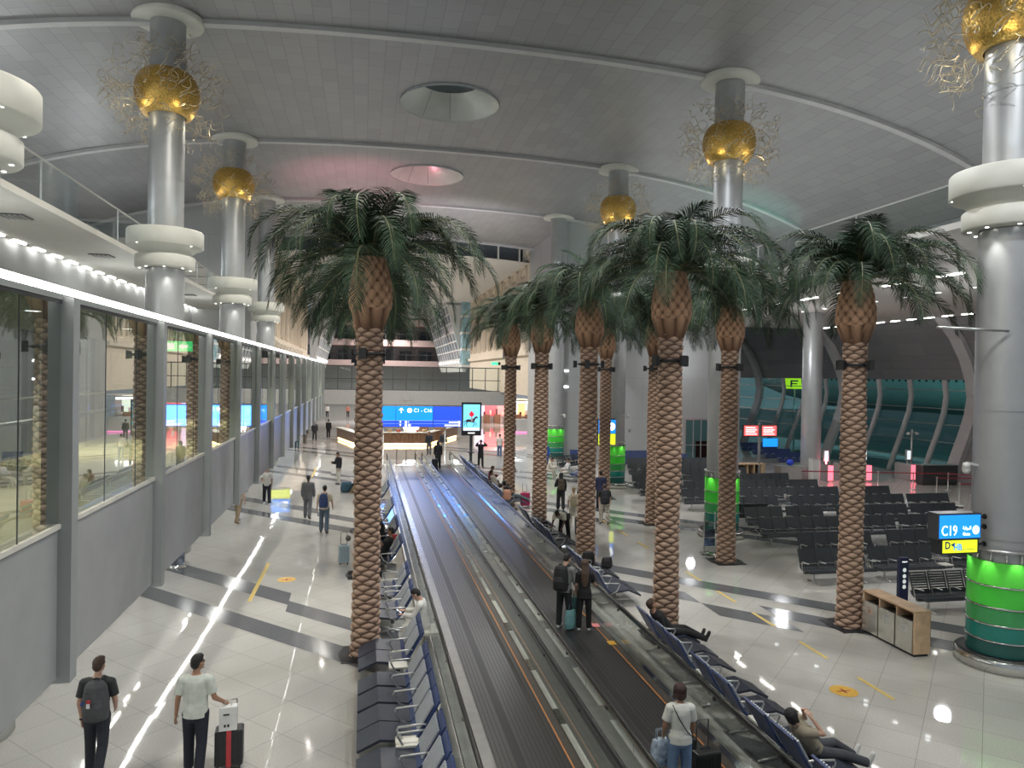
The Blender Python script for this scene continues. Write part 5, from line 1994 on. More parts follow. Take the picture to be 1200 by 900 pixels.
# far lounge seats seen beyond the gates (dark blue heap)
for k in range(4):
    gate_bank(29.5 + 0.5 * k, 4, 47.5 + 2.6 * k, 'far dark navy seat bank beyond the red boarding gates', 'blue', 0, False, 'far navy seats beyond the boarding gates')
# yellow gate sign outside left of the fuselage
t = thing('stand_sign', 'bright yellow stand sign with a letter F outside the gate window', 'sign', (41.0, 63.5, 6.0), -0.5)
b = MB(); b.box(-1.0, 1.0, -0.05, 0.05, -0.55, 0.55); b.build('board', emat('stand_yellow', (0.75, 0.85, 0.02), 1.3), t)
b = MB(); b.box(-0.4, 0.3, -0.07, -0.05, 0.15, 0.28); b.box(-0.4, -0.25, -0.07, -0.05, -0.4, 0.2); b.box(-0.3, 0.2, -0.07, -0.05, -0.1, 0.0); b.build('letter', M['e_navy'], t)
b = MB(); b.tube([(0, 0, -0.55), (0, 0, -6.5)], 0.08, 8); b.build('pole', M['steel'], t)
# ================================================================== PEOPLE


def mcol(name, col, rough=0.75, var=0.05, scale=14, bump=0.15):
    return mat(name, col, rough, 0, var, scale, bump)


SKIN = {'light': mcol('skin_light', (0.55, 0.34, 0.25), 0.5, 0.03, 8, 0.0), 'tan': mcol('skin_tan', (0.40, 0.22, 0.14), 0.5, 0.03, 8, 0.0), 'dark': mcol('skin_dark', (0.14, 0.075, 0.05), 0.5, 0.03, 8, 0.0)}
HAIRC = {'brown': mcol('hair_brown', (0.07, 0.042, 0.026), 0.55, 0.35, 55, 0.9), 'black': mcol('hair_black', (0.012, 0.011, 0.012), 0.55, 0.35, 55, 0.9), 'blond': mcol('hair_blond', (0.45, 0.32, 0.17), 0.55, 0.2, 55, 0.9),
         'auburn': mcol('hair_dark_auburn', (0.045, 0.020, 0.018), 0.55, 0.35, 55, 0.9)}
CLOTH = {}


def cloth(col, rough=0.8, var=0.05, scale=14):
    key = (tuple(col), var)
    if key not in CLOTH:
        CLOTH[key] = mcol('cloth_%d' % len(CLOTH), col, rough, var, scale, 0.2)
    return CLOTH[key]


EYE = mat('eye_dark', (0.02, 0.015, 0.012), 0.2)
LIP = mat('lip', (0.32, 0.13, 0.11), 0.5)


class Shape:
    """closed tapering shells that are then fused into one continuous surface"""

    def __init__(self):
        self.mb = MB()

    def limb(self, a, b, ra, rb, n=12, flat=(False, False)):
        a, b = Vector(a), Vector(b)
        t = (b - a)
        L_ = t.length
        t.normalize()
        u = t.cross(Vector((0, 0, 1)))
        if u.length < 1e-3:
            u = t.cross(Vector((0, 1, 0)))
        u.normalize()
        w = t.cross(u)
        rings = []
        if not flat[0]:
            for q in (80, 55, 28):
                rings.append((a - t * ra * math.sin(R(q)), ra * math.cos(R(q))))
        rings += [(a, ra), (a.lerp(b, 0.5), (ra + rb) / 2), (b, rb)]
        if not flat[1]:
            for q in (28, 55, 80):
                rings.append((b + t * rb * math.sin(R(q)), rb * math.cos(R(q))))
        return self.rings([(c, u * r, w * r) for c, r in rings], n)

    def rings(self, rs, n=16):
        vs, fs = [], []
        for c, u, w in rs:
            for k in range(n):
                an = 2 * PI * k / n
                vs.append(Vector(c) + Vector(u) * math.cos(an) + Vector(w) * math.sin(an))
        for i in range(len(rs) - 1):
            for k in range(n):
                k2 = (k + 1) % n
                fs.append((i * n + k, i * n + k2, (i + 1) * n + k2, (i + 1) * n + k))
        fs.append(tuple(range(n))[::-1])
        fs.append(tuple((len(rs) - 1) * n + k for k in range(n)))
        self.mb.add(vs, fs, 0, True)
        return self

    def ball(self, c, rx, ry, rz, rotm=None):
        rs = []
        m = rotm or Matrix.Identity(3)
        for q in (-80, -58, -35, -12, 12, 35, 58, 80):
            s, co = math.sin(R(q)), math.cos(R(q))
            rs.append((Vector(c) + m @ Vector((0, 0, rz * s)), m @ Vector((rx * co, 0, 0)), m @ Vector((0, ry * co, 0))))
        return self.rings(rs, 16)

    def fuse(self, name, m, parent, voxel, smooth=3, clip=None):
        me = self.mb.mesh(name, m)
        o = D.objects.new(name, me)
        COL.objects.link(o)
        md = o.modifiers.new('fuse', 'REMESH')
        md.mode = 'VOXEL'
        md.voxel_size = voxel
        md.use_smooth_shade = True
        if smooth:
            sm = o.modifiers.new('soft', 'SMOOTH')
            sm.factor = 0.5
            sm.iterations = smooth
        dg = bpy.context.evaluated_depsgraph_get()
        new = D.meshes.new_from_object(o.evaluated_get(dg))
        o.modifiers.clear()
        o.data = new
        D.meshes.remove(me)
        new.materials.clear()
        new.materials.append(m)
        new.polygons.foreach_set('use_smooth', [True] * len(new.polygons))
        new.name = name
        o.parent = parent
        return o


def rotx(v, deg):
    return Matrix.Rotation(R(deg), 3, 'X') @ Vector(v)


def person(loc, heading, label, h=1.75, skin='light', hair='brown', hair_style='short', top=((0.5, 0.5, 0.5), 'tee'), bottom=(0.05, 0.05, 0.07), shoes=(0.6, 0.6, 0.6),
           lean=0, legs=((4, 4, 3), (4, 4, 3)), arms=((8, 10, 12, 0), (8, 10, 12, 0)), head=(0, 0), hip=None, female=False, voxel=0.011, coat=0.0, bare_feet=False, shorts=False, skirt=False, loose=1.0, cap=None, group=None, grip=False):
    """heading: degrees clockwise from +y.  legs: (left, right) (thigh forward, knee bend, splay).  arms: (upper arm forward, splay, elbow bend, forearm turn in)"""
    s = h / 1.75
    t = thing('person', label, 'person', loc, -R(heading), group)
    B, TOP, BOT = Shape(), Shape(), Shape()
    e = 0.016 * loose + (0.006 if voxel > 0.012 else 0)
    hp = Vector((0, 0, 0.0))
    # ---- legs by forward kinematics from the hip centre at the origin
    feet, joints = [], []
    for sd, (f, k, ab) in zip((-1, 1), legs):
        hj = Vector((0.088 * sd * s, 0, -0.02 * s))
        dth = Vector((math.sin(R(ab)) * sd, math.sin(R(f)) * math.cos(R(ab)), -math.cos(R(f)) * math.cos(R(ab))))
        kn = hj + dth * 0.425 * s
        a2 = f - k
        dsh = Vector((math.sin(R(ab)) * sd * 0.4, math.sin(R(a2)), -math.cos(R(a2)))).normalized()
        an = kn + dsh * 0.415 * s
        fd = Vector((0.12 * sd, math.cos(R(a2)), math.sin(R(a2)))).normalized()
        toe = an + fd * 0.155 * s + dsh * 0.055 * s
        heel = an - fd * 0.045 * s + dsh * 0.055 * s
        joints.append((hj, kn, an, toe, heel, dsh, fd))
    if hip is None:
        zmin = min(min(j[3].z, j[4].z) for j in joints) - 0.035 * s
        hip = -zmin
    off = Vector((0, 0, hip))
    for sd, (hj, kn, an, toe, heel, dsh, fd) in zip((-1, 1), joints):
        hj, kn, an, toe, heel = hj + off, kn + off, an + off, toe + off, heel + off
        B.limb(hj, kn, 0.082 * s, 0.056 * s)
        mid = kn.lerp(an, 0.35)
        B.limb(kn, mid, 0.054 * s, 0.054 * s)
        B.limb(mid, an, 0.054 * s, 0.036 * s)
        B.limb(heel + fd * 0.02, toe, 0.032 * s, 0.030 * s)
        if not shorts and not skirt:
            BOT.limb(hj, kn, 0.088 * s + e, 0.060 * s + e)
            BOT.limb(kn, an + dsh * 0.02, 0.060 * s + e, 0.047 * s + e * 1.3, 12, (False, True))
        elif shorts:
            BOT.limb(hj, kn.lerp(an, -0.06), 0.09 * s + e * 1.3, 0.074 * s + e * 1.6, 12, (False, True))
        if not bare_feet:
            S = Shape()
            S.limb(heel + fd * 0.015, toe + fd * 0.01, 0.042 * s, 0.039 * s)
            S.limb(heel + fd * 0.02, an - dsh * 0.01, 0.046 * s, 0.046 * s, 12, (False, True))
            S.fuse('shoe', cloth(shoes, 0.6), t, max(voxel, 0.012), 1)
    # ---- torso
    def T(x, y, z):
        return off + rotx((x * s, y * s, z * s), -lean)
    ux, uy = Vector((1, 0, 0)), rotx((0, 1, 0), -lean)
    wst, hipw, chest, shw = (0.122, 0.165, 0.150, 0.165) if female else (0.140, 0.160, 0.168, 0.190)
    def ring(z, rx, ry, y=0.0):
        return (T(0, y, z), ux * rx * s, uy * ry * s)
    B.rings([ring(-0.10, hipw * 0.75, 0.09), ring(-0.03, hipw, 0.112, -0.008), ring(0.05, hipw * 0.98, 0.112, -0.006), ring(0.16, wst, 0.098), ring(0.30, chest * 0.95, 0.108, 0.006), ring(0.40, chest, 0.115, 0.008), ring(0.47, shw * 0.92, 0.098), ring(0.525, shw * 0.62, 0.07), ring(0.56, 0.07, 0.058)])
    if female:
        for sd in (-1, 1):
            B.ball(T(0.075 * sd, 0.085, 0.36), 0.06 * s, 0.05 * s, 0.06 * s)
    g = e * 1.15
    hem = -0.06 - coat
    tr = []
    if coat > 0.05:
        tr.append(ring(hem, hipw * 1.08 + g, 0.125 + g, -0.01))
    tr += [ring(-0.06, hipw * 1.02 + g, 0.118 + g, -0.008), ring(0.05, hipw * 0.99 + g, 0.116 + g, -0.006), ring(0.16, wst * (1.06 if not female else 1.02) + g, 0.104 + g), ring(0.30, chest * 0.97 + g, 0.112 + g, 0.006), ring(0.40, chest + g, 0.119 + g, 0.008),
           ring(0.47, shw * 0.94 + g, 0.100 + g), ring(0.525, shw * 0.66 + g, 0.074 + g), ring(0.555, 0.082, 0.070)]
    if top[1] != 'none':
        TOP.rings(tr)
        if female:
            for sd in (-1, 1):
                TOP.ball(T(0.075 * sd, 0.088, 0.36), 0.064 * s + g, 0.054 * s + g, 0.064 * s + g)
    if skirt:
        BOT.rings([ring(-0.62, 0.30, 0.26), ring(-0.25, hipw * 1.25, 0.16), ring(0.0, hipw + e * 1.2, 0.115 + e), ring(0.08, hipw * 0.96 + e, 0.112 + e)])
    else:
        BOT.rings([ring(-0.12, hipw * 0.80 + e, 0.10 + e), ring(-0.03, hipw + e, 0.113 + e, -0.008), ring(0.06, hipw * 0.97 + e, 0.112 + e, -0.006), ring(0.11, hipw * 0.9 + e, 0.106 + e)])
    # ---- arms
    hands = []
    for sd, (f, ab, el, inn) in zip((-1, 1), arms):
        sh = T(shw * sd * 0.97, 0, 0.465)
        d1 = Vector((math.sin(R(ab)) * sd, math.sin(R(f)) * math.cos(R(ab)), -math.cos(R(f)) * math.cos(R(ab))))
        elb = sh + d1 * 0.285 * s
        a2 = f + el
        d2 = Vector((math.sin(R(ab)) * sd * 0.5 - math.sin(R(inn)) * sd, math.sin(R(a2)), -math.cos(R(a2)))).normalized()
        wr = elb + d2 * 0.255 * s
        B.limb(T(shw * sd * 0.72, 0, 0.47), sh, 0.058 * s, 0.054 * s)
        B.limb(sh, elb, 0.050 * s, 0.040 * s)
        B.limb(elb, wr, 0.041 * s, 0.026 * s)
        if top[1] in ('tee', 'long'):
            TOP.limb(T(shw * sd * 0.70, 0, 0.47), sh, 0.064 * s + g, 0.058 * s + g)
            if top[1] == 'tee':
                TOP.limb(sh, sh.lerp(elb, 0.70), 0.056 * s + g, 0.056 * s + g, 12, (False, True))
            else:
                TOP.limb(sh, elb, 0.056 * s + g, 0.046 * s + g)
                TOP.limb(elb, elb.lerp(wr, 0.95), 0.046 * s + g, 0.036 * s + g, 12, (False, True))
        # hand: palm, four fingers with knuckles, thumb from the side of the palm
        side = d2.cross(Vector((0, 0, 1)) if abs(d2.z) < 0.9 else Vector((0, 1, 0)))
        side.normalize()
        if abs(d2.z) > 0.5:
            palm_n = Vector((-sd, 0, 0))
            fwd = Vector((0, 1, 0))
            fwd = (fwd - d2 * fwd.dot(d2)).normalized()
        else:
            fwd = Vector((-sd, 0, 0))
            fwd = (fwd - d2 * fwd.dot(d2)).normalized()
        pn = d2.cross(fwd).normalized() * (1 if d2.cross(fwd).dot(Vector((-sd, 0, -0.2))) > 0 else -1)
        pe = wr + d2 * 0.085 * s
        hw = 0.034 * s
        B.rings([(wr - d2 * 0.01, fwd * 0.026 * s, pn * 0.020 * s), (wr + d2 * 0.03 * s, fwd * 0.036 * s, pn * 0.017 * s), (pe, fwd * 0.042 * s, pn * 0.015 * s), (pe + d2 * 0.008 * s, fwd * 0.036 * s, pn * 0.011 * s)], 12)
        fr = max(0.0085, 0.75 * voxel)
        cu = 1.0 if grip else 0.30
        for q, (o_, ln) in enumerate(((0.031, 0.070), (0.011, 0.079), (-0.010, 0.074), (-0.030, 0.058))):
            k0 = pe + fwd * o_ * s * 1.08
            k1 = k0 + (d2 + pn * 0.30 * cu + fwd * o_ * 2.2).normalized() * ln * 0.48 * s
            k2 = k1 + (d2 + pn * (0.75 if not grip else 3.0)).normalized() * ln * 0.32 * s
            k3 = k2 + (d2 * (1 if not grip else -0.2) + pn * 1.3).normalized() * ln * 0.24 * s
            B.limb(k0 - d2 * 0.02, k1, fr * 1.05, fr * 0.98, 8)
            B.limb(k1, k2, fr * 0.98, fr * 0.92, 8)
            B.limb(k2, k3, fr * 0.92, fr * 0.82, 8)
        th0 = wr + d2 * 0.03 * s + fwd * 0.030 * s
        th1 = th0 + (d2 * 0.75 + fwd * 0.75 + pn * 0.25).normalized() * 0.038 * s
        th2 = th1 + (d2 + fwd * 0.25 + pn * 0.35).normalized() * 0.030 * s
        B.limb(th0, th1, fr * 1.3, fr * 1.1, 8)
        B.limb(th1, th2, fr * 1.1, fr * 0.95, 8)
        hands.append((wr, pe, d2, pn))
    # ---- neck and head
    nb = T(0, 0, 0.53)
    hd = Matrix.Rotation(R(head[1]), 3, 'Z') @ Matrix.Rotation(R(-(lean * 0.6 + head[0])), 3, 'X')
    nk = nb + rotx((0, 0.012, 0.09), -lean * 0.8 - head[0] * 0.4) * s
    B.limb(nb, nk, 0.058 * s, 0.052 * s)
    hc = nk + hd @ Vector((0, 0.022 * s, 0.098 * s))
    B.ball(hc + hd @ Vector((0, -0.006 * s, 0.022 * s)), 0.076 * s, 0.094 * s, 0.098 * s, hd)
    B.ball(hc + hd @ Vector((0, 0.028 * s, -0.050 * s)), 0.058 * s, 0.066 * s, 0.070 * s, hd)
    B.limb(hc + hd @ Vector((0, 0.084 * s, 0.012 * s)), hc + hd @ Vector((0, 0.108 * s, -0.028 * s)), 0.010 * s + voxel * 0.3, 0.015 * s + voxel * 0.2, 8)
    B.ball(hc + hd @ Vector((0, 0.080 * s, -0.098 * s)), 0.026 * s, 0.020 * s, 0.020 * s, hd)
    for sd in (-1, 1):
        B.ball(hc + hd @ Vector((0.078 * sd * s, -0.004 * s, -0.008 * s)), 0.012 * s + voxel * 0.4, 0.020 * s, 0.032 * s, hd)
    body = B.fuse('body', SKIN[skin], t, voxel, 2)
    for sd in (-1, 1):
        eb = MB()
        c = hc + hd @ Vector((0.032 * sd * s, 0.0865 * s, 0.010 * s))
        eb.cbox(c, (0.022 * s, 0.012 * s, 0.010 * s))
        eb.build('eye', EYE, t)
    eb = MB(); eb.cbox(hc + hd @ Vector((0, 0.092 * s, -0.066 * s)), (0.042 * s, 0.012 * s, 0.010 * s)); eb.build('mouth', LIP, t)
    # ---- hair
    Hs = Shape()
    if hair_style != 'bald':
        m0 = hd
        Hs.ball(hc + hd @ Vector((0, -0.018 * s, 0.040 * s)), 0.085 * s, 0.098 * s, 0.094 * s, hd)
        Hs.ball(hc + hd @ Vector((0, -0.050 * s, -0.005 * s)), 0.074 * s, 0.062 * s, 0.085 * s, hd)
        if hair_style == 'short':
            Hs.ball(hc + hd @ Vector((0, 0.030 * s, 0.092 * s)), 0.066 * s, 0.056 * s, 0.038 * s, hd)
        if hair_style in ('bob', 'long'):
            Hs.ball(hc + hd @ Vector((0, -0.030 * s, 0.035 * s)), 0.108 * s, 0.110 * s, 0.105 * s, hd)
            for sd in (-1, 1):
                Hs.limb(hc + hd @ Vector((0.078 * sd * s, -0.02 * s, 0.03 * s)), hc + hd @ Vector((0.080 * sd * s, -0.02 * s, -0.085 * s)), 0.032 * s, 0.026 * s)
            Hs.ball(hc + hd @ Vector((0, -0.070 * s, -0.050 * s)), 0.092 * s, 0.055 * s, 0.085 * s, hd)
        if hair_style == 'long':
            bk = T(0, -0.115, 0.33)
            Hs.rings([(hc + hd @ Vector((0, -0.07 * s, 0.0)), ux * 0.09 * s, uy * 0.06 * s), (T(0, -0.10, 0.52), ux * 0.105 * s, uy * 0.045 * s), (bk, ux * 0.095 * s, uy * 0.04 * s), (T(0, -0.13, 0.18), ux * 0.05 * s, uy * 0.022 * s)])
        if hair_style == 'bun':
            Hs.ball(hc + hd @ Vector((0, -0.11 * s, 0.09 * s)), 0.045 * s, 0.045 * s, 0.045 * s, hd)
        Hs.fuse('hair', HAIRC[hair], t, max(0.010, voxel * 0.9), 2)
    if cap:
        C = Shape()
        C.ball(hc + hd @ Vector((0, -0.005 * s, 0.06 * s)), 0.09 * s, 0.105 * s, 0.085 * s, hd)
        C.rings([(hc + hd @ Vector((0, 0.07 * s, 0.055 * s)), hd @ Vector((0.07 * s, 0, 0)), hd @ Vector((0, 0.09 * s, 0))), (hc + hd @ Vector((0, 0.07 * s, 0.075 * s)), hd @ Vector((0.07 * s, 0, 0)), hd @ Vector((0, 0.09 * s, 0)))])
        C.fuse('cap', cloth(cap), t, max(0.011, voxel), 1)
    if top[1] != 'none':
        TOP.fuse('shirt' if top[1] == 'tee' else 'jacket', cloth(top[0], 0.8, top[2] if len(top) > 2 else 0.05), t, max(voxel, 0.010), 2)
    bv = bottom if isinstance(bottom[0], (int, float)) else bottom[0]
    BOT.fuse('skirt' if skirt else ('shorts' if shorts else 'trousers'), cloth(bv, 0.8, 0.05 if bv is bottom else bottom[1], 14), t, max(voxel, 0.010), 2)
    W = t.matrix_basis.copy()
    W = Matrix.Translation(Vector(loc)) @ Matrix.Rotation(-R(heading), 4, 'Z')
    return {'obj': t, 'W': W, 'hands': [(W @ a, W @ b, W.to_3x3() @ c, W.to_3x3() @ n) for a, b, c, n in hands], 'back': W @ T(0, -0.12, 0.30), 'T': lambda x, y, z: W @ T(x, y, z), 'heading': heading, 'lean': lean}


# ------------------------------------------------------------------ bags


def backpack(p, label, col, size=1.0, pocket=None, dx=0.0, strap=True, thick=0.17):
    """rucksack worn on the back of person p"""
    c = p['T'](dx, -0.20 - thick * 0.15, 0.30)
    t = thing('backpack', label, 'backpack', c, -R(p['heading']))
    t.rotation_euler = (-R(p['lean']), 0, -R(p['heading']))
    S = Shape()
    w, d, h = 0.155 * size, thick * 0.55 * size, 0.25 * size
    rs = []
    for z, k in ((-1.0, 0.86), (-0.92, 1.0), (-0.3, 1.05), (0.3, 1.0), (0.75, 0.86), (0.95, 0.62), (1.02, 0.35)):
        rs.append((Vector((0, 0, z * h)), Vector((w * k, 0, 0)), Vector((0, d * k, 0))))
    S.rings(rs, 20)
    S.rings([(Vector((0, -d * 0.75, -0.80 * h)), Vector((w * 0.72, 0, 0)), Vector((0, d * 0.5, 0))), (Vector((0, -d * 0.85, -0.2 * h)), Vector((w * 0.76, 0, 0)), Vector((0, d * 0.5, 0))), (Vector((0, -d * 0.75, 0.12 * h)), Vector((w * 0.60, 0, 0)), Vector((0, d * 0.3, 0)))], 16)
    S.fuse('pack_body', cloth(col, 0.7, 0.08), t, 0.011, 2)
    b = MB()
    b.tube([(-0.03, 0.02, 1.0 * h), (-0.02, 0.02, 1.12 * h), (0.02, 0.02, 1.12 * h), (0.03, 0.02, 1.0 * h)], 0.009, 6)
    b.build('handle', M['black'], t)
    b = MB()
    b.bar((-w * 0.6, -d * 1.30, 0.05 * h), (w * 0.6, -d * 1.30, 0.05 * h), 0.012, 0.012)
    b.bar((-w * 0.55, -d * 0.9, 0.55 * h), (w * 0.55, -d * 0.9, 0.55 * h), 0.012, 0.012)
    b.build('zip', M['dark_steel'], t)
    if strap:
        b = MB()
        for sd in (-1, 1):
            b.tube([(0.09 * sd, 0.06, 0.80 * h), (0.105 * sd, 0.12, 0.98 * h), (0.115 * sd, 0.24, 0.92 * h), (0.12 * sd, 0.335, 0.5 * h), (0.135 * sd, 0.27, -0.3 * h), (0.13 * sd, 0.08, -0.8 * h)], 0.019, 6)
        b.build('strap', cloth([c_ * 0.6 for c_ in col]), t)
    return t


def suitcase(x, y, rz, w, d, h, col, label, handle=True, stripe=None, rough=0.4):
    t = thing('suitcase', label, 'suitcase', (x, y, 0), rz)
    m = mat('suitcase_shell', col, rough, 0, 0.05, 9)
    b = MB(); b.box(-w / 2, w / 2, -d / 2, d / 2, 0.06, h)
    b.build('shell', m, t, bevel=0.03)
    b = MB()
    for i in (-1, 1):
        for j in (-1, 1):
            b2 = MB(); b2.tube([(i * (w / 2 - 0.05) - 0.012, j * (d / 2 - 0.04), 0.03), (i * (w / 2 - 0.05) + 0.012, j * (d / 2 - 0.04), 0.03)], 0.03, 10)
            b2.box(i * (w / 2 - 0.05) - 0.015, i * (w / 2 - 0.05) + 0.015, j * (d / 2 - 0.04) - 0.015, j * (d / 2 - 0.04) + 0.015, 0.03, 0.065)
            b2.build('wheel', M['black'], t)
    b = MB()
    for k in range(5):
        q = -w / 2 + w * (k + 1) / 6
        b.box(q - 0.012, q + 0.012, -d / 2 - 0.004, d / 2 + 0.004, 0.12, h - 0.06)
    b.build('grooves', mat('suitcase_groove', [c * 0.75 for c in col], rough), t)
    if stripe:
        b = MB(); b.box(-0.035, 0.035, -d / 2 - 0.008, d / 2 + 0.008, 0.06, h + 0.008)
        b.build('strap_stripe', mat('suitcase_stripe', stripe, 0.5), t)
    b = MB(); b.tube([(-0.07, 0, h), (-0.06, 0, h + 0.03), (0.06, 0, h + 0.03), (0.07, 0, h)], 0.010, 6); b.build('top_handle', M['black'], t)
    if handle:
        b = MB()
        b.tube([(-0.10, d / 2 - 0.04, h - 0.02), (-0.10, d / 2 - 0.04, h + 0.40), (0.10, d / 2 - 0.04, h + 0.40), (0.10, d / 2 - 0.04, h - 0.02)], 0.010, 6)
        b.build('pull_handle', M['dark_steel'], t)
    return t


def soft_bag(x, y, z, w, d, h, col, label, rz=0.0, name='bag', loops=True, var=0.08):
    t = thing(name, label, 'bag', (x, y, z), rz)
    S = Shape()
    S.rings([(Vector((0, 0, 0.02)), Vector((w * 0.46, 0, 0)), Vector((0, d * 0.46, 0))), (Vector((0, 0, h * 0.3)), Vector((w * 0.52, 0, 0)), Vector((0, d * 0.54, 0))), (Vector((0, 0, h * 0.75)), Vector((w * 0.48, 0, 0)), Vector((0, d * 0.44, 0))), (Vector((0, 0, h)), Vector((w * 0.42, 0, 0)), Vector((0, d * 0.24, 0)))], 20)
    S.fuse('bag_body', cloth(col, 0.7, var), t, 0.014, 1)
    if loops:
        b = MB()
        for sd in (-1, 1):
            b.tube([(-w * 0.2, sd * d * 0.12, h * 0.95), (-w * 0.16, sd * d * 0.1, h + 0.14), (w * 0.16, sd * d * 0.1, h + 0.14), (w * 0.2, sd * d * 0.12, h * 0.95)], 0.008, 6)
        b.build('handles', cloth([c * 0.7 for c in col]), t)
    return t


def phone(p, side, label):
    wr, pe, d2, pn = p['hands'][side]
    t = thing('phone', label, 'phone', pe + d2 * 0.05 + pn * 0.035)
    b = MB()
    b.cbox((0, 0, 0), (0.075, 0.15, 0.009), 0, 0, 0.6)
    b.cbox((0, 0, 0.0055), (0.066, 0.135, 0.002), 1, 0, 0.6)
    o = b.build('phone_body', [M['black'], M['lamp_soft'] if False else M['e_sand']], t)
    t.rotation_euler = (0, 0, -R(p['heading']))
    return t


FINE = 0.0075


def rebase(t, p):
    t.location = p
    for c in t.children:
        c.location = c.location - Vector(p)


# ---- the two nearest men, walking away
P = person((-3.88, 11.95, 0), 4, 'person in charcoal T-shirt with a grey backpack walking beside the corridor', 1.78, 'light', 'brown', 'short', ((0.036, 0.040, 0.040), 'tee'), (0.022, 0.026, 0.036), (0.55, 0.55, 0.53),
           0, ((6, 4, 3), (-8, 20, 2)), ((-6, 11, 14, 10), (4, 12, 40, 20)), (3, -8), voxel=FINE)
bp = backpack(P, 'grey backpack hanging from one shoulder of the person in charcoal', (0.075, 0.077, 0.083), 1.15, None, 0.07, False, 0.20)
b = MB(); b.tube([(-0.02, 0.10, 0.20), (0.03, 0.20, 0.28), (0.04, 0.30, 0.22)], 0.022, 6); b.build('shoulder_strap', cloth((0.06, 0.06, 0.066)), bp)
b = MB(); b.cbox((-0.03, -0.175, 0.05), (0.05, 0.012, 0.05), 0); b.cbox((-0.035, -0.175, -0.01), (0.045, 0.012, 0.07), 1); b.build('luggage_tag', [mat('tag_red', (0.55, 0.05, 0.05), 0.5), M['white']], bp)
b = MB(); b.tube([(-0.13, -0.10, 0.02), (-0.15, -0.13, 0.0), (-0.13, -0.13, -0.02)], 0.014, 6); b.build('buckle', M['e_navy'], bp)
wr = P['hands'][0][0]
b = MB(); b.tube([wr + P['hands'][0][2] * -0.012, wr + P['hands'][0][2] * 0.012], 0.034, 14)
tag(b.build('wristwatch', M['black']), 'black wristwatch on the left wrist of the person in charcoal', 'watch')
P = person((-2.44, 11.75, 0), 6, 'person in pale grey-green polo shirt with a hand on the luggage', 1.80, 'tan', 'black', 'short', ((0.60, 0.64, 0.58), 'tee'), (0.014, 0.017, 0.030), (0.05, 0.05, 0.05),
           0, ((8, 4, 3), (-6, 14, 2)), ((-2, 14, 12, -2), (4, 16, 46, -16)), (0, -35), voxel=FINE, loose=1.25)
hx, hy = P['hands'][1][1].x, P['hands'][1][1].y
suitcase(-1.98, 11.95, 0.08, 0.42, 0.26, 0.62, (0.022, 0.022, 0.026), 'black suitcase with red straps pulled by the person in the polo shirt', True, (0.55, 0.05, 0.06))
t = thing('carrier_bag', 'white paper carrier bag standing on the black suitcase', 'bag', (-1.99, 11.88, 0.63), 0.12)
b = MB(); b.box(-0.13, 0.13, -0.07, 0.07, 0, 0.36); b.build('paper_body', mat('white_paper', (0.74, 0.74, 0.72), 0.6), t)
b = MB()
b.box(-0.07, 0.02, -0.074, -0.070, 0.24, 0.265); b.box(-0.06, -0.03, -0.074, -0.07, 0.06, 0.10); b.box(-0.01, 0.02, -0.074, -0.07, 0.06, 0.10)
b.build('print', M['black'], t)
b = MB(); b.tube([(-0.05, 0, 0.36), (-0.04, 0, 0.46), (0.04, 0, 0.46), (0.05, 0, 0.36)], 0.006, 6); b.build('handles', M['white'], t)
# ---- woman in white on the right walkway
P = person((4.62, 9.85, 0.05), 8, 'person in white T-shirt and light jeans standing on the right walkway', 1.64, 'tan', 'auburn', 'bob', ((0.66, 0.66, 0.61), 'tee'), (0.19, 0.29, 0.46), (0.5, 0.5, 0.5),
           2, ((2, 2, 3), (2, 2, 3)), ((2, 16, 35, 14), (6, 12, 18, 4)), (6, 0), female=True, voxel=FINE, loose=1.2)
b = MB()
a, c = P['T'](-0.14, -0.10, 0.50), P['T'](0.16, -0.14, 0.03)
b.tube([P['T'](-0.10, 0.06, 0.545), P['T'](-0.135, -0.06, 0.53), P['T'](-0.06, -0.145, 0.36), P['T'](0.07, -0.135, 0.16), P['T'](0.17, -0.06, 0.05), P['T'](0.19, 0.02, 0.0)], 0.008, 6)
t = thing('shoulder_bag', 'small dark shoulder bag with a thin strap across the back of the person in white', 'bag', (0, 0, 0))
b.build('strap', M['black'], t)
b = MB(); b.cbox(P['T'](0.20, 0.05, -0.08), (0.07, 0.2, 0.16)); b.build('pouch', M['black'], t, bevel=0.015)
rebase(t, P['T'](0.20, 0.05, -0.16))
q = P['hands'][0][1]
soft_bag(q.x - 0.05, q.y + 0.02, q.z - 0.46, 0.30, 0.18, 0.42, (0.42, 0.50, 0.60), 'pale blue and white bag of clothes held by the person in white', 0.2, 'carry_bag', True, 0.35)
suitcase(5.10, 10.0, 0.1, 0.42, 0.26, 0.66, (0.016, 0.018, 0.018), 'black suitcase at the right hand of the person in white on the walkway', True)
# ---- couple on the right walkway
P = person((4.88, 17.05, 0.05), 40, 'person in grey sweater with a black backpack standing on the right walkway', 1.80, 'light', 'black', 'short', ((0.20, 0.205, 0.20), 'long'), (0.016, 0.017, 0.020), (0.55, 0.55, 0.55),
           3, ((0, 0, 4), (3, 2, 4)), ((6, 8, 30, 12), (10, 10, 40, 10)), (22, -18), voxel=FINE)
backpack(P, 'big black backpack on the person in the grey sweater', (0.016, 0.016, 0.018), 1.2, None, 0.0, True, 0.24)
P2 = person((5.33, 16.85, 0.05), 14, 'person with long brown hair all in black standing on the right walkway', 1.68, 'light', 'brown', 'long', ((0.010, 0.010, 0.011), 'tee'), (0.010, 0.010, 0.011), (0.6, 0.6, 0.58),
            2, ((1, 1, 4), (2, 2, 4)), ((4, 10, 25, 8), (22, 18, 45, -8)), (4, 0), female=True, voxel=FINE, coat=0.06)
q = P2['hands'][0][1]
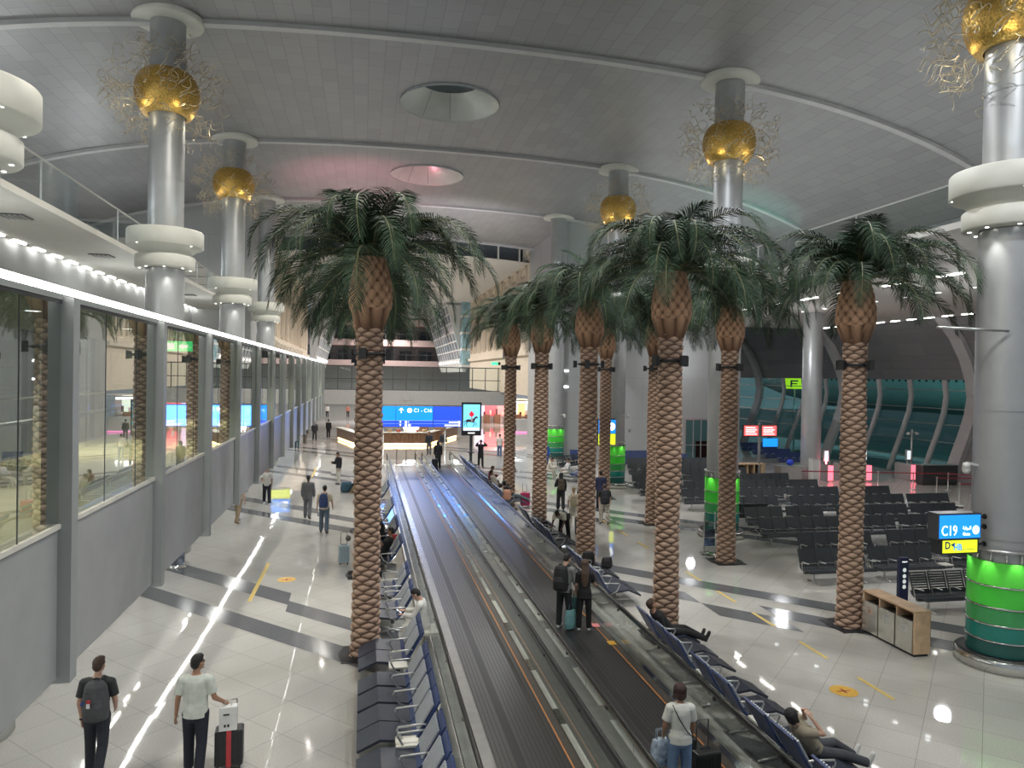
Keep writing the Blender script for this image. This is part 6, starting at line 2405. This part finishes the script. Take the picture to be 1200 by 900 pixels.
soft_bag(q.x - 0.02, q.y, q.z - 0.50, 0.30, 0.12, 0.46, (0.035, 0.105, 0.095), 'dark teal carrier bag held between the couple on the walkway', 0.4, 'carrier_bag')
soft_bag(5.02, 16.95, 0.055, 0.34, 0.16, 0.48, (0.15, 0.31, 0.32), 'pale teal bag standing on the belt between the couple', 0.4, 'carrier_bag')
# ---- seated man in white by the left bench
P = person((1.42, 16.55, 0), -75, 'person in white shirt sitting beside the left benches looking at a phone', 1.74, 'light', 'black', 'short', ((0.72, 0.72, 0.68), 'long'), (0.70, 0.69, 0.64), (0.05, 0.05, 0.05),
           8, ((84, 84, 5), (78, 80, 6)), ((30, 6, 62, 24), (34, 6, 62, 24)), (32, 0), hip=0.52, voxel=0.009)
phone(P, 1, 'lit phone in the hands of the seated person in white')
b = MB(); b.box(1.12, 1.72, 16.2, 16.85, 0.36, 0.41); b.tube([(1.42, 16.5, 0), (1.42, 16.5, 0.37)], 0.04, 10)
tag(b.build('end_table', M['cream']), 'low white end table under the seated person in white', 'table')
# ---- left concourse, farther
V2 = 0.013
P = person((-4.35, 35.3, 0), 172, 'person in white T-shirt and dark trousers walking towards the camera on the left', 1.76, 'tan', 'black', 'short', ((0.68, 0.67, 0.62), 'tee'), (0.02, 0.02, 0.03), (0.6, 0.6, 0.6),
           0, ((14, 6, 3), (-10, 16, 2)), ((-14, 8, 12, 4), (26, 8, 70, 20)), (6, 0), voxel=V2, cap=(0.6, 0.58, 0.5))
backpack(P, 'dark backpack with black shoulder straps worn by the person walking towards the camera', (0.02, 0.02, 0.025), 0.9)
P = person((-2.25, 31.9, 0), 8, 'person in grey suit walking away on the left concourse', 1.78, 'dark', 'black', 'short', ((0.10, 0.105, 0.11), 'long'), (0.11, 0.115, 0.125), (0.03, 0.03, 0.03),
           0, ((6, 4, 3), (-10, 14, 2)), ((-4, 9, 12, 6), (5, 9, 12, 6)), (0, 0), voxel=V2, coat=0.10)
P = person((-1.42, 28.9, 0), 8, 'person in sand T-shirt and jeans with a navy backpack on the left concourse', 1.78, 'light', 'black', 'short', ((0.50, 0.43, 0.32), 'tee'), (0.085, 0.12, 0.16), (0.06, 0.05, 0.05),
           0, ((6, 4, 4), (-6, 12, 3)), ((4, 16, 10, 0), (4, 20, 30, 10)), (0, 0), voxel=V2)
backpack(P, 'navy and black backpack on the person in the sand T-shirt', (0.022, 0.045, 0.14), 1.05)
P = person((-1.30, 41.5, 0), -120, 'person in navy jacket and pale trousers standing by the bags looking at a phone', 1.76, 'tan', 'black', 'short', ((0.012, 0.013, 0.020), 'long'), (0.50, 0.49, 0.44), (0.08, 0.08, 0.1),
           0, ((4, 2, 4), (-3, 4, 4)), ((2, 8, 14, 6), (24, 6, 80, 20)), (18, 0), voxel=V2, loose=1.4)
soft_bag(-0.80, 38.8, 0, 0.62, 0.45, 0.52, (0.05, 0.12, 0.17), 'blue rucksack lying on the floor beside the big left palm', 0.2, 'rucksack', False)
soft_bag(-0.25, 38.7, 0, 0.55, 0.45, 0.50, (0.02, 0.02, 0.025), 'black bag lying on the floor next to the blue rucksack', -0.1, 'holdall', True)
P = person((-0.05, 38.4, 0), -60, 'person in beige trousers sitting half hidden behind the big left palm', 1.75, 'light', 'brown', 'short', ((0.5, 0.5, 0.48), 'tee'), (0.32, 0.24, 0.15), (0.7, 0.7, 0.7),
           -10, ((60, 30, 4), (62, 26, 4)), ((20, 10, 30, 10), (20, 10, 30, 10)), (0, 0), hip=0.50, voxel=0.015)
person((-4.95, 31.2, 0), 30, 'person in khaki trousers half hidden by the lower edge of the corridor', 1.74, 'light', 'brown', 'short', ((0.45, 0.38, 0.30), 'tee'), (0.33, 0.25, 0.17), (0.25, 0.15, 0.10), 0, ((12, 6, 5), (-12, 12, 3)), ((6, 14, 12, 6), (4, 14, 12, 6)), voxel=V2)
V3 = 0.018
for (x, y, hd_, lb, tp, bt) in ((-3.2, 70.6, 4, 'person in black walking alone far down the left concourse', (0.012, 0.012, 0.015), (0.012, 0.012, 0.015)),
                                (-4.3, 68.0, 170, 'person in dark clothes under the far hanging gate sign', (0.03, 0.03, 0.035), (0.03, 0.03, 0.035)),
                                (-4.9, 65.0, 10, 'person in olive jacket beside the far hanging gate sign', (0.10, 0.09, 0.06), (0.16, 0.14, 0.12)),
                                (-5.2, 60.8, 0, 'person in teal-grey standing nearest the far hanging gate sign', (0.55, 0.55, 0.55), (0.06, 0.12, 0.14)),
                                (-4.9, 103.5, 180, 'person in white top far away under the footbridge', (0.6, 0.58, 0.55), (0.03, 0.03, 0.035)),
                                (-2.1, 103.5, 180, 'person in salmon top far away under the footbridge', (0.45, 0.20, 0.15), (0.03, 0.03, 0.035)),
                                (-0.4, 90.5, 90, 'person in dark coat far away beside the counter', (0.02, 0.02, 0.02), (0.02, 0.02, 0.02))):
    person((x, y, 0), hd_, lb, 1.76, 'tan', 'black', 'short', (tp, 'long'), bt, (0.1, 0.1, 0.1), 0, ((10, 6, 3), (-10, 12, 2)), ((6, 8, 12, 6), (-6, 8, 12, 6)), voxel=V3)
# ---- people on the left benches behind the palm
P = person((0.70, 23.3, 0), -80, 'person in black resting on the left bench behind the big left palm', 1.74, 'tan', 'black', 'short', ((0.012, 0.012, 0.014), 'tee'), (0.015, 0.015, 0.018), (0.10, 0.05, 0.04),
           -24, ((86, 16, 5), (88, 26, 6)), ((60, 12, 95, 20), (10, 14, 30, 10)), (10, 0), hip=0.54, voxel=V2)
P = person((0.70, 25.6, 0), -80, 'person in black with a red jacket sitting on the left bench', 1.70, 'light', 'black', 'short', ((0.016, 0.016, 0.018), 'long'), (0.02, 0.02, 0.03), (0.1, 0.1, 0.1),
           10, ((80, 80, 5), (80, 80, 5)), ((30, 8, 50, 14), (30, 8, 50, 14)), (24, 0), hip=0.54, voxel=V2)
soft_bag(1.05, 24.55, 0.46, 0.40, 0.35, 0.36, (0.62, 0.05, 0.05), 'red jacket bundled on the left bench', 0.3, 'jacket_bundle', False)
P = person((0.70, 27.0, 0), -70, 'person with dark hair bent over on the far part of the left bench', 1.66, 'light', 'black', 'bob', ((0.015, 0.015, 0.018), 'long'), (0.03, 0.03, 0.05), (0.1, 0.1, 0.1),
           20, ((80, 80, 5), (80, 80, 5)), ((36, 6, 50, 16), (36, 6, 50, 16)), (20, 0), hip=0.54, female=True, voxel=V2)
suitcase(-0.55, 24.1, 0.1, 0.34, 0.24, 0.62, (0.40, 0.52, 0.58), 'pale blue suitcase standing on the left floor beside the big palm', True)
b = MB(); b.tube([(-0.22, 23.8, 0.40), (-0.22, 23.8, 1.0), (-0.22, 23.8, 1.05)], 0.012, 8); 
S = Shape(); S.ball((-0.22, 23.8, 0.80), 0.09, 0.08, 0.10)
hat = S.fuse('travel_pillow', cloth((0.16, 0.15, 0.13)), None, 0.014, 1)
tag(hat, 'dark travel pillow hanging on the pale blue suitcase handle', 'pillow')
hat.location = (-0.20, 0.38, 0.02)
# ---- people at the far end of the right walkway
person((4.85, 47.6, 0.05), 10, 'person in long black coat standing at the far end of the right walkway', 1.78, 'tan', 'black', 'long', ((0.010, 0.010, 0.012), 'long'), (0.010, 0.010, 0.012), (0.02, 0.02, 0.02), 0, ((2, 2, 3), (2, 2, 3)), ((4, 8, 10, 6), (4, 8, 10, 6)), voxel=V2, coat=0.45)
suitcase(4.55, 46.6, 0.0, 0.40, 0.28, 0.80, (0.015, 0.016, 0.02), 'black suitcase beside the person in the long black coat on the walkway', True)
person((5.0, 56.0, 0), 200, 'person in black behind the sign pole at the far end of the walkways', 1.78, 'tan', 'black', 'short', ((0.02, 0.022, 0.03), 'long'), (0.10, 0.10, 0.11), (0.05, 0.05, 0.05), 0, ((6, 4, 4), (-4, 8, 3)), ((10, 12, 40, 10), (6, 10, 20, 6)), voxel=V2)
person((6.1, 56.2, 0), 170, 'person in dark jacket right of the sign pole at the far end', 1.80, 'light', 'black', 'short', ((0.03, 0.03, 0.04), 'long'), (0.32, 0.30, 0.27), (0.05, 0.05, 0.05), 0, ((4, 2, 4), (-4, 6, 3)), ((6, 12, 30, 10), (6, 12, 20, 6)), voxel=V2)
# ---- right side, around the benches
person((7.85, 48.6, 0), 180, 'person in black with both arms raised behind the head below the screen', 1.80, 'dark', 'black', 'short', ((0.012, 0.012, 0.014), 'long'), (0.014, 0.014, 0.016), (0.03, 0.03, 0.03), 0, ((2, 0, 4), (2, 0, 4)), ((96, 34, 128, 60), (96, 34, 128, 60)), (0, 0), voxel=V2, coat=0.3)
person((6.78, 38.6, 0), 90, 'person in maroon top sitting on the right bench with a phone', 1.68, 'tan', 'black', 'short', ((0.20, 0.035, 0.06), 'long'), (0.03, 0.03, 0.04), (0.05, 0.05, 0.05), 4, ((84, 80, 5), (84, 80, 5)), ((30, 8, 80, 18), (30, 8, 80, 18)), (20, 0), hip=0.54, voxel=V2)
person((6.85, 37.2, 0), 90, 'person in cream clothes slumped on the right bench behind the person in orange', 1.70, 'tan', 'black', 'short', ((0.60, 0.56, 0.50), 'long'), (0.05, 0.05, 0.05), (0.05, 0.05, 0.05), -28, ((86, 16, 6), (88, 24, 6)), ((10, 16, 50, 20), (10, 14, 40, 20)), (10, 10), hip=0.54, voxel=V2)
P = person((7.75, 38.3, 0), 235, 'person in orange jacket and black trousers standing by the right benches', 1.72, 'light', 'black', 'short', ((0.62, 0.27, 0.03), 'long'), (0.012, 0.012, 0.014), (0.05, 0.05, 0.05), 0, ((3, 2, 4), (-2, 2, 3)), ((22, 8, 75, 14), (22, 8, 75, 14)), (18, 0), voxel=V2, cap=(0.05, 0.09, 0.16), loose=1.4)
phone(P, 0, 'phone in the hands of the person in the orange jacket')
person((7.95, 39.1, 0), 150, 'person in navy and tan standing behind the person in orange', 1.82, 'tan', 'black', 'short', ((0.025, 0.03, 0.07), 'long'), (0.32, 0.24, 0.16), (0.05, 0.05, 0.05), 0, ((3, 2, 4), (-2, 2, 3)), ((10, 10, 30, 10), (10, 10, 30, 10)), voxel=V2)
person((10.2, 54.2, 0), 20, 'person in white top and jeans walking beyond the farthest right palm', 1.72, 'tan', 'black', 'short', ((0.68, 0.62, 0.60), 'tee'), (0.08, 0.14, 0.26), (0.5, 0.5, 0.5), 0, ((8, 6, 3), (-8, 12, 3)), ((6, 10, 12, 6), (-6, 10, 12, 6)), voxel=V2)
P = person((14.3, 69.0, 0), 15, 'person in black with a black backpack walking towards the lit shop', 1.78, 'tan', 'black', 'short', ((0.015, 0.015, 0.018), 'long'), (0.02, 0.02, 0.025), (0.05, 0.05, 0.05), 0, ((10, 6, 3), (-10, 12, 3)), ((6, 10, 12, 6), (-6, 10, 12, 6)), voxel=V3)
person((6.95, 33.7, 0), 90, 'person lying back on the right bench beside the pink suitcase', 1.70, 'tan', 'black', 'bob', ((0.016, 0.016, 0.018), 'tee'), (0.10, 0.13, 0.15), (0.3, 0.3, 0.3), -34, ((86, 14, 6), (88, 22, 6)), ((120, 20, 60, 30), (40, 14, 60, 20)), (0, 20), hip=0.54, voxel=V2)
soft_bag(6.55, 32.75, 0.5, 0.40, 0.3, 0.46, (0.45, 0.22, 0.15), 'salmon pink bag on the right bench beside the lying person', 0.1, 'bag', False)
suitcase(7.62, 33.7, 0.1, 0.42, 0.28, 0.66, (0.48, 0.035, 0.13), 'bright pink suitcase with its handle up beside the right benches', True)
P = person((7.45, 26.2, 0), -140, 'person in cream top and black trousers bending over the right bench', 1.74, 'dark', 'black', 'short', ((0.66, 0.62, 0.52), 'tee'), (0.014, 0.014, 0.016), (0.5, 0.5, 0.5), 72, ((-6, 4, 6), (6, 6, 6)), ((30, 14, 20, 6), (10, 12, 20, 6)), (10, 0), voxel=0.010, loose=1.4)
b = MB(); b.tube([P['T'](0.14, 0.10, 0.45), P['T'](0.10, -0.14, 0.42), P['T'](-0.08, -0.15, 0.2), P['T'](-0.2, -0.05, 0.14)], 0.012, 6)
t = thing('cross_bag', 'small dark bag slung across the bending person in cream', 'bag', (0, 0, 0)); b.build('strap', M['black'], t)
b = MB(); b.cbox(P['T'](-0.22, -0.02, 0.18), (0.16, 0.12, 0.22)); b.build('pouch', cloth((0.05, 0.045, 0.05)), t, bevel=0.02)
rebase(t, P['T'](-0.22, -0.02, 0.07))
suitcase(6.85, 27.15, 0.4, 0.36, 0.26, 0.62, (0.014, 0.014, 0.016), 'black suitcase behind the benches at the third right palm', True)
# ---- group walking away on the right
P = person((9.05, 32.5, 0), 10, 'person with long black hair in black clothes walking in the right group', 1.70, 'tan', 'black', 'long', ((0.012, 0.012, 0.014), 'long'), (0.014, 0.014, 0.016), (0.05, 0.05, 0.05), 0, ((8, 6, 3), (-8, 12, 2)), ((20, 16, 60, 10), (4, 10, 20, 6)), female=True, voxel=V2, loose=1.4)
backpack(P, 'brown backpack on the person with long black hair', (0.07, 0.05, 0.03), 0.95)
P = person((9.62, 30.7, 0), 10, 'person in black jacket with a black backpack in the right group', 1.80, 'light', 'brown', 'short', ((0.02, 0.02, 0.022), 'long'), (0.016, 0.016, 0.02), (0.05, 0.05, 0.05), 0, ((8, 6, 3), (-8, 12, 2)), ((4, 10, 20, 6), (4, 10, 20, 6)), voxel=V2, loose=1.4)
backpack(P, 'black backpack on the person in the black jacket of the right group', (0.018, 0.018, 0.02), 1.1)
P = person((8.45, 28.4, 0), 10, 'blond person in cream top pulling a black suitcase in the right group', 1.66, 'light', 'blond', 'bun', ((0.66, 0.63, 0.54), 'tee'), (0.60, 0.56, 0.48), (0.6, 0.6, 0.6), 0, ((8, 6, 3), (-8, 12, 2)), ((2, 12, 14, 4), (-4, 12, 14, 4)), female=True, voxel=V2)
backpack(P, 'cream and brown backpack on the blond person', (0.40, 0.33, 0.22), 0.95)
suitcase(8.45, 27.3, 0.05, 0.44, 0.30, 0.70, (0.014, 0.014, 0.016), 'black suitcase with a white bag on top in the right group', True)
soft_bag(8.45, 27.3, 0.70, 0.40, 0.26, 0.28, (0.70, 0.69, 0.66), 'white bag lying on top of the black suitcase of the right group', 0.05, 'bag', False)
P = person((10.05, 29.2, 0), 12, 'person in black T-shirt and patterned trousers behind the second right palm', 1.66, 'light', 'brown', 'short', ((0.012, 0.012, 0.014), 'tee'), ((0.42, 0.38, 0.32), 0.55), (0.05, 0.05, 0.05), 0, ((8, 6, 6), (-10, 12, 5)), ((2, 10, 14, 4), (-4, 10, 14, 4)), voxel=V2, loose=1.6)
backpack(P, 'black and grey backpack on the person in patterned trousers', (0.022, 0.024, 0.03), 1.15)
person((10.95, 32.4, 0), 8, 'person in navy partly hidden between two right palms', 1.78, 'tan', 'black', 'short', ((0.025, 0.03, 0.08), 'long'), (0.02, 0.02, 0.03), (0.05, 0.05, 0.05), 0, ((6, 4, 3), (-6, 10, 3)), ((4, 10, 12, 6), (4, 10, 12, 6)), voxel=V2)
person((12.0, 41.7, 0), -95, 'person in white sitting on the navy pair of seats behind the right group', 1.70, 'tan', 'black', 'short', ((0.68, 0.66, 0.68), 'long'), (0.66, 0.62, 0.55), (0.6, 0.6, 0.6), -6, ((80, 60, 6), (80, 50, 6)), ((26, 8, 50, 14), (26, 8, 50, 14)), (6, 20), hip=0.54, voxel=V2)
person((11.2, 43.3, 0), 120, 'person in cream leaning forward facing the seated person in white', 1.66, 'tan', 'black', 'short', ((0.66, 0.62, 0.52), 'long'), (0.6, 0.56, 0.46), (0.5, 0.5, 0.5), 20, ((80, 80, 6), (80, 80, 6)), ((30, 8, 50, 14), (30, 8, 50, 14)), (10, 0), hip=0.5, voxel=V2)
person((12.15, 47.6, 0), 150, 'person in bright blue coat beside the farthest green drum', 1.75, 'tan', 'black', 'short', ((0.03, 0.12, 0.52), 'long'), (0.03, 0.05, 0.12), (0.05, 0.05, 0.05), 0, ((3, 2, 4), (-2, 2, 3)), ((8, 10, 20, 6), (8, 10, 20, 6)), voxel=V2, coat=0.3)
soft_bag(6.82, 21.25, 0.46, 0.42, 0.34, 0.40, (0.014, 0.014, 0.016), 'black bag on the right bench behind the couple, farther one', 0.3, 'bag', False)
soft_bag(7.25, 20.75, 0.46, 0.34, 0.30, 0.34, (0.018, 0.018, 0.020), 'black round bag on the right bench behind the couple, nearer one', 0.1, 'bag', False)
# ---- the two resting people on the right benches
person((6.85, 15.3, 0), 90, 'person in black reclining with crossed feet on the right bench', 1.78, 'tan', 'brown', 'short', ((0.012, 0.012, 0.014), 'long'), (0.016, 0.016, 0.018), (0.014, 0.014, 0.015), -42, ((88, 26, 2), (84, 16, 0)), ((20, 8, 50, 26), (20, 8, 50, 26)), (-6, 10), hip=0.54, voxel=0.009)
person((6.90, 9.95, 0), 90, 'person with bare arms over the face resting on the near right bench', 1.68, 'light', 'black', 'bob', ((0.30, 0.26, 0.19), 'tee'), (0.07, 0.075, 0.085), (0.70, 0.70, 0.68), -40, ((92, 34, 4), (84, 14, 8)), ((96, 16, 118, 50), (90, 18, 120, 50)), (-8, 20), hip=0.54, female=True, voxel=FINE, loose=1.3)
